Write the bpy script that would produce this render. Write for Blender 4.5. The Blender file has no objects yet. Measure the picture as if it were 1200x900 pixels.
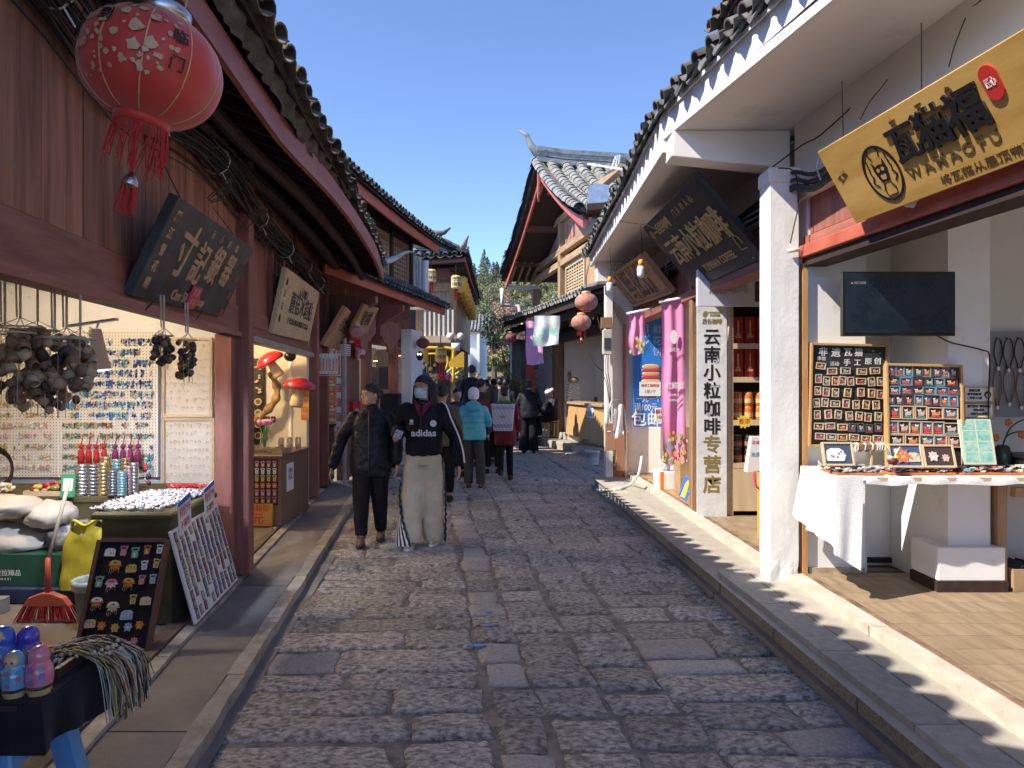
import bpy, bmesh, math, random
from math import sin, cos, pi, radians, atan2, sqrt
from mathutils import Vector, Matrix, noise, Euler
V = Vector
random.seed(7)
rnd = random.Random(11)
SC = bpy.context.scene
COL = SC.collection
# ------------------------------------------------------------ camera, sky, sun, exposure
F = 832.0; CH = 1.58
cd = bpy.data.cameras.new('camera'); cam = bpy.data.objects.new('camera', cd); COL.objects.link(cam)
cd.sensor_width = 36; cd.lens = 36 * F / 1200; cd.clip_end = 3000; cd.clip_start = 0.05
cam.location = (0, 0, CH); cam.rotation_euler = (radians(90), 0, 0)
SC.camera = cam
SUN = V((1, .42, -1.11)).normalized()
w = bpy.data.worlds.new('World'); SC.world = w; w.use_nodes = True
nt = w.node_tree; bg = nt.nodes['Background']
sky = nt.nodes.new('ShaderNodeTexSky'); sky.sky_type = 'NISHITA'; sky.sun_disc = False
d = -SUN
sky.sun_elevation = math.asin(d.z); sky.sun_rotation = atan2(d.x, d.y)
sky.altitude = 2400; sky.air_density = .4; sky.dust_density = 0.0; sky.ozone_density = 4.5
nt.links.new(sky.outputs[0], bg.inputs[0]); bg.inputs[1].default_value = 0.15
sl = bpy.data.lights.new('sun', 'SUN'); so = bpy.data.objects.new('sun', sl); COL.objects.link(so)
sl.energy = 2.0; sl.angle = radians(0.53); sl.color = (1, .95, .87)
so.rotation_euler = SUN.to_track_quat('-Z', 'Y').to_euler(); so.location = (-20, -8, 25)
SC.view_settings.view_transform = 'Standard'; SC.view_settings.look = 'None'
SC.view_settings.exposure = 2.12; SC.view_settings.gamma = 1
SC.view_settings.use_white_balance = True; SC.view_settings.white_balance_temperature = 7100
SC.cycles.max_bounces = 8; SC.cycles.diffuse_bounces = 5; SC.cycles.use_denoising = True

# ------------------------------------------------------------ pixel helpers (photo 1200x900)
def W(px, py, D): return V(((px - 600) / F * D, D, CH + (450 - py) / F * D))
def G(px, py, z=0.0):
 D = (CH - z) * F / (py - 450); return V(((px - 600) / F * D, D, z))

class Frame:
 """local x runs along the wall, y to its left, z up"""
 def __init__(s, a, b=None, ang=None, z=0):
  s.o = V((a[0], a[1], z))
  s.ang = ang if ang is not None else atan2(b[1] - a[1], b[0] - a[0])
  s.m = Matrix.Translation(s.o) @ Matrix.Rotation(s.ang, 4, 'Z'); s.i = s.m.inverted()
 def w(s, u, v, z): return s.m @ V((u, v, z))
 def at(s, px, py, v=0.0):
  o = s.i @ V((0, 0, CH)); q = s.i @ W(px, py, 1.0); d = q - o
  t = (v - o.y) / d.y; p = o + d * t; return p
 def up(s, px, py, u):
  """point at local x = u"""
  o = s.i @ V((0, 0, CH)); q = s.i @ W(px, py, 1.0); d = q - o
  t = (u - o.x) / d.x; return o + d * t

# ------------------------------------------------------------ mesh builder
class MB:
 def __init__(s): s.v = []; s.f = []; s.m = []; s.sm = []; s.cur = 0; s.smooth = False
 def mi(s, i): s.cur = i; return s
 def face(s, idx): s.f.append(idx); s.m.append(s.cur); s.sm.append(s.smooth)
 def add(s, vs, fs, mat=None):
  b = len(s.v)
  s.v += [tuple(mat @ V(p)) if mat else tuple(p) for p in vs]
  for f in fs: s.face([b + i for i in f])
  return s
 def join(s, o, mat=None):
  b = len(s.v); s.v += [tuple(mat @ V(p)) if mat else tuple(p) for p in o.v]
  for f, m, q in zip(o.f, o.m, o.sm): s.f.append([b + i for i in f]); s.m.append(m); s.sm.append(q)
  return s
 def bx(s, x0, x1, y0, y1, z0, z1, mat=None):
  return s.add([(x0,y0,z0),(x1,y0,z0),(x1,y1,z0),(x0,y1,z0),(x0,y0,z1),(x1,y0,z1),(x1,y1,z1),(x0,y1,z1)],
    [(0,3,2,1),(4,5,6,7),(0,1,5,4),(1,2,6,5),(2,3,7,6),(3,0,4,7)], mat)
 def box(s, c, d, rot=None):
  m = Matrix.Translation(c)
  if rot is not None: m = m @ (Euler(rot).to_matrix().to_4x4() if not isinstance(rot, Matrix) else rot)
  return s.bx(-d[0]/2, d[0]/2, -d[1]/2, d[1]/2, -d[2]/2, d[2]/2, m)
 def beam(s, p, q, w, h, roll=0):
  p, q = V(p), V(q); L = (q - p).length
  rm = (q - p).to_track_quat('X', 'Z').to_matrix().to_4x4()
  return s.bx(0, L, -w/2, w/2, -h/2, h/2, Matrix.Translation(p) @ rm @ Matrix.Rotation(roll, 4, 'X'))
 def tube(s, pts, r, n=6, cap=True):
  pts = [V(p) for p in pts]; b = len(s.v); N = len(pts)
  rr = r if isinstance(r, (list, tuple)) else [r] * N
  up = None
  for i, p in enumerate(pts):
   t = (pts[min(i+1, N-1)] - pts[max(i-1, 0)])
   if t.length < 1e-9: t = V((0,0,1))
   t.normalize()
   if up is None: up = t.orthogonal().normalized()
   else:
    up = up - t * up.dot(t)
    up = up.normalized() if up.length > 1e-6 else t.orthogonal().normalized()
   sd = t.cross(up)
   for k in range(n):
    a = 2*pi*k/n; s.v.append(tuple(p + (up*cos(a) + sd*sin(a)) * rr[i]))
  for i in range(N-1):
   for k in range(n):
    k2 = (k+1) % n
    s.face([b+i*n+k, b+i*n+k2, b+(i+1)*n+k2, b+(i+1)*n+k])
  if cap: s.face([b+k for k in range(n)][::-1]); s.face([b+(N-1)*n+k for k in range(n)])
  return s
 def lathe(s, prof, n=16, mat=None, cap=True, rib=None):
  b = len(s.v); N = len(prof)
  for i, (r, z) in enumerate(prof):
   for k in range(n):
    a = 2*pi*k/n; q = r * (rib(a) if rib else 1)
    p = V((q*cos(a), q*sin(a), z)); s.v.append(tuple(mat @ p if mat else p))
  for i in range(N-1):
   for k in range(n):
    k2 = (k+1) % n; s.face([b+i*n+k, b+i*n+k2, b+(i+1)*n+k2, b+(i+1)*n+k])
  if cap: s.face([b+k for k in range(n)][::-1]); s.face([b+(N-1)*n+k for k in range(n)])
  return s
 def ball(s, c, r, n=10, m=6, rot=None):
  if not isinstance(r, (tuple, list)): r = (r, r, r)
  M_ = Matrix.Translation(c)
  if rot is not None: M_ = M_ @ Euler(rot).to_matrix().to_4x4()
  M_ = M_ @ Matrix.Diagonal((r[0], r[1], r[2], 1))
  return s.lathe([(max(sin(pi*i/m), 1e-3), -cos(pi*i/m)) for i in range(m+1)], n, M_, cap=False)
 def prism(s, poly, h0, h1, mat=None):
  """poly in xy, extruded in z from h0 to h1"""
  n = len(poly)
  return s.add([(x, y, h0) for x, y in poly] + [(x, y, h1) for x, y in poly],
   [list(range(n))[::-1], list(range(n, 2*n))] + [(i, (i+1) % n, n+(i+1) % n, n+i) for i in range(n)], mat)
 def grid(s, fn, nu, nv, wrap=False):
  b = len(s.v)
  for j in range(nv+1):
   for i in range(nu+1): s.v.append(tuple(fn(i/nu, j/nv)))
  for j in range(nv):
   for i in range(nu):
    a = b + j*(nu+1) + i; s.face([a, a+1, a+nu+2, a+nu+1])
  return s
 def quad(s, a, b, c, d): return s.add([a, b, c, d], [(0, 1, 2, 3)])
 def mesh(s, name, mats):
  me = bpy.data.meshes.new(name); me.from_pydata(s.v, [], s.f)
  for m in (mats if isinstance(mats, (list, tuple)) else [mats]): me.materials.append(m)
  me.polygons.foreach_set('material_index', s.m); me.polygons.foreach_set('use_smooth', s.sm)
  me.update(); return me
 def build(s, name, mats, parent=None, bev=0, **kw):
  o = link(name, s.mesh(name, mats), parent)
  if bev:
   b = o.modifiers.new('bevel', 'BEVEL'); b.width = bev; b.segments = 1; b.limit_method = 'ANGLE'; b.angle_limit = radians(40)
  tag(o, **kw); return o

def link(name, me, parent=None, mat=None, **kw):
 o = bpy.data.objects.new(name, me); COL.objects.link(o)
 if parent: o.parent = parent
 if mat is not None: o.matrix_local = mat
 tag(o, **kw)
 return o
def tag(o, label=None, cat=None, group=None, kind=None):
 if label: o['label'] = label
 if cat: o['category'] = cat
 if group: o['group'] = group
 if kind: o['kind'] = kind
 return o
def thing(name, label, cat, loc=(0,0,0), rotz=0, group=None, fr=None, kind=None):
 o = bpy.data.objects.new(name, None); o.empty_display_size = .1; COL.objects.link(o)
 if fr is not None: o.location = fr.w(*loc); o.rotation_euler = (0, 0, fr.ang + rotz)
 else: o.location = loc; o.rotation_euler = (0, 0, rotz)
 return tag(o, label, cat, group, kind)
def kids(o): return [c for c in bpy.data.objects if c.parent == o]
def dup(root, loc=None, rot=None, label=None, scale=None, parent=None):
 c = root.copy(); COL.objects.link(c)
 if parent: c.parent = parent
 if loc is not None: c.location = loc
 if rot is not None: c.rotation_euler = rot
 if scale is not None: c.scale = scale
 if label: c['label'] = label
 for ch in kids(root): dup(ch, parent=c)
 return c
def smooth(mb): mb.smooth = True; return mb

# ------------------------------------------------------------ materials
_mc = {}
def pm(name, c1, c2=None, scale=4, rough=.7, bump=.0, bscale=30, stretch=(1,1,1), metal=0, c3=None, s3=1.5, t3=.6,
  var=.0, spec=.5, emit=None, es=1, alpha=1, lo=.35, hi=.65, trans=0, vgrid=None, sheen=0, coat=0, huevar=0, bd=.004):
 if name in _mc: return _mc[name]
 m = bpy.data.materials.new(name); m.use_nodes = True; n = m.node_tree; N = n.nodes; L = n.links
 b = N['Principled BSDF']; b.inputs['Roughness'].default_value = rough; b.inputs['Metallic'].default_value = metal
 b.inputs['Specular IOR Level'].default_value = spec; b.inputs['Alpha'].default_value = alpha
 b.inputs['Transmission Weight'].default_value = trans
 if sheen: b.inputs['Sheen Weight'].default_value = sheen
 if coat: b.inputs['Coat Weight'].default_value = coat; b.inputs['Coat Roughness'].default_value = .15
 c1 = (*c1, 1); c2 = (*c2, 1) if c2 else None
 tc = N.new('ShaderNodeTexCoord'); mp = N.new('ShaderNodeMapping'); mp.inputs['Scale'].default_value = stretch
 oi = N.new('ShaderNodeObjectInfo'); ad = N.new('ShaderNodeVectorMath'); ad.operation = 'MULTIPLY_ADD'
 ad.inputs[1].default_value = (17.3, 9.1, 5.7)
 cx = N.new('ShaderNodeCombineXYZ')
 for i in range(3): L.new(oi.outputs['Random'], cx.inputs[i])
 L.new(cx.outputs[0], ad.inputs[0]); L.new(tc.outputs['Object'], ad.inputs[2]); L.new(ad.outputs[0], mp.inputs[0])
 out = None
 if c2:
  nz = N.new('ShaderNodeTexNoise'); nz.inputs['Scale'].default_value = scale; nz.inputs['Detail'].default_value = 6; nz.inputs['Roughness'].default_value = .62
  L.new(mp.outputs[0], nz.inputs[0])
  r = N.new('ShaderNodeValToRGB'); r.color_ramp.elements[0].position = lo; r.color_ramp.elements[1].position = hi
  r.color_ramp.elements[0].color = c1; r.color_ramp.elements[1].color = c2
  L.new(nz.outputs[0], r.inputs[0]); out = r.outputs[0]
 else:
  rg = N.new('ShaderNodeRGB'); rg.outputs[0].default_value = c1; out = rg.outputs[0]
 if c3:
  n3 = N.new('ShaderNodeTexNoise'); n3.inputs['Scale'].default_value = s3; n3.inputs['Detail'].default_value = 8; n3.inputs['Roughness'].default_value = .7
  L.new(ad.outputs[0], n3.inputs[0])
  r3 = N.new('ShaderNodeValToRGB'); r3.color_ramp.elements[0].position = t3; r3.color_ramp.elements[1].position = min(t3 + .09, 1)
  L.new(n3.outputs[0], r3.inputs[0])
  mx = N.new('ShaderNodeMix'); mx.data_type = 'RGBA'; L.new(r3.outputs[0], mx.inputs[0]); L.new(out, mx.inputs[6]); mx.inputs[7].default_value = (*c3, 1)
  out = mx.outputs[2]
 if var:
  hs = N.new('ShaderNodeHueSaturation'); mr = N.new('ShaderNodeMapRange'); mr.inputs[3].default_value = 1-var; mr.inputs[4].default_value = 1+var
  L.new(oi.outputs['Random'], mr.inputs[0]); L.new(mr.outputs[0], hs.inputs['Value']); L.new(out, hs.inputs['Color']); out = hs.outputs[0]
  if huevar:
   mh = N.new('ShaderNodeMapRange'); mh.inputs[3].default_value = .5-huevar; mh.inputs[4].default_value = .5+huevar
   fr_ = N.new('ShaderNodeMath'); fr_.operation = 'FRACT'; ml = N.new('ShaderNodeMath'); ml.operation = 'MULTIPLY'; ml.inputs[1].default_value = 7.7
   L.new(oi.outputs['Random'], ml.inputs[0]); L.new(ml.outputs[0], fr_.inputs[0]); L.new(fr_.outputs[0], mh.inputs[0]); L.new(mh.outputs[0], hs.inputs['Hue'])
 L.new(out, b.inputs['Base Color'])
 if bump:
  bn = N.new('ShaderNodeTexNoise'); bn.inputs['Scale'].default_value = bscale; bn.inputs['Detail'].default_value = 5
  L.new(mp.outputs[0], bn.inputs[0]); bp = N.new('ShaderNodeBump'); bp.inputs['Strength'].default_value = bump; bp.inputs['Distance'].default_value = bd
  L.new(bn.outputs[0], bp.inputs['Height']); L.new(bp.outputs[0], b.inputs['Normal'])
 if emit: b.inputs['Emission Color'].default_value = (*emit, 1); b.inputs['Emission Strength'].default_value = es
 _mc[name] = m; return m
# ------------------------------------------------------------ palette
def flat(n, c, rough=.6, **k): return pm(n, c, rough=rough, **k)
redwood = pm('weathered red painted wood', (.21,.072,.052), (.33,.125,.095), 3, .62, .35, 40, (6,6,.7), c3=(.17,.10,.08), s3=9, t3=.66, var=.22)
redwoodh = pm('red painted beam', (.22,.074,.056), (.34,.13,.10), 3, .6, .3, 40, (.7,6,6), c3=(.22,.15,.12), s3=7, t3=.67, var=.15)
redwoodx = pm('old red brown plank', (.22,.085,.050), (.46,.215,.14), 2.2, .7, .5, 26, (7,7,.45), c3=(.28,.20,.155), s3=5, t3=.60, var=.25)
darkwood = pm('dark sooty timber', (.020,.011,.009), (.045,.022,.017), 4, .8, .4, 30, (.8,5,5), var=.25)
fascia_m = pm('maroon fascia paint', (.27,.075,.058), (.37,.125,.095), 3, .5, .25, 24, (.6,3,3), c3=(.30,.22,.18), s3=11, t3=.69, var=.08)
redtrim = pm('sun faded red lacquer', (.38,.075,.045), (.50,.13,.085), 5, .5, .2, 40, c3=(.55,.38,.30), s3=14, t3=.66)
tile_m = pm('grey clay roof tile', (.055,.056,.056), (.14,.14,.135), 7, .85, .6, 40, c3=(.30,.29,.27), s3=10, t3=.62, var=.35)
tile_old = pm('mossy old roof tile', (.06,.052,.042), (.15,.13,.10), 8, .95, .9, 35, c3=(.32,.30,.26), s3=12, t3=.58, var=.35)
mortar_t = pm('roof mortar bedding', (.05,.042,.034), (.13,.11,.09), 9, .95, 1.5, 25)
tile_pale = pm('sunlit pale roof tile', (.13,.135,.13), (.27,.27,.26), 6, .85, .6, 40, c3=(.10,.10,.09), s3=6, t3=.6, var=.2)  # paler copy of the grey tile, sunlight put into its colour
plaster = pm('white plaster', (.74,.74,.73), (.80,.80,.79), 2, .8, .25, 60, c3=(.62,.59,.54), s3=3.5, t3=.61)
plaster_w = pm('warm white interior wall', (.66,.63,.57), (.72,.69,.63), 1.5, .8, .15, 60)
plaster_old = pm('flaking white paint', (.70,.70,.68), (.80,.80,.78), 3, .75, .5, 35, c3=(.56,.51,.43), s3=6, t3=.63)
beige_m = pm('dusty soffit plaster', (.80,.77,.72), (.84,.81,.77), 1.2, .85, .15, 40, c3=(.74,.69,.62), s3=1.2, t3=.60)
stone_m = pm('worn cobble', (.19,.165,.145), (.68,.625,.565), 26, .55, 1.0, 48, (1,1.6,1), c3=(.60,.56,.51), s3=60, t3=.62, var=.22, huevar=.02, bd=.035, lo=.38, hi=.62)
stone_s = pm('smooth pale cobble', (.32,.29,.27), (.50,.46,.43), 50, .55, .7, 90, c3=(.20,.17,.15), s3=40, t3=.68, var=.12, huevar=.02, bd=.012)
joint_m = pm('dirty joint', (.15,.13,.115), (.34,.305,.265), 9, .9, 1.0, 60, bd=.02)
concrete = pm('dark worn concrete', (.16,.148,.135), (.26,.24,.22), 2.2, .8, .5, 60, c3=(.33,.31,.285), s3=3.5, t3=.64, var=.08)
kerbstone = pm('pale kerb stone', (.27,.24,.20), (.43,.39,.34), 9, .85, 1.0, 45, c3=(.52,.48,.42), s3=15, t3=.62, var=.18)
granite = pm('pecked granite', (.14,.15,.16), (.34,.35,.36), 60, .8, 1.2, 120, var=.15)
platform_m = pm('sandy platform slab', (.30,.28,.245), (.38,.355,.315), 5, .85, .5, 90, c3=(.30,.28,.25), s3=2.5, t3=.66, var=.08)
floor_wood = pm('brown laminate plank', (.20,.145,.095), (.31,.23,.155), 2.4, .5, .1, 30, (.7,7,7), var=.05)
floor_or = pm('orange laminate plank', (.34,.17,.075), (.46,.25,.12), 2.4, .4, .1, 30, (.7,7,7), var=.12)
ground_m = pm('earth', (.10,.085,.07), (.18,.16,.13), 3, .95, .5, 10)
oak = pm('golden varnished board', (.44,.25,.065), (.60,.375,.12), 1.6, .42, .1, 20, (.9,5,5), coat=.15)
tan_board = pm('tan carved board', (.30,.185,.10), (.43,.28,.16), 2, .6, .3, 30, (1,6,6), var=.12)
palewood = pm('pale pine', (.50,.37,.23), (.62,.48,.32), 2.5, .5, .1, 30, (1,5,8), var=.08)
honey = pm('honey timber', (.30,.18,.10), (.44,.28,.165), 2.5, .6, .3, 30, (5,5,.8), c3=(.22,.13,.07), s3=6, t3=.66, var=.15)
honeyh = pm('honey timber across', (.30,.19,.11), (.46,.31,.19), 2.5, .6, .3, 30, (.8,5,5), c3=(.22,.13,.07), s3=6, t3=.66, var=.15)
greywood = pm('silvered board', (.22,.19,.155), (.40,.36,.30), 2.5, .8, .5, 30, (6,6,.6), c3=(.13,.10,.08), s3=4, t3=.6, var=.2)
blackboard = pm('black lacquer sign', (.018,.018,.02), (.06,.06,.065), 5, .5, .4, 20, c3=(.11,.11,.11), s3=6, t3=.66)
black = flat('black', (.012,.012,.013), .6)
blackcloth = pm('black velvet', (.007,.006,.009), (.018,.014,.021), 6, .9, .3, 60, sheen=.08, spec=.2)
gold = pm('carved gold', (.52,.31,.12), (.70,.46,.22), 30, .5, .3, 80)
gold2 = flat('dull gold print', (.56,.38,.17), .5)
ink = flat('ink', (.015,.014,.014), .5)
inkw = pm('ink black relief', (.012,.013,.016), rough=.35)
white = flat('white', (.8,.8,.8), .5)
offw = flat('off white', (.66,.64,.60), .6)
steel = flat('brushed steel', (.55,.55,.56), .3, metal=1)
zinc = pm('zinc', (.35,.37,.40), (.5,.52,.55), 8, .4, metal=.8)
cable_m = pm('black cable', (.012,.011,.011), (.05,.045,.04), 9, .6, var=.4)
glass_m = flat('window glass', (.05,.06,.07), .08, spec=.6)
lacq = flat('red silk', (.60,.045,.032), .5, sheen=.4)
crimson = pm('crimson fibre', (.36,.012,.012), (.55,.03,.03), 30, .8)
pink_m = pm('pink flag cloth', (.78,.24,.48), (.84,.31,.55), 2, .8, .2, 8)
blue_m = flat('blue print', (.02,.16,.62), .5)
red_m = flat('red print', (.55,.03,.025), .5)
yel_m = flat('yellow', (.75,.45,.05), .5)
orange_m = flat('orange', (.75,.20,.03), .5)
teal_m = flat('teal', (.10,.42,.40), .6)
green_m = flat('leaf green print', (.10,.32,.10), .6)
skin_m = pm('skin', (.50,.29,.20), (.56,.33,.23), 12, .5, spec=.35)

# ------------------------------------------------------------ lettering
def text(s, size, mat, parent, M_, name='lettering', ext=.002, off=0.0, sx=1.0, align='CENTER', sp=1.0, vert=False, wide=None, label=None):
 cu = bpy.data.curves.new('t', 'FONT')
 cu.body = '\n'.join(s) if vert else s
 cu.size = size; cu.align_x = align; cu.align_y = 'CENTER'; cu.extrude = ext; cu.offset = off
 cu.resolution_u = 2; cu.space_line = sp if vert else 1.0; cu.space_character = 1.0 if vert else sp
 to = bpy.data.objects.new('t', cu); COL.objects.link(to)
 bpy.context.view_layer.update()
 me = bpy.data.meshes.new_from_object(to.evaluated_get(bpy.context.evaluated_depsgraph_get()))
 bpy.data.objects.remove(to); me.materials.clear(); me.materials.append(mat)
 if wide:
  xs = [v.co.x for v in me.vertices]
  if xs: sx = wide / max(max(xs) - min(xs), 1e-6)
 if sx != 1:
  for v in me.vertices: v.co.x *= sx
 return link(name, me, parent, M_ , label=label)
def plane_m(o, xdir, ydir):
 """matrix whose x = xdir, y = ydir, z = out of the face, at o"""
 x = V(xdir).normalized(); z = x.cross(V(ydir)).normalized(); y = z.cross(x)
 m = Matrix((x, y, z)).transposed().to_4x4(); m.translation = V(o); return m
# ------------------------------------------------------------ ground, street, kerbs
FL = Frame((-1.40, 0), ang=atan2(1, -.13))          # left row front wall
FR = Frame((2.18, 0), ang=atan2(1, -.028))          # right row shop fronts
F2 = Frame((-2.85, 10.2), (-2.1, 14.3))             # second building on the left
FG = Frame((2.2, 13.9), (.85, 20.9))

mb = MB()
mb.grid(lambda a, b: (-400 + 800*a, -60 + 1000*b, -.14), 4, 4)
mb.build('ground', ground_m, kind='structure')

# street: mortar bed + stones
def lx(Y):            # left edge of paving
 return -.95 - .12*Y if Y < 11 else (-2.27 + (Y-11)*.30 if Y < 14 else -1.37 + (Y-14)*.02)
def rx_(Y):           # right edge of paving
 if Y < 10.9: return 1.76 - .048*Y
 if Y < 12.9: return 4.6
 return 1.96 - (Y-15.1)*.38 if Y < 22 else -.66 + (Y-22)*.10
mb = MB(); ys = [-1 + i*.5 for i in range(100)]
for a, b in zip(ys, ys[1:]):
 mb.quad((lx(a)-.02, a, -.017), (rx_(a)+.02, a, -.017), (rx_(b)+.02, b, -.017), (lx(b)-.02, b, -.017))
street = mb.build('street', joint_m, kind='structure')
rs = random.Random(3)
def stone_mb(poly, h, r, bev=.022, hi=True):
 """irregular stone: rounded outline, worn edge, domed rough top"""
 cx = sum(p[0] for p in poly)/4; cy = sum(p[1] for p in poly)/4
 ring = []
 k = 4 if hi else 2
 for i in range(4):
  a, b = V(poly[i]), V(poly[(i+1) % 4])
  for j in range(k):
   t = (.05, .36, .66, .95)[j] if hi else (.08, .92)[j]; p = a.lerp(b, t)
   p += V((r.uniform(-1, 1), r.uniform(-1, 1))) * .010
   ring.append(p)
 n = len(ring); c = V((cx, cy)); m = MB(); m.smooth = True
 L = min((V(poly[0])-V(poly[1])).length, (V(poly[1])-V(poly[2])).length)
 def rg(f, z, jit): return [((p-c)*f + c).to_tuple() + (z + r.uniform(-jit, jit),) for p in ring]
 f1 = 1 - bev*1.3/L
 m.add([(*p, -.04) for p in ring] , [])
 v = rg(1, h-.016, .003) + rg(f1, h-.004, .0035) + rg(f1*.72, h+.001, .005) + rg(f1*.36, h+.002, .005) + [(cx, cy, h+.003)]
 m.v += v
 for q in range(4):
  for i in range(n):
   j = (i+1) % n; m.face([q*n+i, q*n+j, (q+1)*n+j, (q+1)*n+i])
 for i in range(n): m.face([4*n+i, 4*n+(i+1) % n, 5*n])
 return m, c
stones = []
bands = [(-.97, .30, 'row'), (.30, .555, 'one'), (.555, .90, 'one'), (.90, 1.27, 'one'), (1.27, 2.6, 'row'), (2.6, 6.5, 'row'), (-2.2, -.97, 'row')]
for s0, s1, kind in bands:
 Y = .9 + rs.uniform(0, .2)
 while Y < 26:
  h = rs.uniform(.19, .36) if kind == 'row' else rs.uniform(.20, .36)
  if s0 >= 2.6 or s0 < -1: h *= 1.3
  Y1 = Y + h
  if kind == 'one': cuts = [s0, s1]
  else:
   cuts = [s0]
   while cuts[-1] < s1 - .22:
    cuts.append(cuts[-1] + rs.uniform(.32, .95))
   if s1 - cuts[-1] < .2: cuts[-1] = s1
   else: cuts.append(s1)
   if cuts[-1] > s1: cuts[-1] = s1
  for a, b in zip(cuts, cuts[1:]):
   if b - a < .06: continue
   g = rs.uniform(.006, .016)*rs.choice([1,1,1.5])
   wv = lambda y: .02*sin(y*1.9 + s0*3)
   pl = []
   for (q, yy) in ((a+g, Y+g), (b-g, Y+g), (b-g, Y1-g), (a+g, Y1-g)):
    yq = yy + rs.uniform(-.012, .012) + .035*sin((q-s0)*2.2+Y*1.3)
    pl.append([q - .12*yy + wv(yy) + rs.uniform(-.018, .018), yq])
   ym = (Y+Y1)/2; L_, R_ = lx(ym), rx_(ym)
   for p in pl: p[0] = min(max(p[0], L_ + .008), R_ - .008)
   if (pl[1][0] - pl[0][0]) < .07 or (pl[2][0]-pl[3][0]) < .07: continue
   cx = sum(p[0] for p in pl)/4
   if abs(cx)/max(ym, 1) > .95: continue
   stones.append((ym + abs(cx)*.3, pl, stone_s if (s0 == .30 and rs.random() < .7) or rs.random() < .07 else stone_m))
  Y = Y1
stones.sort(key=lambda t: t[0])
stuff = MB()
for i, (ym, pl, sm_) in enumerate(stones):
 h = rs.uniform(-.010, .008)
 m, c = stone_mb(pl, h, rs, hi=i < 300)
 if i < 290:
  me_ = MB(); T = Matrix.Translation((-c[0], -c[1], 0)); me_.join(m, T)
  o = me_.build('paving_stone', sm_, street); o.location = (c[0], c[1], 0)
 else: stuff.join(m)
stuff.build('far_paving_stones', stone_m, street, kind='stuff')
# blue paint splashes on four stones
paint = MB()
for px, py, r in ((571, 716, .035), (573, 732, .04), (560, 756, .045), (588, 693, .02)):
 p = G(px, py, .012); paint.prism([(p.x + r*cos(a*.7)*rs.uniform(.5, 1.2), p.y + .6*r*sin(a*.7)*rs.uniform(.6, 1.1)) for a in range(9)], .008, .013)
paint.build('paint_splash', flat('pale blue paint', (.22, .33, .62), .6), street)

# left walkway: slabs with pale kerb stones, timber and stone threshold
lw = MB(); ys = [.5 + i*.6 for i in range(19)]
for a, b in zip(ys, ys[1:]):
 lw.bx(0, 1, 0, 1, 0, 1, None) if False else None
def strip(name, fa, fb, z0, z1, ys, mat, parent, gap=.005, jit=.004, bev=0):
 r = random.Random(len(ys)); out = []
 for a, b in zip(ys, ys[1:]):
  a2, b2 = a+gap, b-gap; m = MB(); k = 4
  top = []; 
  for i in range(k+1):
   y = a2 + (b2-a2)*i/k
   top.append((fa(y) + r.uniform(-jit, jit), fb(y) + r.uniform(-jit, jit), y))
  for (x0, x1, y0), (x2, x3, y1) in zip(top, top[1:]):
   dz = 0
   m.add([(x0,y0,z0),(x1,y0,z0),(x3,y1,z0),(x2,y1,z0),(x0,y0,z1),(x1,y0,z1),(x3,y1,z1),(x2,y1,z1)],
    [(4,5,6,7),(1,2,6,5),(3,0,4,7)])
  x0, x1, y0 = top[0]; m.add([(x0,y0,z0),(x1,y0,z0),(x1,y0,z1),(x0,y0,z1)], [(0,1,2,3)])
  x0, x1, y0 = top[-1]; m.add([(x0,y0,z0),(x1,y0,z0),(x1,y0,z1),(x0,y0,z1)], [(3,2,1,0)])
  out.append(m.build(name, mat, parent))
 return out
lwall = lambda Y: -1.40 - .13*Y
walk = MB(); walk.grid(lambda a, b: (lwall(.5+11*b)-.3 + a*(lx(.5+11*b) - lwall(.5+11*b)+.3), .5+11*b, .0), 1, 1)
walk = walk.build('left_walkway', concrete, kind='structure')
strip('walkway_slab', lambda y: lwall(y)+.035, lambda y: lx(y)-.095, -.02, .062, [.6, 3.1, 5.35, 7.4, 9.2, 11.1], concrete, walk, .006)
strip('kerb_stone', lambda y: lx(y)-.09, lambda y: lx(y)-.002, -.1, .066, [.6, 1.5, 2.6, 3.7, 4.6, 5.6, 6.7, 7.5, 8.4, 9.3, 10.2, 11.2], kerbstone, walk, .006, .007)
strip('stone_edging', lambda y: lwall(y)-.05, lambda y: lwall(y)+.03, -.02, .085, [.6, 2.2, 3.9, 5.4, 6.9, 8.6, 10.2], kerbstone, walk, .006, .006)
sill = MB()
sillw = strip('timber_sill', lambda y: lwall(y)-.16, lambda y: lwall(y)-.055, -.02, .10, [.6, 2.9, 5.5, 9.0, 11.1], pm('worn sill timber', (.07,.045,.035), (.17,.12,.095), 3, .75, .4, 30, (6,.6,6)), walk, .004, .005)

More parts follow.
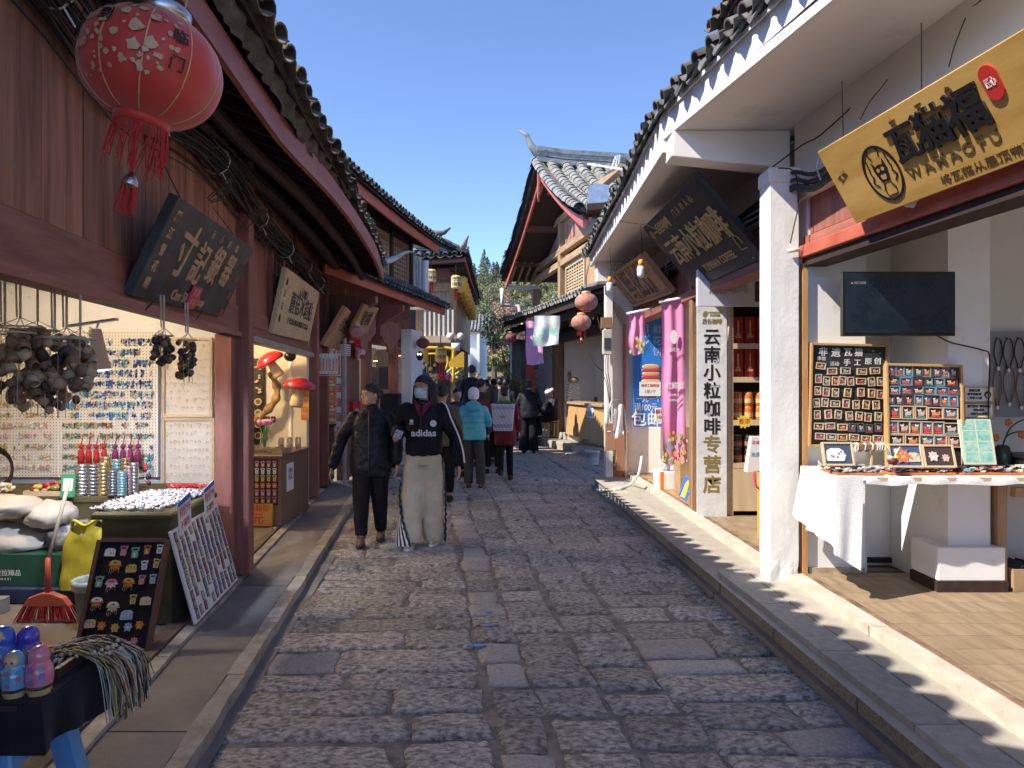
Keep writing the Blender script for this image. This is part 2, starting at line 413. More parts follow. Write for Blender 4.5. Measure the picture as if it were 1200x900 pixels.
# right platform: granite kerb blocks, sandy slabs, door sill
plat = MB(); plat.grid(lambda a, b: (1.70-.045*(.4+10.2*b) + a*1.2, .4+10.2*b, .17), 1, 1)
plat = plat.build('right_platform', platform_m, kind='structure')
kx = lambda Y: 1.76 - .048*Y
fx = lambda Y: 2.18 - .028*Y
lo1 = 5.24      # the platform steps down a little beyond this
for a, b, z in ((.5, 5.24, .205), (5.25, 10.9, .168)):
 cuts = [a + (b-a)*i/round((b-a)/.92) for i in range(round((b-a)/.92)+1)]
 strip('kerb_block', lambda y: kx(y)+.028, lambda y: kx(y)+.12, -.1, z-.035, cuts, granite, plat, .012, .003)
 strip('kerb_base', lambda y: kx(y)-.02, lambda y: kx(y)+.03, -.1, .035, [a, (a+b)/2, b], concrete, plat, .002, .006)
 strip('kerb_pier', lambda y: kx(y)+.015, lambda y: kx(y)+.1, -.1, z-.034, [q for c in cuts for q in (c-.012, c+.012)][1:-1], kerbstone, plat, 0, 0) if False else None
 jm = MB(); jm.add([(kx(a)+.034, a, -.1), (kx(b)+.034, b, -.1), (kx(b)+.034, b, z-.038), (kx(a)+.034, a, z-.038)], [(0,1,2,3)]); jm.build('kerb_mortar', concrete, plat)
 tops = [a + (b-a)*i/round((b-a)/.85) for i in range(round((b-a)/.85)+1)]
 strip('edge_slab', lambda y: kx(y)+.006, lambda y: kx(y)+.20, z-.034, z, tops, pm('grey edge slab', (.27,.26,.24), (.36,.35,.32), 20, .85, .7, 110, var=.08), plat, .004, .003)
 tops = [a + (b-a)*i/round((b-a)/1.3) for i in range(round((b-a)/1.3)+1)]
 strip('platform_slab', lambda y: kx(y)+.205, lambda y: fx(y)-.13, z-.03, z+.004, tops, platform_m, plat, .0, .0)
 strip('door_sill', lambda y: fx(y)-.13, lambda y: fx(y)-.02, z-.03, z+.055, [a, a+(b-a)*.37, a+(b-a)*.71, b], pm('dusty sill', (.42,.37,.31), (.55,.50,.43), 8, .8, .9, 60, c3=(.30,.24,.19), s3=9, t3=.62), plat, .003, .006)
 strip('sliding_door_track', lambda y: fx(y)-.02, lambda y: fx(y)+.015, z-.03, z+.062, [a, b], pm('rusty track', (.12,.07,.045), (.25,.17,.12), 9, .6, .4, 40), plat, .003, .002)
# ------------------------------------------------------------ roofs, walls: shared builders
def wm(o): return Matrix.Translation(o.location) @ o.rotation_euler.to_matrix().to_4x4()
def im(o): return wm(o).inverted()
def lerp_poly(P, s):
 """point at arc length s of polyline P"""
 for a, b in zip(P, P[1:]):
  L = (b-a).length
  if s <= L: return a.lerp(b, s/L), (b-a).normalized()
  s -= L
 return P[-1].copy(), (P[-1]-P[-2]).normalized()
def cover_tile(r=.075, L=.26, t=.014, n=7, taper=.88):
 m = MB(); m.smooth = True
 def ring(rr, y, q): return [(cos(pi*k/(n-1))*rr*q, y, sin(pi*k/(n-1))*rr*q*.85) for k in range(n)]
 vs = ring(r, 0, 1) + ring(r-t, 0, 1) + ring(r, L, taper) + ring(r-t, L, taper)
 fs = []
 for k in range(n-1):
  fs += [(k, k+1, 2*n+k+1, 2*n+k), (n+k+1, n+k, 3*n+k, 3*n+k+1)]
 m.add(vs, fs); m.smooth = False
 m.add(vs, [(k+1, k, n+k, n+k+1) for k in range(n-1)] + [(0, 2*n, 3*n, n), (n-1, 2*n-1, 4*n-1, 3*n-1)])
 return m
def pan_tile(r=.1, L=.26, t=.014, n=6):
 m = MB(); m.smooth = True
 def ring(rr, y): return [(cos(pi + pi*.15 + pi*.7*k/(n-1))*rr, y, rr + sin(pi + pi*.15 + pi*.7*k/(n-1))*rr) for k in range(n)]
 vs = ring(r, 0) + ring(r+t, 0) + ring(r, L) + ring(r+t, L)
 vs = [(x, y, z - (t if (i//n) % 2 else 0)*.5) for i, (x, y, z) in enumerate(vs)]
 fs = [(k, k+1, 2*n+k+1, 2*n+k) for k in range(n-1)] + [(n+k+1, n+k, 3*n+k, 3*n+k+1) for k in range(n-1)]
 m.add(vs, fs); m.smooth = False
 m.add(vs, [(k+1, k, n+k, n+k+1) for k in range(n-1)])
 return m
def tiled_roof(par, P, inn, pitch, S, mat, sp=.21, r=.075, rows_as_parts=2, lift=.0, seed=1, jit=.012, end_disc=False, curve=0.0, board=True, bmat=None, mortar=None, fill=.0, n=7):
 """P: eave line in world space; inn: horizontal direction up the slope; S: horizontal depth (or function of t)"""
 R_ = random.Random(seed); I = im(par)
 L = sum((b-a).length for a, b in zip(P, P[1:])); N = max(2, round(L/sp)); ts = L/N
 inn = V((*inn, 0)).normalized() if len(inn) == 2 else V(inn).normalized()
 tl = .24; cm = cover_tile(r, tl+.05, n=n).mesh('cover_tile', mat); pmz = pan_tile(r*1.35, tl+.05).mesh('pan_tile', mat)
 cj, pj = cover_tile(r, tl+.05, n=max(4, n-2)), pan_tile(r*1.35, tl+.05, n=4)
 far = MB(); bed = MB(); bed.smooth = True; cnt = 0
 for i in range(N+1):
  for kind in ('cover', 'pan'):
   s = i*ts + (0 if kind == 'cover' else ts/2)
   if s > L: continue
   p, tan = lerp_poly(P, s)
   th = tan.copy(); 
   if th.x*inn.y - th.y*inn.x < 0: th = -th       # keep x, inn, z right handed
   Sd = S(s/L) if callable(S) else S
   k = 0; y = 0.0; base = p.copy()
   while y < Sd:
    pt = pitch + curve*(y/max(Sd, .1) - .5)*2
    up = (inn*cos(pt) + V((0, 0, 1))*sin(pt)).normalized()
    x = (th - up*th.dot(up)).normalized(); z = x.cross(up)
    if z.z < 0: z = -z; x = -x
    m = Matrix((x, up, z)).transposed().to_4x4()
    off = z*(r*.62 if kind == 'cover' else -.012)
    m.translation = base + off + x*R_.uniform(-jit, jit)*.5 - up*(R_.uniform(0, jit*2) + (.05 if kind == 'pan' and k == 0 else 0)) + z*(R_.uniform(-jit, jit)*.4 + .006)
    m = m @ Matrix.Rotation(R_.uniform(-.05, .05), 4, 'Z') @ Matrix.Rotation(-.045, 4, 'X')
    if k < rows_as_parts and cnt < 300:
     link(kind + '_tile', cm if kind == 'cover' else pmz, par, I @ m); cnt += 1
    else: far.join(cj if kind == 'cover' else pj, I @ m)
    base = base + up*tl; y += tl*cos(pt); k += 1
 if far.v: far.build('upper_roof_tiles', mat, par, kind='stuff')
 # boards under the tiles
 bd = MB(); q = []
 M_ = max(2, int(L/.5))
 for i in range(M_+1):
  p, tan = lerp_poly(P, L*i/M_); Sd = S(i/M_) if callable(S) else S
  row = []; base = p.copy(); y = 0; K = 8
  for k in range(K+1):
   row.append(base.copy()); pt = pitch + curve*(k/K - .5)*2; base = base + (inn*cos(pt) + V((0,0,1))*sin(pt))*(Sd/K/cos(pt))
  q.append(row)
 for a, b in zip(q, q[1:]):
  for k in range(len(a)-1):
   z1 = V((0,0,-.03)); z2 = V((0,0,-.06))
   for zz in (z1, z2): bd.quad(*[I @ (v_+zz) for v_ in (a[k], b[k], b[k+1], a[k+1])])
  bd.quad(*[I @ v_ for v_ in (a[0]+V((0,0,-.03)), b[0]+V((0,0,-.03)), b[0]+V((0,0,-.06)), a[0]+V((0,0,-.06)))])
 bd.build('roof_boarding', bmat or darkwood, par)
 if mortar:   # rough bedding under the eave tiles down to the fascia
  mm = MB(); mm.smooth = True; nu = int(L/.045)
  def fn(a, b):
   s = a*L; p, tan = lerp_poly(P, s); ph = (s/ts) % 1.0
   arch = abs(sin(pi*(ph)))            # 0 under a cover tile
   top = r*.75*(1-arch) - .0; h = top + (-mortar - top)*b
   o = .02 + .05*noise.noise(V((s*6, b*2.2, seed))) + .03*noise.noise(V((s*17, b*7, seed+3))) + .05*b - .03*(arch if b < .5 else 0)
   return I @ (p + inn*o + V((0, 0, h)))
  mm.grid(fn, nu, 5); mm.build('mortar_bedding', mortar_t, par)
def ridge(par, P, mat, h=.16, w=.12, tip=None, name='ridge'):
 """ridge of stacked tiles; tip = extra curling points at the start"""
 I = im(par); m = MB()
 for a, b in zip(P, P[1:]):
  for k, (hh, ww) in enumerate(((.0, w), (h*.45, w*.8), (h*.8, w*.95))):
   m.beam(I @ (a + V((0,0,hh))), I @ (b + V((0,0,hh))), ww, h*.34)
 m.build(name, mat, par)
 if tip:
  t = MB(); t.smooth = True; n = len(tip); t.tube([I @ V(p) for p in tip], [max(w, .17)*.6*(1-.8*i/(n-1)) for i in range(n)], 7); t.build('ridge_horn', mat, par)
def planks(par, fr_w, x0, x1, y, z0, z1, w, mat, name='plank', t=.022, jit=.15, r=None, gap=.004, out=-1, top=None):
 """vertical boards filling x0..x1 at local y, each its own part"""
 r = r or random.Random(5); x = x0; res = []
 while x < x1 - .02:
  ww = min(w*(1 + r.uniform(-jit, jit)), x1 - x)
  if x1 - x - ww < w*.35: ww = x1 - x
  d = r.uniform(0, .006)*out; zt = z1 if top is None else top(x + ww/2)
  m = MB(); m.bx(x+gap/2, x+ww-gap/2, min(y, y+out*t)+d, max(y, y+out*t)+d, z0, zt)
  res.append(m.build(name, mat, par)); x += ww
 return res
def lattice(par, x0, x1, z0, z1, y, nx, nz, fm, gm, out=-1, fw=.05, bw=.014, name='window', th=.05, pane=True):
 """framed lattice window standing proud of local y"""
 f = MB(); a, b = (y, y+out*th) if out > 0 else (y+out*th, y)
 f.bx(x0, x0+fw, a, b, z0, z1); f.bx(x1-fw, x1, a, b, z0, z1)
 f.bx(x0+fw, x1-fw, a+.002, b-.002, z0, z0+fw); f.bx(x0+fw, x1-fw, a+.002, b-.002, z1-fw, z1)
 o = f.build(name, fm, par)
 g = MB(); ym = y + out*th*.5
 for i in range(1, nx): x = x0+fw + (x1-x0-2*fw)*i/nx; g.bx(x-bw/2, x+bw/2, ym-.010, ym+.010, z0+fw, z1-fw)
 for i in range(1, nz): z = z0+fw + (z1-z0-2*fw)*i/nz; g.bx(x0+fw, x1-fw, ym-.006, ym+.006, z-bw/2, z+bw/2)
 g.build('lattice', fm, o)
 if pane:
  p = MB(); p.bx(x0+fw, x1-fw, y+out*.004, y+out*.008, z0+fw, z1-fw); p.build('pane', gm, o)
 return o
# ------------------------------------------------------------ left row, first building
B1 = thing('wooden_shop_house', 'nearest old shop house on the left with dark red plank wall and tiled eave', 'building', (0,0,0), fr=FL)
Y2u = lambda Y: Y/ cos(FL.ang - pi/2)
ud = FL.at(284, 500).x; ub = FL.at(367, 500).x; ue = 10.55
m = MB(); m.bx(-5, ud-.10, .0, .16, 1.965, 2.19); m.build('lintel', redwoodh, B1, bev=.006)
m = MB(); m.bx(-5, ud-.12, -.028, -.002, 1.945, 1.985); m.build('lintel_moulding', redwoodh, B1)
m = MB(); m.bx(ud+.09, ub-.09, .0, .14, 1.985, 2.06); m.build('lintel', redwoodh, B1, bev=.005)
m = MB(); m.bx(ud+.10, ub-.1, -.03, .06, 1.925, 1.983); m.build('roller_shutter_rail', zinc, B1, bev=.004)
def post(par, x, y, w, d, z0, z1, mat=redwood, bev=.008, name='post'):
 m = MB(); m.bx(x-w/2, x+w/2, y-d/2, y+d/2, z0, z1); return m.build(name, mat, par, bev=bev)
post(B1, ud, .03, .17, .2, .09, 3.6); post(B1, ud-.15, .09, .11, .13, .09, 1.96); 
post(B1, ub, .03, .15, .2, .09, 3.5); post(B1, ue-.1, .03, .16, .2, .09, 3.4)
# upper plank wall over shop one: wide old boards
rp = random.Random(21)
planks(B1, FL, 1.6, ud-.09, .05, 2.19, 3.62, .165, redwoodx, r=rp, jit=.25)
m = MB(); m.bx(-5, 1.598, .03, .07, 2.19, 3.62); m.build('plank_panel', redwoodx, B1)
# over shop two: bottom rail, panels, window
m = MB(); m.bx(ud+.09, ub-.08, .01, .12, 2.062, 2.20); m.build('rail', redwoodh, B1, bev=.005)
uw0, uw1 = FL.at(319, 300).x, FL.at(347, 300).x
planks(B1, FL, ud+.09, uw0-.04, .05, 2.20, 3.45, .42, redwood, r=rp, jit=.05, name='wall_panel')
planks(B1, FL, uw1+.04, ub-.08, .05, 2.20, 3.45, .40, redwood, r=rp, jit=.05, name='wall_panel')
for x in (uw0-.02, uw1+.02): post(B1, x, .03, .06, .09, 2.2, 3.45, name='mullion')
m = MB(); m.bx(uw0, uw1, .03, .08, 2.2, 2.42); m.build('wall_panel', redwood, B1)
m = MB(); m.bx(uw0, uw1, .03, .08, 3.14, 3.45); m.build('wall_panel', redwood, B1)
um = (uw0+uw1)/2
lattice(B1, uw0+.01, um-.005, 2.43, 3.13, .06, 2, 3, redwood, glass_m, fw=.045, bw=.028)
lattice(B1, um+.005, uw1-.01, 2.43, 3.13, .06, 2, 3, redwood, glass_m, fw=.045, bw=.028)
# over shop three: windows with blinds
m = MB(); m.bx(ub+.08, ue-.18, .01, .12, 2.02, 2.16); m.build('rail', redwoodh, B1, bev=.005)
us = [ub+.1 + (ue-.2-ub-.1)*i/3 for i in range(4)]
for a, b in zip(us, us[1:]): lattice(B1, a+.01, b-.01, 2.17, 3.2, .06, 2, 3, redwood, glass_m, fw=.05, bw=.022)
m = MB(); m.bx(ub+.08, ue-.18, .02, .1, 3.2, 3.5); m.build('wall_panel', redwood, B1)
# end wall, back wall, partitions and ceilings (the shop's shell)
sh = MB(); sh.bx(-5, ue, 3.4, 3.5, 0, 3.4); sh.build('back_wall', plaster_w, B1)
u1 = FL.at(225, 500, .7).x
PY = 6.02       # partition behind the earring wall (world y, faces the camera)
part = thing('partition_wall', 'white partition wall behind the earring boards of the left shop', 'wall', (-2.3, PY, 0))
m = MB(); m.bx(-2.9, .02, 0, .1, .05, 2.5); m.build('wall_face', plaster, part)
m = MB(); m.bx(-5, ue, .16, 3.4, 2.42, 2.46); m.build('ceiling', plaster, B1)
for k, v in enumerate((.55, 1.35)):
 m = MB(); m.bx(-5, ud+.2, v, v+.10, 2.33, 2.42); m.build('ceiling_beam', plaster, B1)
m = MB(); m.bx(-5, ue, .13, 3.4, .03, .088); m.build('floor', pm('brown shop floor', (.11,.085,.065), (.18,.14,.11), 3, .6, .2, 30, c3=(.23,.19,.15), s3=4), B1)
m = MB(); m.bx(-5.1, -5, .1, 3.4, 0, 3.4); m.build('side_wall', plaster_w, B1)
# eave: rafters, fascia, tiles
EV = [V(p) for p in ((-1.05, -4.5, 3.3), (-1.27, .6, 3.24), (-1.37, 2.96, 3.17), (-1.43, 4.4, 3.085), (-1.44, 5.94, 3.075), (-1.56, 8.0, 3.03), (-1.80, 9.95, 3.02))]
def smoothP(P, n=5):
 out = []
 for i in range(len(P)-1):
  p0, p1, p2, p3 = P[max(i-1,0)], P[i], P[i+1], P[min(i+2, len(P)-1)]
  for k in range(n):
   t = k/n; out.append(.5*((2*p1) + (p2-p0)*t + (2*p0-5*p1+4*p2-p3)*t*t + (3*p1-p0-3*p2+p3)*t**3))
 return out + [P[-1].copy()]
EVs = smoothP(EV)
I1 = im(B1)
m = MB()
vs = []
for i, p in enumerate(EVs):
 wv = .010*noise.noise(V((p.y*3, 1, 0))); h = .155 + .012*sin(p.y*1.7)
 for dx, dz in ((0, 0), (0, h), (-.035, h), (-.035, 0)): vs.append(I1 @ (p + V((dx+wv, 0, dz+.35*wv))))
fs = []
for i in range(len(EVs)-1):
 for k in range(4): fs.append((i*4+k, i*4+(k+1)%4, (i+1)*4+(k+1)%4, (i+1)*4+k))
fs += [(0,1,2,3), tuple(4*(len(EVs)-1)+k for k in (3,2,1,0))]
m.add(vs, fs); m.build('fascia', fascia_m, B1)
for i in range(38):
 y = -.2 + i*.27; s = (y+4.5); p, t = lerp_poly(EVs, s)
 q = p + V((-1.5, .18, .62)); mm = MB(); mm.beam(I1 @ (p + V((-.04, 0, .045))), I1 @ (q + V((0,0,.02))), .055, .07); mm.build('rafter', darkwood, B1)
mm = MB()
for dx, dz, h in ((-.30, .05, .1), (-.62, .13, .12)):
 mm.tube([I1 @ (p + V((dx, 0, dz))) for p in EVs], .045 if dx > -.5 else .06, 7)
mm.build('purlin', darkwood, B1)
ramp_ = lambda y: max(0, min(1, (y-4.2)/2.6))
TE = [p + V((.11 - .15*ramp_(p.y), 0, .30 - .07*ramp_(p.y))) for p in EVs]
ks = [i for i, p in enumerate(TE) if p.y > 1.3][0]
tiled_roof(B1, TE[ks:], (-1, .1), radians(24), 3.6, tile_old, sp=.225, r=.082, rows_as_parts=3, seed=4, mortar=.15, jit=.02)
tiled_roof(B1, TE[:ks+1], (-1, .1), radians(24), 3.6, tile_old, sp=.225, r=.082, rows_as_parts=0, seed=4, jit=.02, n=5)
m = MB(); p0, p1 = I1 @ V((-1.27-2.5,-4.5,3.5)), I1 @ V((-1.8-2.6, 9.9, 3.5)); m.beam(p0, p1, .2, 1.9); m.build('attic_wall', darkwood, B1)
# gutter end and upturned tile corner of pale tiles at the roof's end
EP = [V((-1.62, 7.3, 3.42)), V((-1.58, 8.4, 3.33)), V((-1.66, 9.4, 3.26)), V((-1.80, 10.0, 3.30))]
g = MB(); g.smooth = True
g.tube([I1 @ p for p in smoothP([EP[-1], V((-1.68, 10.1, 3.36)), V((-1.52, 10.15, 3.46)), V((-1.40, 10.18, 3.47))], 4)], [.05,.05,.048,.046,.044,.04,.035,.03,.026,.02,.016,.012,.006], 8); g.build('ridge_horn', zinc, B1)

# ------------------------------------------------------------ left row, second building (two storeys, faces away)
B2 = thing('two_storey_timber_house', 'two storey red timber house with honey lattice windows on the left', 'building', (0,0,0), fr=F2)
L2 = (V((-2.1, 14.3)) - V((-2.85, 10.2))).length
I2 = im(B2)
xs2 = [F2.at(p, 450).x for p in (402, 429, 461)]
for x in xs2: post(B2, x, .0, .14, .16, .06, 2.75)
post(B2, -.35, .0, .14, .16, .06, 3.2)
m = MB(); m.bx(-.5, L2, -.05, .09, 2.28, 2.5); m.build('lintel', redwoodh, B2, bev=.006)
m = MB(); m.bx(-.5, L2, -.03, .07, 2.5, 3.0); m.build('wall_panel', redwood, B2)
for x in (.4, 1.6):
 m = MB(); m.prism([(0,0),(-.75,.42),(-.75,.52),(-.1,.55),(0,.55)], -.05, .05, Matrix.Translation((x,-.05,2.35)) @ Matrix(((0,0,1,0),(1,0,0,0),(0,1,0,0),(0,0,0,1)))); m.build('bracket', redwood, B2)
# carved valance of panels
for x0, x1 in ((.5, 1.5), (1.7, 2.7)):
 m = MB(); pts = [(x0,2.66),(x1,2.66),(x1,2.40),(x1-.12,2.36),(x1-.2,2.28),(x1-.34,2.25),(x1-.4,2.12),(x0+.4,2.12),(x0+.34,2.25),(x0+.2,2.28),(x0+.12,2.36),(x0,2.40)]
 m.prism([(a, b) for a, b in pts], 0, .03, Matrix.Translation((0,-.36,0)) @ Matrix(((1,0,0,0),(0,0,1,0),(0,1,0,0),(0,0,0,1)))); m.build('carved_valance', redwood, B2)
# lower eave
LE = [V((-2.42, 9.2, 3.02)), V((-2.14, 10.3, 2.985)), V((-1.72, 12.4, 2.965)), V((-1.36, 14.35, 2.97))]
LE = smoothP(LE, 4)
def fascia(par, P, h, mat, name='fascia', t=.035, dz=0):
 I = im(par); m = MB()
 for a, b in zip(P, P[1:]):
  n = V(((b-a).y, -(b-a).x, 0)).normalized()*t
  pts = [a, b, b-n, a-n]; m.add([I @ (p + V((0,0,dz))) for p in pts] + [I @ (p + V((0,0,dz+h))) for p in pts], [(0,3,2,1),(4,5,6,7),(0,1,5,4),(1,2,6,5),(2,3,7,6),(3,0,4,7)])
 return m.build(name, mat, par)
fascia(B2, LE, .13, redtrim)
tiled_roof(B2, [p + V((.06, 0, .17)) for p in LE], (-1, .18), radians(27), .95, tile_m, sp=.15, r=.055, rows_as_parts=2, seed=6, n=6)
for i in range(16):
 p, t = lerp_poly(LE, .3 + i*.32); mm = MB(); q = p + V((-.95, .18, .42)); mm.beam(I2 @ (p + V((-.03,0,.03))), I2 @ (q), .05, .06); mm.build('rafter', darkwood, B2)
# upper storey
m = MB(); m.bx(-.9, L2, -.05, .03, 2.9, 3.32); m.build('sill_wall', redwood, B2)
m = MB(); m.bx(-.9, L2+.05, -.11, .03, 3.28, 3.36); m.build('sill_rail', redtrim, B2)
for x0, x1, nx in ((-.9, .05, 9), (.2, 1.35, 9), (1.5, 2.85, 10), (2.95, 3.95, 8)):
 lattice(B2, x0, x1, 3.36, 4.32, -.05, nx, 9, honey, pm('paper behind lattice', (.30,.20,.11), (.4,.28,.16), 3), fw=.09, bw=.028, name='lattice_window')
for x in (.12, 1.42, 2.9, 4.03): post(B2, x, -.06, .12, .16, 3.3, 4.6, darkwood)
m = MB(); m.bx(-.9, L2+.02, -.09, .05, 4.32, 4.7); m.build('wall_plate', darkwood, B2)
m = MB(); m.bx(-.9, L2, .05, 3, 2.9, 4.6); m.build('rear_wall', darkwood, B2)
UE = smoothP([V((-2.42, 8.6, 4.36)), V((-2.18, 9.95, 4.27)), V((-1.84, 12.2, 4.22)), V((-1.50, 14.45, 4.24))], 4)
fascia(B2, UE, .16, redtrim)
tiled_roof(B2, [p + V((.07, 0, .21)) for p in UE], (-1, .16), radians(26), 1.9, tile_m, sp=.17, r=.062, rows_as_parts=2, seed=8, n=6)
for i in range(18):
 p, t = lerp_poly(UE, .3 + i*.32); mm = MB(); mm.beam(I2 @ (p + V((-.03,0,.03))), I2 @ (p + V((-1.1, .18, .5))), .05, .07); mm.build('rafter', darkwood, B2)
e = UE[-1] + V((.07, 0, .28))
ridge(B2, [e + V((-2.2, .4, 1.05)), e + V((-.3, .08, .13))], tile_m, .10, .10, tip=[e + V((-.3,.08,.14)), e + V((-.1,.05,.12)), e + V((.06,.0,.15)), e + V((.18,-.05,.23))], name='hip_ridge')
# tall white end wall strip at the corner and pvc pipes above
m = MB(); m.bx(L2-.8, L2-.1, -.34, -.14, .05, 2.62); m.build('white_end_wall', plaster, B2)
m = MB(); m.tube([F2.w(L2+.1, -.1, 3.35) and (L2+.12, -.2, 3.32), (L2+.12, -.2, 4.15)], .05, 10); m.tube([(L2+.05, -.12, 3.35), (L2+.05, -.12, 4.2)], .03, 8); m.tube([(L2+.0, -.36, 3.2), (L2+.0, -.36, 4.05)], .075, 12); m.smooth = True; m.build('drain_pipe', flat('white pvc', (.7,.7,.72), .4), B2)

# ------------------------------------------------------------ left, third house with lanterns
F3 = Frame((-1.45, 17.45), (-1.50, 24.5))
B3 = thing('lantern_house', 'weathered grey timber house hung with rows of yellow lanterns beyond the red houses', 'building', (-1.45, 17.45, 0), rotz=F3.ang)
I3 = im(B3)
def wb(mb, a, b, c, d, z0, z1): return mb
# front wall faces the camera (local -x side), built from boards
def fb(x0, x1, z0, z1, mat, name='board', y0=17.45, t=.05, dy=0):
 m = MB(); m.bx(x0, x1, y0-t+dy, y0+dy, z0, z1, I3); return m.build(name, mat, B3)
x = -1.50; r3 = random.Random(8)
for i in range(5): fb(x-.155, x-.004, 2.55, 4.15, greywood, dy=r3.uniform(0,.012)); x -= .155
for px0, px1 in ((497, 500), (520, 523)): pass
fb(-2.36, -2.28, 2.55, 4.2, honey, 'window_post'); fb(-3.3, -3.22, 2.55, 4.2, honey, 'window_post'); fb(-2.75, -2.70, 2.6, 4.0, honey, 'window_post')
fb(-3.4, -1.45, 3.85, 4.05, honeyh, 'window_head', dy=-.052); fb(-3.3, -2.30, 2.62, 3.86, glass_m, 'window_pane', dy=.03)
fb(-4.6, -1.4, 4.41, 4.5, darkwood, 'eave_wall', dy=-.05)
fb(-4.5, -1.42, 4.12, 4.40, redwoodh, 'eave_beam', dy=-.11)
fb(-1.50, -1.36, .05, 4.2, honey, 'corner_post', t=.14, dy=-.001)
fb(-4.5, -1.5, 2.42, 2.56, greywood, 'floor_beam', t=.16, dy=-.06)
# balcony balusters
for i in range(7):
 a = W(498+i*5.4, 380, 16.9); m = MB(); m.bx(a.x-.022, a.x+.022, 16.9, 16.95, 2.72, 3.35, I3); m.build('baluster', flat('white paint baluster', (.62,.62,.6)), B3)
m = MB(); m.bx(-2.7, -1.62, 16.88, 16.97, 3.35, 3.41, I3); m.build('balcony_rail', greywood, B3)
m = MB(); m.bx(-2.9, -1.45, 16.8, 17.4, 2.56, 2.72, I3); m.build('balcony_floor', pm('pink beige beam', (.40,.30,.25), (.5,.4,.33), 3), B3)
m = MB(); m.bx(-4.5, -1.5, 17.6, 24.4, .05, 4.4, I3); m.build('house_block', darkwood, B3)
m = MB(); m.bx(-1.498, -1.44, 17.5, 24.4, 2.6, 4.3, I3); m.build('side_wall', honey, B3)
E3 = [V((-4.6, 16.75, 4.38)), V((-2.2, 16.75, 4.40)), V((-1.14, 16.75, 4.46))]
fascia(B3, E3, .1, redwoodh)
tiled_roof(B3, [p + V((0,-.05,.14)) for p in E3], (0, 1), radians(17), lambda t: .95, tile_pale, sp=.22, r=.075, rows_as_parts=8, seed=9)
E3s = [V((-1.10, 16.75, 4.46)), V((-1.12, 20, 4.32)), V((-1.16, 24.4, 4.32))]
fascia(B3, E3s, .12, fascia_m)
tiled_roof(B3, [p + V((.04, 0, .17)) for p in E3s], (-1, 0), radians(27), 1.8, tile_m, sp=.24, r=.08, rows_as_parts=1, seed=10, n=5)
e = V((-1.14, 16.75, 4.62)); ridge(B3, [V((-2.6, 17.7, 4.95)), e + V((-.2,.22,.12))], tile_pale, .10, .10, tip=[e + V((-.2,.2,.2)), e + V((-.05,.0,.16)), e + V((.03,-.06,.24)), e + V((.07,-.08,.36)), e + V((.12,-.1,.44))], name='hip_ridge')
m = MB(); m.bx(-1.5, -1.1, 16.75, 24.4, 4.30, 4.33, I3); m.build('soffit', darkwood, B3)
# ------------------------------------------------------------ right row: white shop row with tiled eave
BR = thing('white_shop_row', 'white plastered shop row on the right with grey tiled eave and red lintel', 'building', (0,0,0), fr=FR)
IR = im(BR)
def wbx(par, name, x0, x1, y0, y1, z0, z1, mat, bev=0):
 """axis aligned world box as a child of par"""
 m = MB(); m.bx(x0, x1, y0, y1, z0, z1, im(par)); return m.build(name, mat, par, bev=bev)
# pillar with rough base and capital
m = MB(); rr = random.Random(5); n = 14; ring = []
def pillar(a, b):
 t = a*4; e = int(t) % 4; f = t - int(t); z = .17 + b*2.86
 c = [(1.795, 4.93), (1.99, 4.93), (1.985, 5.13), (1.79, 5.13)]; p = V(c[e]).lerp(V(c[(e+1) % 4]), f)
 j = .0015 + (.014 if b < .06 else 0); q = noise.noise(V((p.x*14, p.y*14, z*6)))*j
 d_ = (p - V((1.89, 5.03))).normalized(); p = p + d_*q
 return IR @ V((p.x, p.y, z))
m.grid(pillar, 24, 60); m.build('pillar', plaster_old, BR)
wbx(BR, 'pillar_head', 1.78, 2.005, 4.915, 5.145, 2.98, 3.085, plaster_old, .01)
# eave soffits, beams, fascia
def poly_slab(par, name, pts, z0, z1, mat):
 I = im(par); m = MB(); n = len(pts)
 m.add([I @ V((x, y, z0)) for x, y in pts] + [I @ V((x, y, z1)) for x, y in pts], [list(range(n))[::-1], list(range(n, 2*n))] + [(i, (i+1) % n, n+(i+1) % n, n+i) for i in range(n)])
 return m.build(name, mat, par)
nearX = lambda Y: 1.17 + (5.5-Y)*.205
poly_slab(BR, 'soffit', [(nearX(-2.0)+.03, -2.0), (2.6, -2.0), (2.6, 5.45), (nearX(5.5)+.03, 5.45)], 3.48, 3.54, beige_m)
poly_slab(BR, 'soffit', [(1.20, 5.5), (2.6, 5.5), (2.6, 10.9), (1.23, 10.9)], 3.40, 3.46, beige_m)
m = MB(); I = IR
m.add([I @ V(p) for p in ((1.19,5.3,3.28),(2.08,5.3,3.19),(2.08,5.5,3.19),(1.19,5.5,3.28),(1.21,5.3,3.478),(2.08,5.3,3.478),(2.05,5.5,3.478),(1.20,5.5,3.478))], [(0,3,2,1),(4,5,6,7),(0,1,5,4),(1,2,6,5),(2,3,7,6),(3,0,4,7)])
m.build('cross_beam', beige_m, BR, bev=.008)
wbx(BR, 'cross_beam', 1.26, 2.0, 10.55, 10.8, 3.1, 3.398, beige_m, .008)
fascia(BR, [V((nearX(-2), -2, 3.475)), V((nearX(1), 1, 3.475)), V((nearX(3), 3, 3.475)), V((nearX(5.5), 5.5, 3.475))], .30, plaster, t=-.05)
fascia(BR, [V((1.165, 5.5, 3.375)), V((1.18, 8.2, 3.365)), V((1.195, 10.95, 3.385))], .30, plaster, t=-.05)
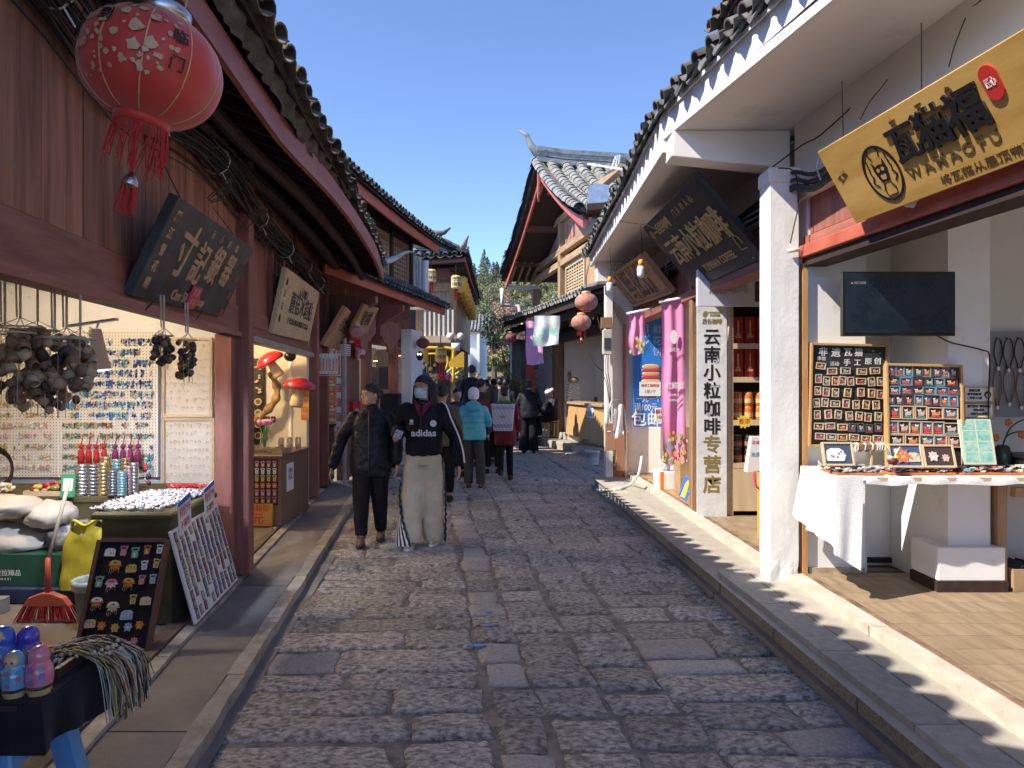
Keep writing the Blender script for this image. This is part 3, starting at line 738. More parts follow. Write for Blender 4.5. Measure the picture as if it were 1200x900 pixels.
TR = smoothP([V((1.65, 3.0, 3.76)), V((1.41, 4.2, 3.74)), V((1.17, 5.5, 3.70)), V((1.15, 7.2, 3.62)), V((1.14, 9.2, 3.57)), V((1.16, 10.4, 3.56)), V((1.16, 11.0, 3.59))], 4)
TRn = [V((2.35, -2.5, 3.86)), V((1.75, .8, 3.84)), V((1.65, 3.0, 3.76))]
tiled_roof(BR, TR, (1, 0), radians(25), 1.2, tile_m, sp=.20, r=.074, rows_as_parts=3, seed=14, jit=.02, n=8, bmat=beige_m)
tiled_roof(BR, TRn, (1, .1), radians(25), 1.6, tile_m, sp=.20, r=.074, rows_as_parts=0, seed=15, jit=.02, n=5, bmat=beige_m)
# row of hanging drip tiles between the covers, against the white fascia
dt = MB(); dt.smooth = False
pts = [(-.07, 0), (-.055, -.05), (0, -.10), (.055, -.05), (.07, 0)]
dt.add([(x, -.004, z) for x, z in pts] + [(x, .010, z) for x, z in pts], [(4,3,2,1,0), (5,6,7,8,9)] + [(i, i+1, i+6, i+5) for i in range(4)])
dm = dt.mesh('drip_tile', tile_m); LT = sum((b-a).length for a, b in zip(TR, TR[1:])); r_ = random.Random(2)
for i in range(int(LT/.2)):
 p, t = lerp_poly(TR, (i+.5)*.2); out = V((0,0,1)).cross(t).normalized()
 if out.x > 0: out = -out
 z = V((0,0,1)); m4 = Matrix((t, z.cross(t).normalized(), z)).transposed().to_4x4(); m4.translation = p + V((-.035, 0, -.004)) + t*r_.uniform(-.01, .01)
 link('drip_tile', dm, BR, IR @ m4 @ Matrix.Rotation(.35 + r_.uniform(-.1, .1), 4, 'X'))
wb_ = MB(); wb_.smooth = True
def fn(a, b):
 p, t = lerp_poly(TR, a*LT); return IR @ (p + V((.035 + .03*b, 0, .02 - .05*b - .02*abs(sin(pi*a*LT/.2)))))
wb_.grid(fn, 160, 3); 0 and wb_.build('tile_bedding', pm('dark bedding', (.05,.05,.05), (.16,.16,.15), 8, .95, .8, 30), BR)
# wall above the shops
wallu = lambda Y: fx(Y)
FN = Frame((2.045+.1*4.98, 0), ang=atan2(1, -.1))
def fwall(name, Y0, Y1, v0, v1, z0, z1, mat, bev=0):
 if Y1 < 5.21 and Y0 < 5: m = MB(); m.bx(Y0*1.005, Y1*1.005, v0, v1, z0, z1, IR @ FN.m); return m.build(name, mat, BR, bev=bev)
 u0, u1 = (FR.i @ V((fx(Y0), Y0, 0))).x, (FR.i @ V((fx(Y1), Y1, 0))).x
 m = MB(); m.bx(u0, u1, v0, v1, z0, z1); return m.build(name, mat, BR, bev=bev)
fwall('wall', -2, 5.2, -.4, -.05, 2.98, 3.50, plaster_w); fwall('wall', 5.2, 11, -.4, -.12, 2.98, 3.42, plaster_w)
fwall('lintel', -2, 4.98, -.16, .05, 2.455, 2.54, redtrim, .006)
fwall('lintel_underside', -2, 4.96, -.15, .02, 2.40, 2.452, darkwood)
for a, b in ((4.2, 4.95), (3.5, 4.15), (2.8, 3.45)): fwall('wall_panel', a, b, -.1, -.03, 2.62, 2.95, redwood, .006)
fwall('panel_rail', -2, 4.98, -.12, .0, 2.545, 2.61, redwoodh); fwall('panel_rail', -2, 4.98, -.12, -.0, 2.955, 2.99, redwoodh)
fwall('lintel', 5.15, 10.9, -.16, .03, 2.50, 2.60, redwoodh, .006)
for a, b in ((5.2, 6.2), (6.25, 7.2), (7.25, 8.2), (8.25, 9.4), (9.45, 10.85)): fwall('wall_panel', a, b, -.1, -.03, 2.61, 2.97, redwood, .006)
# door frame timber beside the pillar, tall brown post, thin red post
wbx(BR, 'door_frame', 2.02, 2.055, 4.93, 4.99, .24, 2.42, pm('orange worn frame', (.40,.20,.07), (.52,.30,.14), 5, .5, .3, 30, (5,5,.6), c3=(.65,.55,.42), s3=12, t3=.66))
uP = FR.at(811, 450).x; m = MB(); m.bx(uP-.06, uP+.06, -.12, .02, .16, 2.9); m.build('door_post', pm('brown door post', (.16,.085,.045), (.36,.22,.13), 2.5, .6, .4, 25, (6,6,.5), c3=(.10,.06,.04), s3=4, t3=.6), BR, bev=.008)
uQ = FR.at(738, 450).x; m = MB(); m.bx(uQ-.05, uQ+.05, -.08, .02, .16, 2.9); m.build('door_post', pm('thin red post', (.22,.06,.04), (.34,.13,.09), 3, .6, .4, 25, (6,6,.5)), BR, bev=.006)
# floors: laminate planks
def plank_floor(x0f, x1, y0, y1, z, mat, w=.16, L=1.1):
 r = random.Random(int(y0*10)); y = y0
 while y < y1 - .01:
  y2 = min(y+w, y1); x = x0f((y+y2)/2) - r.uniform(0, L) ; x = x0f(y)
  first = r.uniform(.3, L)
  while x < x1 - .01:
   x2 = min(x + (first if x == x0f(y) else L), x1)
   m = MB(); m.bx(x+.0015, x2-.0015, y+.0015, y2-.0015, z-.012, z, IR); m.build('floor_board', mat, BR); x = x2
  y = y2
plank_floor(lambda y: fx(y)+.02, 4.4, 2.2, 4.96, .262, floor_wood, .19, 2.3)
plank_floor(lambda y: fx(y)+.02, 3.3, 5.14, 7.6, .228, floor_wood, .2, 2.2)
plank_floor(lambda y: fx(y)+.02, 3.0, 7.8, 10.9, .220, floor_or, .22, 1.2)
wbx(BR, 'floor_slab', 2.05, 4.4, -2, 11, .05, .20, concrete)
# interior of the near shop
wbx(BR, 'partition', 2.06, 2.47, 4.965, 5.12, .24, 3.0, plaster)
wbx(BR, 'partition', 2.47, 3.3, 5.25, 5.35, .24, 3.0, plaster_w)
wbx(BR, 'partition', 2.47, 2.50, 5.0, 5.25, .24, 3.0, plaster_w)
wbx(BR, 'column', 2.80, 3.07, 4.56, 5.249, .24, 3.0, plaster)
wbx(BR, 'column_plinth', 2.70, 3.13, 4.50, 4.80, .33, .545, plaster, .006)
wbx(BR, 'column_skirting', 2.69, 3.14, 4.49, 4.80, .24, .329, darkwood)
wbx(BR, 'skirting', 2.07, 2.46, 4.945, 4.965, .262, .30, pm('worn skirting', (.30,.22,.13), (.45,.38,.28), 9))
wbx(BR, 'skirting', 2.50, 2.80, 5.23, 5.25, .262, .30, darkwood)
wbx(BR, 'side_partition', 3.3, 4.6, 5.0, 5.1, .24, 3.0, plaster_w)
wbx(BR, 'back_wall', 4.4, 4.5, -2, 11, .2, 3.0, plaster_w)
wbx(BR, 'ceiling', 2.03, 4.4, -2, 5.3, 2.88, 2.94, plaster_w)
wbx(BR, 'cable_trunking', 2.62, 2.64, 5.235, 5.248, 1.2, 3.0, plaster_w)
# coffee shop and cake shop shells
wbx(BR, 'back_partition', 2.2, 4.4, 7.62, 7.7, .2, 3.0, plaster_w)
wbx(BR, 'ceiling', 2.03, 4.4, 5.35, 10.9, 2.88, 2.94, plaster_w)
wbx(BR, 'end_wall', 1.86, 4.4, 11.0, 11.15, .1, 3.4, plaster)
wbx(BR, 'side_wall', 3.0, 3.05, 7.7, 11.0, .2, 3.0, plaster_w)
wbx(BR, 'end_pillar', 1.42, 1.53, 10.75, 10.95, .05, 3.1, plaster_old, .008)
wbx(BR, 'end_wall', 1.53, 1.86, 10.98, 11.08, .05, 3.1, plaster_old)
wbx(BR, 'end_post', 1.71, 1.745, 10.9, 10.96, .16, 2.5, redtrim)
# upper storey behind the eave
wbx(BR, 'upper_wall', 2.25, 5, -2, 11, 3.5, 4.5, plaster)
for i in range(8): wbx(BR, 'upper_panel', 1.98, 2.03, 3.9+i*.3, 4.19+i*.3, 4.12, 4.75, redwood)
wbx(BR, 'upper_rail', 1.95, 2.04, 3.0, 6.3, 4.04, 4.115, redwoodh); wbx(BR, 'upper_rail', 1.95, 2.04, 3.0, 6.3, 4.76, 4.84, redwoodh)
wbx(BR, 'upper_block', 2.05, 5, 2, 6.3, 4.0, 5.0, darkwood)
U2 = [V((1.76, 2.4, 4.72)), V((1.78, 4.4, 4.70)), V((1.80, 6.3, 4.70))]
tiled_roof(BR, U2, (1, 0), radians(25), 1.8, tile_old, sp=.22, r=.08, rows_as_parts=0, seed=18, jit=.02, mortar=.12)

# ------------------------------------------------------------ gabled house at the bend
FG = Frame((2.2, 13.9), (.85, 20.9)); LG = 7.13
BG = thing('gabled_timber_house', 'honey timber house with red bargeboards and curled grey ridge at the bend', 'building', (0,0,0), fr=FG)
IG = im(BG)
def gp(px, py, v=0): p = FG.at(px, py, v); return p
def gbeam(name, p, q, w, h, mat, bev=.01): m = MB(); m.beam(p, q, w, h); return m.build(name, mat, BG, bev=bev)
A = gp(683, 249, .9); Pk = gp(633, 196, .9); Z_ = gp(592, 327, .9)
zE = (A.z + Z_.z)/2; 
# bargeboards
for p, q in ((Z_, Pk), (Pk, A)):
 m = MB(); t = .05; h = .30; a, b = p.copy(), q.copy(); N = 8; vs = []
 for i in range(N+1):
  f = i/N; c = a.lerp(b, f); sag = -.08*sin(pi*f)
  for dy, dz in ((0, 0), (0, -h), (-t, -h), (-t, 0)): vs.append((c.x, .9+dy, c.z + sag + dz))
 fs = [(i*4+k, i*4+(k+1)%4, i*4+4+(k+1)%4, i*4+4+k) for i in range(N) for k in range(4)] + [(3,2,1,0), (4*N, 4*N+1, 4*N+2, 4*N+3)]
 m.add(vs, fs); m.build('bargeboard', redtrim, BG)
m = MB(); m.prism([(0,0),(.14,.0),(.12,-.55),(.07,-.72),(.02,-.55)], 0, .05, Matrix.Translation((Pk.x-.07, .96, Pk.z-.12)) @ Matrix(((1,0,0,0),(0,0,-1,0),(0,1,0,0),(0,0,0,1)))); m.build('gable_pendant', redtrim, BG)
# wall: posts, beams, panels
xc0, xc1 = .1, LG - .1
uL = gp(628, 340).x; uM = gp(659.5, 300).x; uR = .1
ridgeZ = Pk.z
def roofz(u): 
 return (A.z + (Pk.z-A.z)*(u-A.x)/(Pk.x-A.x) if u < Pk.x else Z_.z + (Pk.z-Z_.z)*(Z_.x-u)/(Z_.x-Pk.x)) - .42
for u, w_ in ((uL, .22), (uM, .22), (uR+1.0, .2), (gp(664,300).x-.04, .07)):
 gbeam('post', V((u, 0, 3.0)), V((u, 0, roofz(u)-.02)), w_, w_, honey)
zb = [gp(659, 322).z, gp(659, 308).z, gp(661, 276).z]
zb = [gp(640, 322).z, gp(640, 309).z, gp(640, 275).z]
for k, z in enumerate(zb):
 us_ = [u for u in (0.1, LG-.1)]
 lo_, hi_ = .1, uL
 gbeam('tie_beam', V((lo_, .03+.004*k, z)), V((hi_, .03+.004*k, z)), .16, .17, honeyh)
for (u0, u1) in ((.2, 1.0), (1.2, uM-.15), (uM+.15, (uM+uL)/2-.03), ((uM+uL)/2+.03, uL-.13)):
 for z0, z1 in ((zb[1]+.09, zb[2]-.09), (zb[2]+.1, 9)):
  m = MB(); za, zc = min(z1, roofz(u0)), min(z1, roofz(u1))
  if za < z0+.05 and zc < z0+.05: continue
  um_ = Pk.x if (u0 < Pk.x < u1) else None
  pts = [(u0, z0), (u1, z0), (u1, max(zc, z0+.02))] + ([(um_, min(z1, roofz(um_)))] if um_ else []) + [(u0, max(za, z0+.02))]
  m.prism([(a, b) for a, b in pts], -.05, .0, Matrix(((1,0,0,0),(0,0,1,0),(0,1,0,0),(0,0,0,1)))); m.build('wall_panel', pm('sun faded red panel', (.30,.16,.11), (.42,.24,.18), 4, .7, .3, 20, c3=(.34,.07,.06), s3=3, t3=.55, var=.1), BG)
a, b = gp(686, 340).x, gp(663.5, 340).x
lattice(BG, a, b, gp(675, 347).z, zb[0]-.10, -.02, 7, 9, palewood, darkwood, out=1, fw=.10, bw=.035, name='lattice_window')
m = MB(); m.bx(.2, a-.05, -.06, -.0, 3.1, zb[0]-.09); m.build('wall_panel', honey, BG)
m = MB(); m.bx(.2, uL, -.9, -.8, 2.9, zb[0]); m.build('balcony_back', darkwood, BG)
m = MB(); m.bx(.1, LG+.0, -4.5, -.9, .3, 4.6); m.build('house_block', plaster_w, BG)
m = MB(); m.bx(.1, uL, -.9, .02, 2.86, 3.02); m.build('upper_floor', darkwood, BG)
# purlin ends under the gable
for px, py in ((631, 266), (615, 307), (608, 318)):
 q = gp(px, py, .5); gbeam('purlin', V((q.x, .86, q.z)), V((q.x, -.8, q.z)), .22, .26, pm('red brown purlin', (.10,.03,.025), (.16,.06,.045), 3, .7))
for u in (Pk.x, 1.2, 2.2): gbeam('purlin', V((u, .85, roofz(u)+.15)), V((u, -.8, roofz(u)+.15)), .2, .22, darkwood)
for i in range(9):
 f = .12 + i*.095; p = Z_.lerp(Pk, f)
for i in range(5):
 v = .75 - i*.22; gbeam('rafter', V((Z_.x, v, Z_.z-.12)), V((Pk.x, v, Pk.z-.12)), .07, .08, honeyh, 0); gbeam('rafter', V((A.x, v, A.z-.12)), V((Pk.x, v, Pk.z-.12)), .07, .08, honeyh, 0)
# roof slopes
pit = math.atan2(Pk.z-zE, (Z_.x-A.x)/2)
dirx = (V((.85, 20.9, 0)) - V((2.2, 13.9, 0))).normalized()
P1 = [FG.w(A.x-.1, 1.0, A.z-.02), FG.w(A.x-.1, -5.5, A.z-.02)]
P2 = [FG.w(Z_.x+.1, 1.0, Z_.z), FG.w(Z_.x+.1, -5.5, Z_.z)]
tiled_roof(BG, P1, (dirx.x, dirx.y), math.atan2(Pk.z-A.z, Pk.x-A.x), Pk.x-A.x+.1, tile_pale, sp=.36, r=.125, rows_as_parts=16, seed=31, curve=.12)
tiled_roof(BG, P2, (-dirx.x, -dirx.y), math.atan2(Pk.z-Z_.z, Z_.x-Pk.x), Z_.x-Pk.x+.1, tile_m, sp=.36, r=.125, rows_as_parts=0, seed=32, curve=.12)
rz = Pk.z + .12
ridge(BG, [FG.w(Pk.x, 1.0, rz+.05), FG.w(Pk.x, .3, rz), FG.w(Pk.x, -5.5, rz)], tile_pale, .32, .24,
  tip=[FG.w(Pk.x, .75, rz+.18), FG.w(Pk.x, 1.0, rz+.24), FG.w(Pk.x, 1.15, rz+.42), FG.w(Pk.x, 1.22, rz+.62), FG.w(Pk.x, 1.42, rz+.72)])
q = [FG.w(A.x-.05, 1.0, A.z+.12), FG.w(Pk.x, 1.0, Pk.z+.10)]
for (s0, s1) in ((A, Pk), (Z_, Pk)):
 m = MB(); 
 for i in range(14):
  f0, f1 = i/14, (i+1.02)/14; sg = lambda f: -.08*sin(pi*f)+.10
  a, b = s0.lerp(s1, f0), s0.lerp(s1, f1); m.beam(V((a.x, .93, a.z+sg(f0))), V((b.x, .93, b.z+sg(f1))), .16, .09)
 m.build('verge_tiles', tile_m, BG)
# lower pent roof
e0, e1 = gp(679, 346, 1.2), gp(590, 377, 1.2)
PE = [FG.w(e0.x-.3, 1.2, e0.z+.02), FG.w(e0.x, 1.2, e0.z), FG.w((e0.x+e1.x)/2, 1.2, (e0.z+e1.z)/2-.03), FG.w(e1.x, 1.2, e1.z+.03)]
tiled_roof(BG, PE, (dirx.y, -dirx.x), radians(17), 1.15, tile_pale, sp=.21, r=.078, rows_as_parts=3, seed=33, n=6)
fascia(BG, [p + V((.05,0,-.17)) for p in PE], .13, darkwood)
for i in range(10):
 u = e0.x + (e1.x-e0.x)*i/9; gbeam('rafter', V((u, 1.14, e0.z-.1)), V((u, 0, e0.z+.22)), .06, .08, darkwood, 0)
gbeam('eave_plate', V((e0.x, .9, 2.95)), V((e1.x, .9, 3.1)), .16, .16, darkwood)
# ground floor: posts, walls
uPo = gp(658, 450).x
gbeam('post', V((uPo, .1, .3)), V((uPo, .1, 3.0)), .24, .24, pm('brown main post', (.16,.08,.045), (.27,.15,.09), 3, .6, .3, 20, (5,5,.5)))
m = MB(); m.bx(uPo+.13, LG+.1, -.06, .06, .3, 2.95); m.build('blue_white_wall', pm('pale blue wall', (.50,.60,.62), (.58,.67,.68), 2, .8, .1, 20), BG)
m = MB(); m.bx(.1, uPo-.1, -2.2, -2.1, .3, 2.95); m.build('inner_wall', plaster_w, BG)
m = MB(); m.bx(uPo-.1, uPo+.12, -2.1, -.05, .3, 2.95); m.build('inner_wall', plaster_w, BG)
gbeam('lintel', V((.1, .12, 2.72)), V((LG, .12, 2.78)), .18, .22, darkwood)
gbeam('red_post', V((gp(621,450,.9).x, .9, .1)), V((gp(621,450,.9).x, .9, 3.0)), .22, .22, pm('dark red column', (.18,.02,.015), (.26,.04,.03), 3, .5))
gbeam('drain_pipe', V((Z_.x-.1, .85, Z_.z-.25)), V((Z_.x-.1, -.1, Z_.z-.27)), .1, .1, white)
m = MB(); m.smooth = True; m.tube([(Z_.x, 1.0, Z_.z-.28), (Z_.x, .98, Z_.z-.75), (uL+.5, .95, Z_.z-.78), (uL+.3, .5, Z_.z-.80), (uL+.3, .3, Z_.z-1.5), (uL+.6, .9, Z_.z-2.0)], .06, 8); m.build('gutter_pipe', white, BG)
# steps
ST = thing('stone_steps', 'two long grey stone steps before the corner shop counter', 'steps', (0,0,0))
def stepb(off, z0, z1, name='step'):
 a, b = V((.60, 18.7, 0)), V((2.15, 14.6, 0)); d_ = (b-a).normalized(); n_ = V((d_.y, -d_.x, 0)); n_ = n_ if n_.x > 0 else -n_
 L = (b-a).length; N = 4; 
 for i in range(N):
  p, q = a + d_*(L*i/N+.006) + n_*off, a + d_*(L*(i+1)/N-.006) + n_*off; m = MB()
  m.add([(*p.xy, z0), (*q.xy, z0), (*(q+n_*2.4).xy, z0), (*(p+n_*2.4).xy, z0), (*p.xy, z1), (*q.xy, z1), (*(q+n_*2.4).xy, z1), (*(p+n_*2.4).xy, z1)], [(0,3,2,1),(4,5,6,7),(0,1,5,4),(1,2,6,5),(2,3,7,6),(3,0,4,7)])
  m.build(name, kerbstone, ST, bev=.01)
stepb(0, -.1, .17); stepb(.42, .1701, .34)
# ------------------------------------------------------------ background: hill, trees, far house
def leafcloud(mb, c, r, n, size, rn, clump=None, flat_=.0):
 """n leaf faces scattered through lumpy clumps inside an ellipsoid"""
 K = clump or max(3, n//60); cl = []
 for i in range(K):
  d = V((rn.gauss(0,1), rn.gauss(0,1), rn.gauss(0,1))).normalized()*rn.uniform(.35, .92)
  cl.append((V((d.x*r[0], d.y*r[1], d.z*r[2])), rn.uniform(.22, .42)))
 for i in range(n):
  q, s = rn.choice(cl); d = V((rn.gauss(0,1), rn.gauss(0,1), rn.gauss(0,1))).normalized()*(rn.random()**.5)
  p = V(c) + q + V((d.x*r[0], d.y*r[1], d.z*r[2]))*s
  a = V((rn.gauss(0,1), rn.gauss(0,1), rn.gauss(0,1)*(1-flat_))).normalized(); b = a.orthogonal().normalized().cross(a); e = a.cross(b)
  b = (b*cos(i) + e*sin(i)).normalized(); e = a.cross(b); z = size*rn.uniform(.6, 1.3)
  mb.mi(rn.randrange(3)).add([p-b*z, p+e*z*.5, p+b*z, p-e*z*.5], [(0,1,2,3)])
def leafmats(n, cs): return [pm(f'{n} {i}', c, tuple(min(x*1.5, 1) for x in c), 3, .75, spec=.3, var=.2) for i, c in enumerate(cs)]
pineL = leafmats('conifer green', [(.13,.16,.085), (.17,.20,.11), (.21,.22,.12)])
mixL = leafmats('olive green', [(.15,.16,.07), (.18,.18,.09), (.21,.19,.10)])
rustL = leafmats('rusty blossom', [(.26,.13,.10), (.33,.18,.15), (.24,.17,.09)])
darkL = leafmats('dark evergreen', [(.018,.03,.018), (.028,.045,.024), (.04,.055,.03)])
limeL = leafmats('lime foliage', [(.18,.21,.05), (.25,.26,.08), (.14,.18,.06)])
bark = pm('bark', (.06,.045,.035), (.14,.11,.09), 6, .9, .8, 20, (4,4,.6))
def zhill(x, y): 
 t = max(0, min(1, (y-42)/85)); return 18.0*(t*t*(3-2*t)) + .045*(x+20)*t*.6 + 1.2*noise.noise(V((x*.05, y*.05, 0)))*t + max(0, y-127)*.05
m = MB(); m.smooth = True; m.grid(lambda a, b: (-90+220*a, 38+170*b, zhill(-90+220*a, 38+170*b)-.2), 40, 36)
m.build('hillside', pm('hill scrub', (.09,.10,.045), (.17,.15,.08), .6, .9, 1, 1.2, c3=(.22,.15,.10), s3=.25, t3=.55, bd=.4), kind='structure')
def conifer(seed, leaf, H=6.5):
 rn = random.Random(seed); cr = MB()
 for k in range(26):
  f = k/25; z = H*(.14 + .84*f); R = H*.29*(1-f)**.8 + .12
  for j in range(5): a = rn.uniform(0, 6.28); leafcloud(cr, (cos(a)*R*.55, sin(a)*R*.55, z), (R*.5, R*.5, H*.035), 14, .17, rn, 2)
 tr = MB(); tr.tube([(0,0,-.5), (.03,0,H*.5), (0,0,H*.96)], [.16,.1,.02], 6)
 return cr.mesh('crown', leaf), tr.mesh('trunk', bark)
def broad(seed, leaf, H=5, R=2.2, n=1100, size=.16):
 rn = random.Random(seed); cr = MB(); leafcloud(cr, (0,0,H*.62), (R, R, H*.36), n, size, rn, 16)
 tr = MB(); tr.tube([(0,0,-.5), (.05,.05,H*.3), (0,.1,H*.5)], [.15,.11,.07], 6)
 for k in range(6):
  a = k*1.05; tr.tube([(0,.05,H*.3), (cos(a)*R*.3, sin(a)*R*.3, H*.5), (cos(a)*R*.65, sin(a)*R*.65, H*.72)], [.07,.045,.015], 5)
 return cr.mesh('crown', leaf), tr.mesh('trunk', bark)
con = [conifer(1, pineL), conifer(2, pineL, 7.5), conifer(3, mixL, 6)]
bro = [broad(4, mixL), broad(5, rustL, 4, 2.0), broad(6, rustL, 3.4, 2.2), broad(7, pineL, 4.6, 1.9)]
rt = random.Random(12)
words_h = ['slender', 'bushy', 'tall', 'leaning', 'low', 'spreading', 'narrow', 'pale', 'dark', 'crooked']
def tree(kind, M2, x, y, z, s, label, cat='tree', group=None):
 t = thing(kind, label, cat, (x, y, z), rt.uniform(0, 6.28), group); t.scale = (s, s, s*rt.uniform(.9, 1.15))
 link('crown', M2[0], t); link('trunk', M2[1], t)
for i in range(60):          # far wooded ridge
 px = 528 + i*2.6 + rt.uniform(-3, 3); y = rt.uniform(104, 128); x = (px-600)/F*y; k = rt.choice([0, 1, 2, 2, 2])
 tree('pine_tree', con[k], x, y, zhill(x, y)-.5, rt.uniform(.42, .72), 'conifer among the many covering the far wooded ridge beyond the rooftops', group='conifers on the far ridge')
for i in range(48):
 px = 528 + i*3.2 + rt.uniform(-3, 3); y = rt.uniform(78, 100); x = (px-600)/F*y; k = rt.choice([0, 0, 3, 3])
 tree('hillside_tree', bro[k], x, y, zhill(x, y)-.6, rt.uniform(.6, .85), 'green broadleaf tree crowded on the middle slope of the hill', group='green trees on the middle slope')
for i in range(34):
 px = 548 + i*3.2 + rt.uniform(-3, 3); y = rt.uniform(56, 76); x = (px-600)/F*y
 tree('rusty_tree', bro[rt.choice([1, 2])], x, y, zhill(x, y)-.7, rt.uniform(.7, 1.0), 'rust pink leaved tree low on the hill above the street end', group='rust pink trees low on the hill')
a = thing('tall_pine', 'tallest dark conifer on the ridge, standing just left of the gap between the roofs', 'tree', (-4.4, 112, zhill(-4.4, 112)-.5)); a.scale = (.62, .62, .8)
link('crown', con[1][0], a); link('trunk', con[1][1], a)
# near trees at the street end
t = broad(9, darkL, 3.6, .62, 1500, .06); a = thing('dark_evergreen', 'dark dense evergreen tree at the end of the street', 'tree', (-.78, 30, 1.6)); link('crown', t[0], a); link('trunk', t[1], a)
t = broad(10, limeL, 2.4, .75, 1300, .055); a = thing('lime_bush', 'yellow green sunlit bush beside the alley at the street end', 'bush', (-.15, 25.5, 1.2)); link('crown', t[0], a); link('trunk', t[1], a)
t = broad(12, rustL, 3.2, 1.1, 1500, .07); a = thing('flowering_tree', 'pale pink blossoming tree behind the corner shop eave', 'tree', (-.1, 37, 3.2)); link('crown', t[0], a); link('trunk', t[1], a)
t = broad(13, limeL, 2.0, .5, 700, .05); a = thing('hanging_plant', 'hanging green plant on the corner of the alley by the grey door', 'plant', (.25, 21.6, .1)); link('crown', t[0], a); link('trunk', t[1], a)
# far house with striped tiled roof
FH = thing('far_white_house', 'small far house with striped grey roof and pale wall closing the street', 'building', (-1.7, 33, 0))
wbx(FH, 'wall', -2.7, -1.25, 33, 36, 0, 4.0, pm('pale blue grey wall', (.45,.50,.52), (.55,.58,.6), 2, .8))
wbx(FH, 'wall', -4.7, -1.9, 31.2, 33, 0, 3.0, plaster_old)
wbx(FH, 'eave_beam', -2.6, -1.0, 32.75, 32.85, 3.92, 4.02, pm('pink beam', (.5,.28,.26), (.6,.36,.33), 3))
wbx(FH, 'corner_post', -1.62, -1.5, 32.7, 32.95, 0, 3.9, white)
tiled_roof(FH, [V((-2.5, 32.7, 4.06)), V((-1.05, 32.7, 4.06))], (0, 1), radians(30), 1.4, tile_pale, sp=.16, r=.05, rows_as_parts=4, seed=40, n=6)
RH = thing('alley_shed', 'grey corrugated shed door under a slate roof right of the street end', 'shed', (.35, 22.5, 0))
for i in range(7): wbx(RH, 'door_board', .0+i*.14, .135+i*.14, 22.5+i*.01, 22.55+i*.01, .0, 2.9, pm('blue grey door board', (.13,.15,.17), (.20,.22,.24), 3, .6, .2, 20, var=.2))
wbx(RH, 'roof_slab', -.15, 1.3, 22.2, 24, 2.9, 2.98, tile_m); wbx(RH, 'drain_pipe', -.06, -.01, 22.4, 22.45, 0, 3.0, zinc)
WH = thing('side_lane_wall', 'white rendered garden wall closing the lane behind the crowd', 'wall', (-.3, 28, 0))
wbx(WH, 'wall_face', -1.6, .9, 28, 28.2, 0, .9, greywood); wbx(WH, 'coping', -1.65, .95, 27.95, 28.25, .9, 1.0, tile_m)
for x, s_, k, lb in ((-1.5, .40, 0, 'small olive bush left behind the crowd at the street end'), (-1.0, .32, 1, 'rusty flowering shrub in the middle behind the crowd'), (-.4, .42, 0, 'larger olive bush right behind the crowd at the street end'), (.2, .36, 3, 'dark green bush nearest the alley behind the crowd')): tree('street_end_bush', bro[k], x, 27.2, 0, s_, lb, 'bush')
# zinc roof hood near the gabled house
q = FG.up(701, 230, A.x-.6) if False else None
ZB = thing('zinc_roof_hood', 'galvanised sheet metal hood standing on the roof beside the gabled house', 'duct', (1.60, 12.6, 4.6))
I = im(ZB); c = W(700, 230, 13.3)
m = MB(); m.add([I @ p for p in (W(687,245,13.2), W(712,243,13.2), W(714,217,13.2), W(697,214,13.2), W(689,221,13.2))] + [I @ p for p in (W(687,245,13.9), W(712,243,13.9), W(714,217,13.9), W(697,214,13.9), W(689,221,13.9))],
 [(4,3,2,1,0), (5,6,7,8,9)] + [(i, (i+1)%5, (i+1)%5+5, i+5) for i in range(5)]); m.build('hood', zinc, ZB)
m = MB(); m.beam(I @ W(686,248,13.5), I @ W(716,246,13.5), .75, .12); m.build('hood_base', darkwood, ZB)
m = MB(); m.tube([I @ W(689, 192, 15), I @ W(762, 204, 13)], .02, 6); m.build('roof_pipe', white, ZB)
m = MB(); [m.tube([I @ W(716+dx, 200, 15.5), I @ W(722+dx*.6, 183-abs(dx)*.2, 15.5)], .02, 5) for dx in (0, 4, 8)]; m.build('antenna', zinc, ZB)
# ------------------------------------------------------------ leaning sign boards
def board_thing(name, label, cat, P0, P1, T0, thick, mat, group=None, edge=None, bev=.004):
 """P0,P1 bottom corners in reading order, T0 top corner over P0 (world). local x right, y up, z out; origin = centre of the face"""
 x = (P1-P0).normalized(); up = (T0-P0); up = up - x*up.dot(x); h = up.length; w = (P1-P0).length
 M_ = plane_m(P0 + (P1-P0)/2 + up/2, x, up)
 t = thing(name, label, cat, M_.translation, 0, group); t.rotation_euler = M_.to_euler()
 m = MB(); m.bx(-w/2, w/2, -h/2, h/2, -thick, 0); m.build('board', mat, t, bev=bev)
 return t, w, h
T_ = Matrix.Translation
def lab(t, s, size, mat, x, y, rot=0, z=.001, **k):
 return text(s, size, mat, t, T_((x, y, z)) @ Matrix.Rotation(rot, 4, 'Z'), **k)
def sign_pts(fr, BL, BR, TL, v0, flip=False):
 p0, p1 = fr.at(*BL, v0), fr.at(*BR, v0); q = fr.up(*TL, p0.x)
 return fr.m @ p0, fr.m @ p1, fr.m @ q
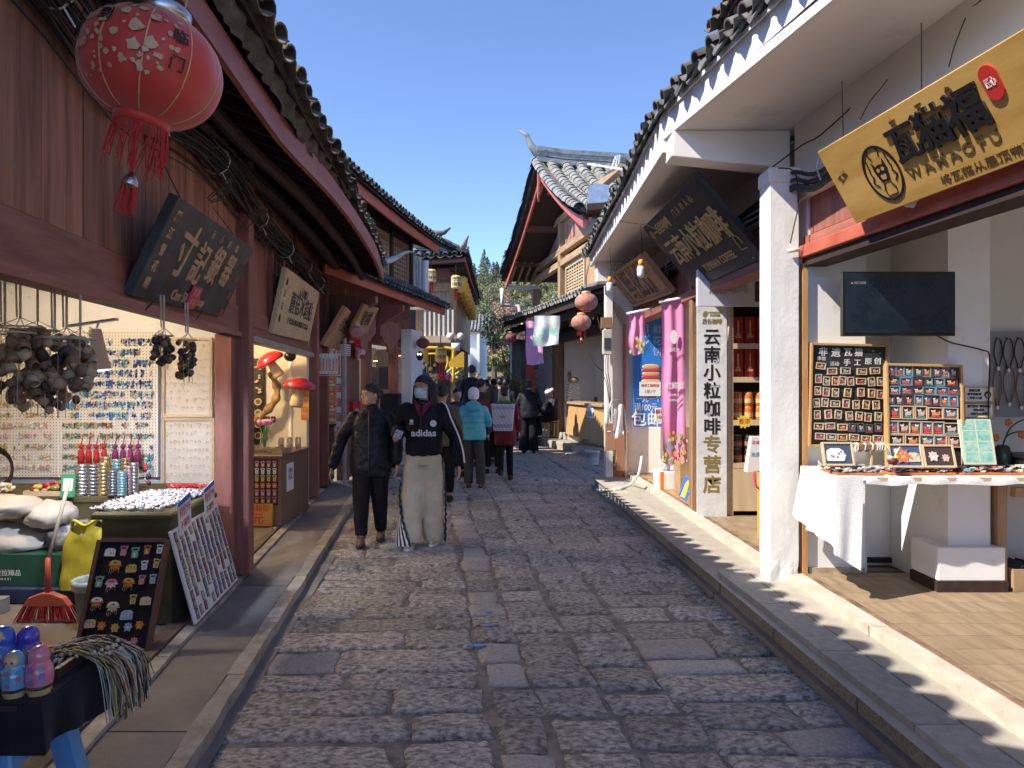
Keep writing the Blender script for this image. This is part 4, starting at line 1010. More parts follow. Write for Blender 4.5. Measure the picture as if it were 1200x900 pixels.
# 1 black silver shop sign
P0, P1, T0 = sign_pts(FL, (154, 347), (260, 372), (211, 231), -.03)
t, w_, h_ = board_thing('hanging_sign', 'black board with carved gold calligraphy leaning over the nearest left shop, pink card on it', 'sign', P0, P1, T0, .05, blackboard)
s_ = h_/.60
goldl = pm('carved tan letter', (.42,.25,.13), (.60,.38,.22), 30, .6, .4, 80)
for ch, x, sc, y in (('寸', -.40, .36, .02), ('記', -.12, .30, -.01), ('銀', .15, .29, .02), ('器', .42, .26, .03)):
 lab(t, ch, sc*h_/.6, goldl, x, y, rot=-.08, ext=.006, off=.0035, sx=.80)
for i, ch in enumerate('麗江雪花銀'): lab(t, ch, .065, goldl, -w_/2+.09, h_/2-.09-i*(h_-.17)/4, ext=.003, off=.0015)
for i, ch in enumerate('匠心手造'): lab(t, ch, .065, flat('rust letter', (.35,.13,.07)), w_/2-.07, .15-i*.13, ext=.002, off=.001)
for i, ch in enumerate('亓人川皿'): lab(t, ch, .06, goldl, -.1+i*.17, h_/2-.07, ext=.002)
lab(t, 'Cun Silver Shop', .085, goldl, -.02, -h_/2+.06, ext=.003, off=.001, sp=1.05)
c = thing('red_greeting_card', 'small pink red card in plastic pinned on the black silver shop sign', 'card', (0, 0, 0)); Mb = wm(t) @ T_((.02, -.185, .008)) @ Matrix.Rotation(.02, 4, 'Z')
c.location = Mb.translation; c.rotation_euler = Mb.to_euler()
m = MB(); m.bx(-.085, .085, -.07, .07, 0, .006); m.build('card', pm('hot pink card', (.55,.03,.12), (.62,.05,.16), 4, .4), c); text('新春', .055, gold, c, T_((0, .03, .008)), ext=.001); text('大吉', .055, gold, c, T_((0, -.03, .008)), ext=.001)
for sx in (-.5, .3):
 m = MB(); m.tube([(sx, -h_/2+.02, .01), (sx-.1, -h_/2-.05, .02)], .004, 5); m.build('iron_pin', black, t)
m = MB(); m.tube([(-w_/2+.05, h_/2-.01, 0), (-w_/2-.15, h_/2+.14, -.12)], .003, 5); m.tube([(.3, h_/2-.01, 0), (.3, h_/2+.1, -.2)], .003, 5); m.build('hanging_wire', black, t)
# 2 pale mushroom magnet sign
P0, P1, T0 = sign_pts(FL, (320, 391), (362, 401), (337, 314), -.03)
t, w_, h_ = board_thing('hanging_sign', 'square pale wood sign with black tall lettering over the mushroom magnet shop', 'sign', P0, P1, T0, .05, palewood)
lab(t, '蘑菇冰箱贴', .24, ink, .12, .02, off=.002, wide=w_*.66); lab(t, '手绘原创冰箱贴纪念品', .07, ink, .1, -h_/2+.16, off=.0005, wide=w_*.62)
for i, ch in enumerate('丽江古城'): lab(t, ch, .085, ink, -w_/2+.13, .2-i*.12)
lab(t, '亓人川皿口', .11, ink, .05, h_/2-.14, off=.0)
# 3 and 4 tilted signs further on
P0, P1, T0 = sign_pts(FL, (379, 405), (397, 411), (406, 360), -.10)
t, w_, h_ = board_thing('hanging_sign', 'reddish stained wood sign steeply tilted, third sign on the left', 'sign', P0, P1, T0, .06, pm('pinkish tan board', (.40,.21,.13), (.50,.29,.18), 2, .6, .2, 30, c3=(.45,.12,.10), s3=1.5, t3=.58))
lab(t, '手工鲜花饼', .22, ink, .0, .06, off=.005, sx=.7, wide=w_*.62)
P0, P1, T0 = sign_pts(F2, (412, 388), (430, 391), (418, 357), -.5) 
t, w_, h_ = board_thing('hanging_sign', 'darker orange wood sign with brush lettering behind the reddish stained one', 'sign', P0, P1, T0 + V((.12, 0, .0)), .05, pm('orange tan board', (.33,.18,.085), (.42,.25,.13), 2, .6, .2, 30))
lab(t, '雪桃', .24, ink, .0, .0, off=.004, wide=w_*.6)
# dark hanging box lamp on a bracket
t = thing('box_lamp', 'dark wooden box lantern hanging under the left eave above the tilted signs', 'lantern', tuple(FL.w(FL.at(405, 420, -.25).x, -.25, 2.45)), FL.ang)
m = MB(); m.bx(-.17, .17, -.17, .17, 0, .42); m.build('case', darkwood, t, bev=.01)
for sy in (-1, 1):
 m = MB(); m.bx(-.13, .13, sy*.172-.004, sy*.172+.004, .05, .37); m.build('panel', redwood, t)
for sx in (-1, 1):
 m = MB(); m.bx(sx*.172-.004, sx*.172+.004, -.12, .12, .05, .37); m.build('panel', pm('brown glass panel', (.05,.03,.025), rough=.3), t)
m = MB(); m.bx(-.20, .20, -.20, .20, .42, .45); m.tube([(0,0,.45), (0,0,.62)], .01, 5); m.tube([(.05,-.19,-.5), (.05,-.19,.45)], .018, 8); m.build('hanger', zinc, t)
# cable bundle along the wall top
t = thing('cable_bundle', 'tangled bundle of black cables running under the left eave', 'cables', (0,0,0), fr=FL)
rc = random.Random(77)
def cables(par, base, n, spread, sag, mat, r0=.004, r1=.009, knots=10, name='cable'):
 for i in range(n):
  oy, oz = rc.gauss(0, spread), rc.gauss(0, spread); pts = []
  for k in range(knots+1):
   f = k/knots; p = base(f); w2 = noise.noise(V((f*6, i*3.3, 0)))*spread*1.4; w3 = noise.noise(V((f*6, i*3.3, 9)))*spread*1.4
   pts.append((p[0], p[1] + oy + w2, p[2] + oz + w3 - sag*sin(pi*((f*3) % 1))*rc.uniform(.3, 1)))
  m = MB(); m.smooth = True; m.tube(smoothP([V(p) for p in pts], 3), rc.uniform(r0, r1), 5); m.build(name, mat, par)
def cb(f):
 u = 1.5 + f*8.6; return (u, -.06, 2.99 + .06*sin(u*1.7) - .10*max(0, sin(u*.9+.3)) + (.15 if u < 3 else 0))
cables(t, cb, 26, .045, .05, cable_m, knots=16)
for u in (2.6, 3.6, 4.7, 5.9, 7.1, 8.3, 9.4):
 m = MB(); f = (u-1.5)/8.6; p = cb(f); m.tube([(p[0], p[1]+.09*cos(a), p[2]+.09*sin(a)) for a in [k*pi/5 for k in range(11)]], .004, 5); m.tube([(u, -.1, p[2]-.08), (u+.02, -.13, p[2]-.14), (u+.05, -.11, p[2]-.12)], .004, 5); m.build('cable_tie', offw, t)
for i in range(10):
 u = rc.uniform(4.5, 9); z = 2.9; pts = [(u + .12*sin(a*1.3), -.1-.05*cos(a), z + .10*cos(a) - .05) for a in [k*.7 for k in range(12)]]
 m = MB(); m.tube(pts, .004, 5); m.build('cable_coil', cable_m, t)

# ------------------------------------------------------------ lanterns
def lantern(label, c, r, h, D=None, mat=lacq, tass=True, group=None, detail=False, name='red_lantern', ribs=12, tl=.3):
 t = thing(name, label, 'lantern', c, 0, group)
 prof = [(.38*r, -h/2), (.62*r, -h*.44), (.86*r, -h*.30), (.97*r, -h*.14), (r, 0), (.97*r, h*.14), (.86*r, h*.30), (.62*r, h*.44), (.38*r, h/2)]
 P_ = [V((a, 0, b)) for a, b in prof]; P2 = [(p.x, p.z) for p in smoothP(P_, 3)]
 n = ribs*4
 m = MB(); m.smooth = True; m.lathe(P2, n, rib=lambda a: 1 - .022*abs(cos(a*ribs/2))**.5*0 - .03*(1-abs(sin(a*ribs/2)))); m.build('shade', mat, t)
 if detail:
  m = MB()
  for k in range(ribs):
   a = 2*pi*k/ribs; m.tube([(q*cos(a)*.975, q*sin(a)*.975, z) for q, z in P2[1:-1]], .003, 4)
  m.build('rib_thread', gold, t)
 m = MB(); m.smooth = True; m.lathe([(.30*r, h/2-.01), (.40*r, h/2-.01), (.40*r, h/2+.05*h/.4), (.38*r, h/2+.055*h/.4), (.30*r, h/2+.04)], 24); m.build('top_ring', gold if not detail else steel, t)
 m = MB(); m.smooth = True; m.lathe([(.30*r, -h/2-.03*h/.4), (.39*r, -h/2-.03*h/.4), (.40*r, -h/2+.01), (.30*r, -h/2+.01)], 24); m.build('bottom_ring', lacq, t)
 if tass:
  m = MB(); rn = random.Random(3)
  for k in range(70 if detail else 22):
   a = rn.uniform(0, 6.28); L = tl*rn.uniform(.55, 1.05); q = .36*r
   m.tube([(q*cos(a), q*sin(a), -h/2-.01), (q*1.08*cos(a)+rn.uniform(-.01,.01), q*1.08*sin(a), -h/2-L*.5), (q*1.1*cos(a)+rn.uniform(-.02,.02), q*1.1*sin(a)+rn.uniform(-.02,.02), -h/2-L)], .0022 if detail else .006, 3, cap=False)
  m.build('fringe', crimson, t)
  m = MB(); m.tube([(0,0,-h/2), (0,0,-h/2-tl*1.05)], .003, 5); m.build('cord', crimson, t)
  m = MB(); m.smooth = True; m.lathe([(.004, -h/2-tl*.98), (.022*r/.25, -h/2-tl*1.1), (.03*r/.25, -h/2-tl*1.2), (.028*r/.25, -h/2-tl*1.26)], 12); m.build('bead', steel, t)
  m = MB()
  for k in range(30 if detail else 10):
   a = rn.uniform(0, 6.28); q = .025*r/.25; m.tube([(q*cos(a), q*sin(a), -h/2-tl*1.22), (q*1.5*cos(a), q*1.5*sin(a), -h/2-tl*(1.7+rn.uniform(-.1,.1)))], .0022 if detail else .005, 3, cap=False)
  m.build('tassel', crimson, t)
 return t, P2
c = W(178, 82, 2.6)
t, P2 = lantern('large red silk lantern with gold print and fringe hanging nearest under the left eave', c, .243, .375, detail=True, ribs=10, tl=.20)
t.rotation_euler = (radians(4), radians(9), radians(40))
m = MB()
for sx in (-.07, .07): m.tube([(sx, 0, .20), (sx*.9, 0, .62)], .0035, 5)
m.build('hanger_wire', gold, t)
# gold print: clusters of petals and characters on three panels of the lantern
def on_lantern(a, z, o=.004):
 for (r0, z0), (r1, z1) in zip(P2, P2[1:]):
  if z0 <= z <= z1:
   r_ = r0 + (r1-r0)*(z-z0)/(z1-z0) ; nrm = V((cos(a)*(z1-z0), sin(a)*(z1-z0), -(r1-r0))).normalized()
   return V((cos(a)*r_, sin(a)*r_, z)) + nrm*o, nrm
ribr = random.Random(6)
gpr = MB(); gb = MB()
for a0, zc, sc in ((-2.02, .03, 1.0), (-3.0, -.0, 1.0)):
 sp_ = [(0, .10, .036), (-.05, .07, .045), (.05, .075, .045), (0, .02, .06), (-.10, .03, .035), (.10, .03, .03), (-.06, -.02, .04), (.05, -.03, .055), (0, -.05, .05), (-.13, .0, .025), (.13, -.02, .026), (.12, .07, .03), (-.12, .08, .028), (-.08, -.09, .03), (.09, -.10, .026), (-.03, -.11, .03), (.03, -.12, .028), (.0, .135, .02)]
 for dx, dz, q in sp_ + [(ribr.uniform(-.14,.14), ribr.uniform(-.13,.12), ribr.uniform(.012,.026)) for _ in range(34)]:
  p, n_ = on_lantern(a0 + dx/.235, zc + dz*.95); k = ribr.randint(7, 10); ux = V((0,0,1)).cross(n_).normalized(); uy = n_.cross(ux)
  vs = [p] + [p + (ux*cos(j*2*pi/k) + uy*sin(j*2*pi/k))*q*.46*ribr.uniform(.55, 1.1) for j in range(k)]
  gpr.add(vs, [(0, 1+j, 1+(j+1) % k) for j in range(k)])
gpr.build('gold_print', pm('worn gold foil', (.50,.33,.17), (.62,.45,.28), 20, .45, .2, 60, c3=(.35,.08,.04), s3=26, t3=.55), t, kind='stuff')
for a0, ss in ((-2.02, (('五', -.13, .105), ('福', -.06, .13), ('临', .135, .04), ('门', .135, -.055))), (-3.0, (('到', .12, .05), ('福', .0, -.0)))):
 for ch, dx, dz in ss:
  p, n_ = on_lantern(a0 + dx/.235, dz + .02, .006); text(ch, .055, ink, t, plane_m(p, V((0,0,1)).cross(n_), n_.cross(V((0,0,1)).cross(n_))), ext=.0008, off=.0008)
lantern('faded pale red round lantern beside the tilted signs on the left', W(418.5, 389, 7.6), .075, .13, ribs=8, mat=pm('faded pink silk', (.30,.09,.09), (.42,.20,.19), 9, .6), tl=.1)
fad = pm('faded old red silk', (.33,.09,.075), (.46,.24,.20), 7, .7, c3=(.55,.42,.38), s3=12, t3=.55)
lantern('upper of two faded red lanterns hanging one above another right of the street', W(687, 354, 11.6), .19, .27, ribs=10, mat=fad, tass=False)
lantern('lower tasselled lantern of the two faded red ones right of the street', W(681, 378, 11.6), .165, .24, ribs=10, mat=fad, tl=.13)
lantern('small dark red lantern hanging beyond the corner shop over the street', W(597, 396, 17), .17, .22, ribs=8, mat=pm('dusty dark red silk', (.16,.04,.045), (.24,.09,.09), 7, .7), tass=False)
lantern('dark red lantern hanging by the camera at the white end wall', W(495.5, 402, 13.6), .13, .18, ribs=8, mat=pm('dusty dark red silk', (.16,.04,.045)), tass=False)
for c_, q in ((W(687, 340, 11.6), .45), (W(597, 389, 17), .3), (W(495.5, 394, 13.6), .3)):
 pass
# yellow lanterns of the third house
ylm = pm('yellow lantern paper', (.66,.38,.06), (.78,.50,.12), 5, .6); yl2 = pm('pale yellow paper', (.60,.47,.20), (.72,.60,.33), 5, .6)
def box_lantern(label, c, r, h, mat, group=None, glyph=True):
 t = thing('yellow_lantern', label, 'lantern', c, .3, group)
 m = MB(); m.lathe([(r*.7, -h/2), (r, -h*.4), (r, h*.4), (r*.7, h/2)], 8); m.build('paper_body', mat, t)
 m = MB(); m.lathe([(r*.5, h/2), (r*.5, h/2+.03)], 8); m.tube([(0,0,h/2), (0,0,h/2+.22)], .012, 4); m.build('hook', darkwood, t)
 m = MB(); m.lathe([(r*.55, -h/2-.03), (r*.55, -h/2)], 8)
 for k in range(5): m.tube([(r*.3*cos(k), r*.3*sin(k), -h/2), (r*.3*cos(k), r*.3*sin(k), -h/2-.25)], .01, 3)
 0 if not glyph else m.build('fringe', crimson, t)
 if glyph:
  for a in (-pi/2-.3-.39, -pi/2-.3+.39, -.3-.39-0):
   for dz, ch in ((h*.18, '客'), (-h*.18, '栈')):
    n_ = V((cos(a), sin(a), 0)); text(ch, h*.3, ink, t, plane_m(n_*(r*.925+.004) + V((0,0,dz)), V((0,0,1)).cross(n_), (0,0,1)), ext=.001, off=.002)
box_lantern('pale yellow paper lantern hanging before the window of the grey timber house', W(505.5, 323.5, 16.5), .115, .30, yl2)
box_lantern('pale yellow paper lantern at the corner of the grey timber house', W(534.5, 331, 16.5), .115, .32, yl2)
for i in range(8): box_lantern(('first', 'second', 'third', 'fourth', 'fifth', 'sixth', 'seventh', 'last')[i] + ' yellow lantern from the corner in the row under the side eave', V((-1.22-.03*i/8, 17.1+i*.72, 3.97 - i*.03)), .15, .38, ylm, 'yellow lanterns along the side eave', glyph=False)
box_lantern('large bright yellow lantern over the stall under the balcony', W(516.5, 415.5, 15.2), .115, .33, ylm)
box_lantern('orange yellow lantern half hidden behind the dark red one', W(496, 417, 15.4), .11, .3, ylm, glyph=False)
# ------------------------------------------------------------ left shop one: goods
rg = random.Random(44)
def dots_mat(name, base, hole, pitch, r=.16, axes=(0, 2)):
 m = bpy.data.materials.new(name); m.use_nodes = True; N = m.node_tree.nodes; L = m.node_tree.links; b = N['Principled BSDF']
 tc = N.new('ShaderNodeTexCoord'); sp = N.new('ShaderNodeSeparateXYZ'); L.new(tc.outputs['Object'], sp.inputs[0]); ds = []
 for a in axes:
  d = N.new('ShaderNodeMath'); d.operation = 'DIVIDE'; d.inputs[1].default_value = pitch; f = N.new('ShaderNodeMath'); f.operation = 'FRACT'
  s_ = N.new('ShaderNodeMath'); s_.operation = 'SUBTRACT'; s_.inputs[1].default_value = .5; p_ = N.new('ShaderNodeMath'); p_.operation = 'POWER'; p_.inputs[1].default_value = 2
  q = N.new('ShaderNodeMath'); q.operation = 'ABSOLUTE'
  L.new(sp.outputs[a], d.inputs[0]); L.new(d.outputs[0], f.inputs[0]); L.new(f.outputs[0], s_.inputs[0]); L.new(s_.outputs[0], q.inputs[0]); L.new(q.outputs[0], p_.inputs[0]); ds.append(p_)
 ad = N.new('ShaderNodeMath'); L.new(ds[0].outputs[0], ad.inputs[0]); L.new(ds[1].outputs[0], ad.inputs[1])
 lt = N.new('ShaderNodeMath'); lt.operation = 'LESS_THAN'; lt.inputs[1].default_value = r*r; L.new(ad.outputs[0], lt.inputs[0])
 mx = N.new('ShaderNodeMix'); mx.data_type = 'RGBA'; mx.inputs[6].default_value = (*base, 1); mx.inputs[7].default_value = (*hole, 1); L.new(lt.outputs[0], mx.inputs[0]); L.new(mx.outputs[2], b.inputs['Base Color'])
 b.inputs['Roughness'].default_value = .6; return m
peg = dots_mat('perforated panel', (.70,.66,.60), (.12,.10,.09), .026)
beads = [flat('bead '+n, c, .35) for n, c in (('blue', (.03,.12,.45)), ('deep blue', (.02,.05,.25)), ('turquoise', (.08,.38,.42)), ('silver', (.55,.55,.55)), ('gold', (.55,.38,.14)), ('brown', (.20,.07,.03)), ('red', (.5,.03,.03)), ('pink', (.6,.25,.35)), ('olive', (.18,.22,.10)), ('white', (.75,.74,.70)), ('black', (.02,.02,.02)))]
t = thing('earring_wall', 'wide white perforated panel covered in rows of small earrings', 'display', (-3.55, 5.98, .80))
m = MB(); m.bx(-1.5, -.26, -.02, .0, .0, 1.22); m.build('perforated_panel', peg, t); m = MB(); m.bx(-.25, .57, -.02, .0, .0, 1.22); m.build('perforated_panel', peg, t)
m = MB()
for x in (-.255, .575): m.bx(x-.006, x+.006, -.03, .0, .0, 1.23)
m.build('panel_edge', white, t)
for (xa, xb, blue) in ((-1.45, -.30, 0), (-.21, .54, 1)):
 e = MB()
 for row in range(13):
  z = 1.16 - row*.088; x = xa; pal = rg.sample(range(11), 4)
  if blue and row < 8: pal = [0, 0, 1, 2, 3, 9, 4]
  elif blue: pal = [5, 4, 3, 8, 2]
  else: pal = rg.choice([[4, 3, 9, 4, 8], [3, 3, 9, 4], [7, 4, 3, 9], [4, 2, 3, 9], [8, 4, 3]])
  while x < xb:
   if rg.random() < .06: x += rg.uniform(.02, .08); continue
   k = rg.choice(pal); h = rg.uniform(.02, .05) * (1.3 if blue and row < 8 else 1)
   for j in range(3):
    w2 = rg.uniform(.004, .010)*(1.25 if blue else 1); zz = z - j*h*.36 - rg.uniform(0, .01); xx = x + rg.uniform(-.003, .003)
    e.mi(rg.choice([k, k, rg.choice(pal)])).add([(xx-w2, -.03, zz), (xx, -.034-w2, zz-h*.2), (xx+w2, -.03, zz), (xx, -.03, zz+h*.2), (xx, -.03, zz-h*.35)], [(0,1,3), (1,2,3), (0,4,1), (1,4,2)])
   x += rg.uniform(.011, .019)
 e.build('hanging_earrings', beads, t, kind='stuff')
def framed(name, label, x0, x1, y, z0, z1, nrow):
 t = thing(name, label, 'display', ((x0+x1)/2, y, z0)); w = (x1-x0)/2; h = z1-z0
 for a, b, c, d in ((-w, -w+.022, 0, h), (w-.022, w, 0, h)): m = MB(); m.bx(a, b, -.03, 0, c, d); m.build('frame_side', palewood, t)
 for c in (0, h-.022): m = MB(); m.bx(-w+.0221, w-.0221, -.029, 0, c, c+.022); m.build('frame_rail', palewood, t)
 m = MB(); m.bx(-w+.02, w-.02, -.01, -.002, .02, h-.02); m.build('backing', pm('cream felt', (.62,.55,.47), (.68,.62,.54), 6), t)
 e = MB()
 for r in range(nrow):
  for i in range(int((x1-x0)/.034)):
   if rg.random() < .12: continue
   x = -w+.035 + i*.034; z = h-.05 - r*(h-.08)/nrow + rg.uniform(-.008, .008); q = rg.uniform(.007, .013); n = 7
   e.mi(rg.choice([3, 3, 3, 9, 4])).tube([(x+q*cos(a*2*pi/n), -.016, z - q*1.2 + q*1.2*sin(a*2*pi/n)) for a in range(n+1)], .0018, 3, cap=False)
   e.add([(x-.004,-.018,z-q*2.6), (x+.004,-.018,z-q*2.6), (x,-.02,z-q*3.6), (x,-.018,z-q*2)], [(0,2,1),(0,1,3)])
 e.build('silver_pendants', beads, t, kind='stuff'); return t
framed('pendant_frame', 'upper pale wooden frame of silver earrings on the white partition', -2.94, -2.52, 5.99, 1.30, 1.97, 9)
framed('pendant_frame', 'lower pale wooden frame of silver hoops beneath the other on the white partition', -2.94, -2.50, 5.99, .52, 1.295, 10)
t = thing('cord_bundle', 'black necklace cords hanging on the white wall beside the pendant frames', 'necklaces', (-2.40, 5.98, 1.62))
for i in range(9): m = MB(); m.tube([(0, -.03, 0), (-.035+i*.008, -.03, -.2), (-.045+i*.011, -.03, -.42-rg.uniform(0, .06))], .003, 4); m.build('cord', black, t)
m = MB(); m.ball((0,-.03,.0), .02, 6, 4); m.tube([(0,0,0),(0,-.05,.0)], .004, 4); m.build('hook', black, t)
t = thing('hook_rack', 'thin silver chain strip hanging low on the white wall', 'necklaces', (-2.42, 5.98, 1.2)); m = MB(); m.tube([(0,-.02,0),(.01,-.02,-.3)], .006, 5); m.build('chain', steel, t); m = MB(); m.ball((.01,-.02,-.32), .02, 6, 4); m.build('bead', black, t)
# cone lamp with cold light
t = thing('cone_lamp', 'white perforated cone lamp glowing cold blue over the earrings', 'lamp', W(118, 434, 4.3), 0); t.rotation_euler = (0, radians(-8), 0)
m = MB(); m.smooth = True; m.lathe([(.058, .0), (.042, .16), (.036, .24), (.032, .25)], 20, cap=False); m.build('cone_shade', flat('warm white shade', (.6,.56,.5), .5), t)
m = MB(); m.lathe([(.001, .012), (.050, .010)], 20, cap=False); m.build('led_disc', flat('cold led', (.5,.6,1), emit=(.35,.5,1), es=9), t)
m = MB(); m.tube([(.0,0,.24), (-.03,0,.27)], .006, 5); m.tube([(.0,0,.24), (.03,0,.29)], .006, 5); m.bx(-.16, .14, -.02, .02, .285, .30); m.build('track', steel, t)
lt = bpy.data.lights.new('cone lamp light', 'SPOT'); lt.energy = 26; lt.color = (.62,.74,1); lt.spot_size = radians(110); lt.spot_blend = .8; lt.shadow_soft_size = .04
lo = bpy.data.objects.new('cone lamp light', lt); COL.objects.link(lo); lo.location = W(118, 434, 4.3) + V((0, 0, -.02)); lo.rotation_euler = (radians(42), 0, radians(12))
def bulb(label, c, e, col, r=.05, name='ceiling_spot'):
 t = thing(name, label, 'lamp', c); m = MB(); m.lathe([(r, 0), (r*1.1, .03), (r, .05)], 16); m.build('rim', white, t)
 m = MB(); m.lathe([(.001, -.003), (r*.8, -.003)], 16, cap=False); m.build('diffuser', flat('warm diffuser', (1,.8,.5), emit=col, es=12), t)
 l = bpy.data.lights.new('shop light', 'POINT'); l.energy = e; l.color = col; l.shadow_soft_size = .06; o = bpy.data.objects.new('shop light', l); COL.objects.link(o); o.location = V(c) + V((0,0,-.06))
bulb('warm ceiling spot over the jewellery table at the left edge', (-3.3, 4.5, 2.36), 17, (1,.82,.60))
bulb('warm ceiling spot inside the mushroom magnet shop', (-3.3, 7.6, 2.36), 20, (1,.78,.5))
bulb('warm ceiling spot in the far left shop behind the red posts', (-3.6, 12.2, 2.15), 14, (1,.78,.5))
# pod wind chimes
podm = [pm('dry brown seed pod', (.12,.065,.035), (.30,.18,.10), 18, .8, .6, 40), pm('pale seed pod', (.32,.21,.12), (.52,.38,.25), 18, .8, .6, 40), pm('dark seed pod', (.03,.018,.016), (.08,.05,.045), 18, .6, .5, 40)]
def pod_mesh(k, r):
 m = MB(); m.smooth = True; prof = [(.25, .95), (.7, .7), (1, .1), (.95, -.45), (.72, -.78), (.62, -.70), (.75, -.4), (.8, 0), (.5, .5)]
 m.lathe([(a*r, b*r*1.15) for a, b in prof], 12, Matrix.Diagonal((1, .8, 1, 1)), cap=False); return m.mesh('seed_pod', podm[k])
podsets = [[pod_mesh(k, r) for r in (.017, .023, .028)] for k in range(3)]
strm = pm('natural string', (.42,.33,.24), (.55,.45,.34), 20)
def chime(px, py0, py1, D, r, n, kinds, label, spread, sizes=(0,1,2)):
 c = W(px, py0, D); H = (py1-py0)/F*D; t = thing('pod_wind_chime', label, 'wind chime', c, rg.uniform(0, 6)); m = MB()
 m.tube([(0,0,.16), (0,0,0)], .005, 5); m.tube([(.015,0,.16), (.012,0,0)], .004, 5); m.build('hanging_string', strm, t)
 m = MB(); m.tube([(r*cos(a*pi/6), r*sin(a*pi/6), -.04) for a in range(13)], .004, 4)
 for a in range(4): m.tube([(0,0,0), (r*cos(a*pi/2), r*sin(a*pi/2), -.04)], .002, 3)
 m.build('ring', strm, t)
 n = int(n*1.35)
 for i in range(n):
  a = rg.uniform(0, 2*pi); q = r*rg.uniform(.3, 1)*spread; z = -.05 - (H-.08)*((i+.5)/n)
  o = link('seed_pod', rg.choice(podsets[rg.choice(kinds)][min(sizes):max(sizes)+1]), t); o.location = (q*cos(a), q*sin(a), z); o.rotation_euler = (rg.uniform(-.9, .9), rg.uniform(-.9, .9), rg.uniform(0, 6)); o.scale = (rg.uniform(.85, 1.15),)*3
 m = MB()
 for a in range(5): m.tube([(r*.6*cos(a*1.26), r*.6*sin(a*1.26), -.04), (r*.5*cos(a*1.26), r*.5*sin(a*1.26), -H)], .0018, 3)
 m.build('strand', strm, t)
chime(6, 378, 470, 2.75, .10, 24, [0, 0, 1], 'leftmost wind chime of large brown seed pods, cut by the picture edge', 1)
chime(24, 372, 478, 2.85, .085, 26, [0, 0, 1], 'second large brown pod wind chime from the left', 1)
chime(44, 376, 486, 3.0, .08, 26, [0, 2, 0, 1], 'dark and brown pod wind chime on white string, third from the left', 1)
chime(64, 385, 490, 2.9, .075, 24, [1, 0, 2], 'pod wind chime with small shells on a pale ring, fourth from the left', 1, (0, 1))
chime(78, 384, 478, 3.0, .07, 22, [0, 1, 0], 'long pod wind chime hung on two cords, fifth from the left', 1)
chime(94, 386, 462, 2.9, .06, 18, [0, 1], 'rightmost pod wind chime of the left cluster beside the cone lamp', 1)
chime(192, 384, 433, 3.5, .045, 26, [2, 2, 0], 'small dark pod wind chime left of the pair under the silver shop sign', 1.1, (0, 0))
chime(220, 390, 448, 3.8, .045, 26, [2, 0, 0], 'small dark pod wind chime right of the pair under the silver shop sign', 1.1, (0, 0))
# long table with bedding, box, bag beneath
olive = pm('olive green cloth', (.075,.062,.022), (.115,.095,.04), 4, .85, .3, 50)
t = thing('long_table', 'long olive covered table along the back of the jewellery shop', 'table', (-3.55, 5.55, .09))
m = MB(); m.bx(-1.8, .95, -.35, .35, .62, .665); m.build('table_top', olive, t, bev=.004); m = MB(); m.bx(-1.8, .95, -.34, -.32, .50, .619); m.build('apron', olive, t)
for x in (-1.6, -.3, .9):
 for y in (-.3, .3): m = MB(); m.bx(x-.03, x+.03, y-.03, y+.03, 0, .619); m.build('leg', darkwood, t)
quilt = pm('cream quilt', (.46,.41,.34), (.55,.50,.43), 3, .9, .3, 8)
def lump(name, label, cat, c, r, mat, seed=0, amp=.18, fr_=2.2, n=28, flatb=True, rot=0, parent=None, part='fabric'):
 t = parent or thing(name, label, cat, c, rot); m = MB(); m.smooth = True
 def fn(a, b):
  th, ph = a*2*pi, (b-.5)*pi; d = V((cos(ph)*cos(th), cos(ph)*sin(th), sin(ph))); k = 1 + amp*noise.noise(d*fr_ + V((seed, 0, 0))) + amp*.5*noise.noise(d*fr_*2.3 + V((0, seed, 0)))
  p = V((d.x*r[0], d.y*r[1], d.z*r[2]))*k; 
  if parent is None or True:
   for ax in (0, 1): 
    s_ = 1 if p[ax] > 0 else -1; p[ax] = s_*min(abs(p[ax]), r[ax])
  p.z = max(p.z, -r[2]*.8); return p + (V((0,0,r[2]*.8)) if parent is None else V(c))
 m.grid(fn, n, n//2); m.build(part, mat, t); return t
q = lump('folded_quilt', 'heap of folded cream quilts stuffed under the long table', 'bedding', (-3.62, 5.05, .37), (.36, .24, .12), quilt, 3, .2, 2.5)
lump('', '', '', (.0, -.04, .34), (.31, .2, .085), quilt, 7, .25, 2.5, parent=q, part='quilt_fold'); lump('', '', '', (.36, -.02, .28), (.16, .16, .10), quilt, 9, .25, 2.5, parent=q, part='quilt_fold')
lump('grey_plastic_bag', 'crumpled grey bag wedged beside the quilts under the table', 'bag', (-3.12, 5.05, .42), (.16, .16, .10), pm('grey crumpled plastic', (.18,.17,.17), (.30,.29,.29), 9, .4), 12, .45, 4)
t = thing('green_box', 'dark green gift box with small white lettering under the table', 'box', (-3.38, 5.0, .20)); m = MB(); m.bx(-.42, .42, -.16, .16, 0, .22); m.build('carton', pm('dark green card', (.01,.06,.035), (.015,.085,.05), 3, .5), t, bev=.004)
text('香格里拉臻品', .045, offw, t, plane_m((-.1, -.163, .09), (1,0,0), (0,0,1)), ext=.0008); text('SHANGRI', .022, offw, t, plane_m((-.1, -.163, .05), (1,0,0), (0,0,1)), ext=.0008, sp=1.6)
m = MB(); m.bx(-.28, -.265, -.162, -.158, .02, .10); m.bx(-.42,-.36,-.163,-.159,.05,.09); m.build('ribbon', red_m, t)
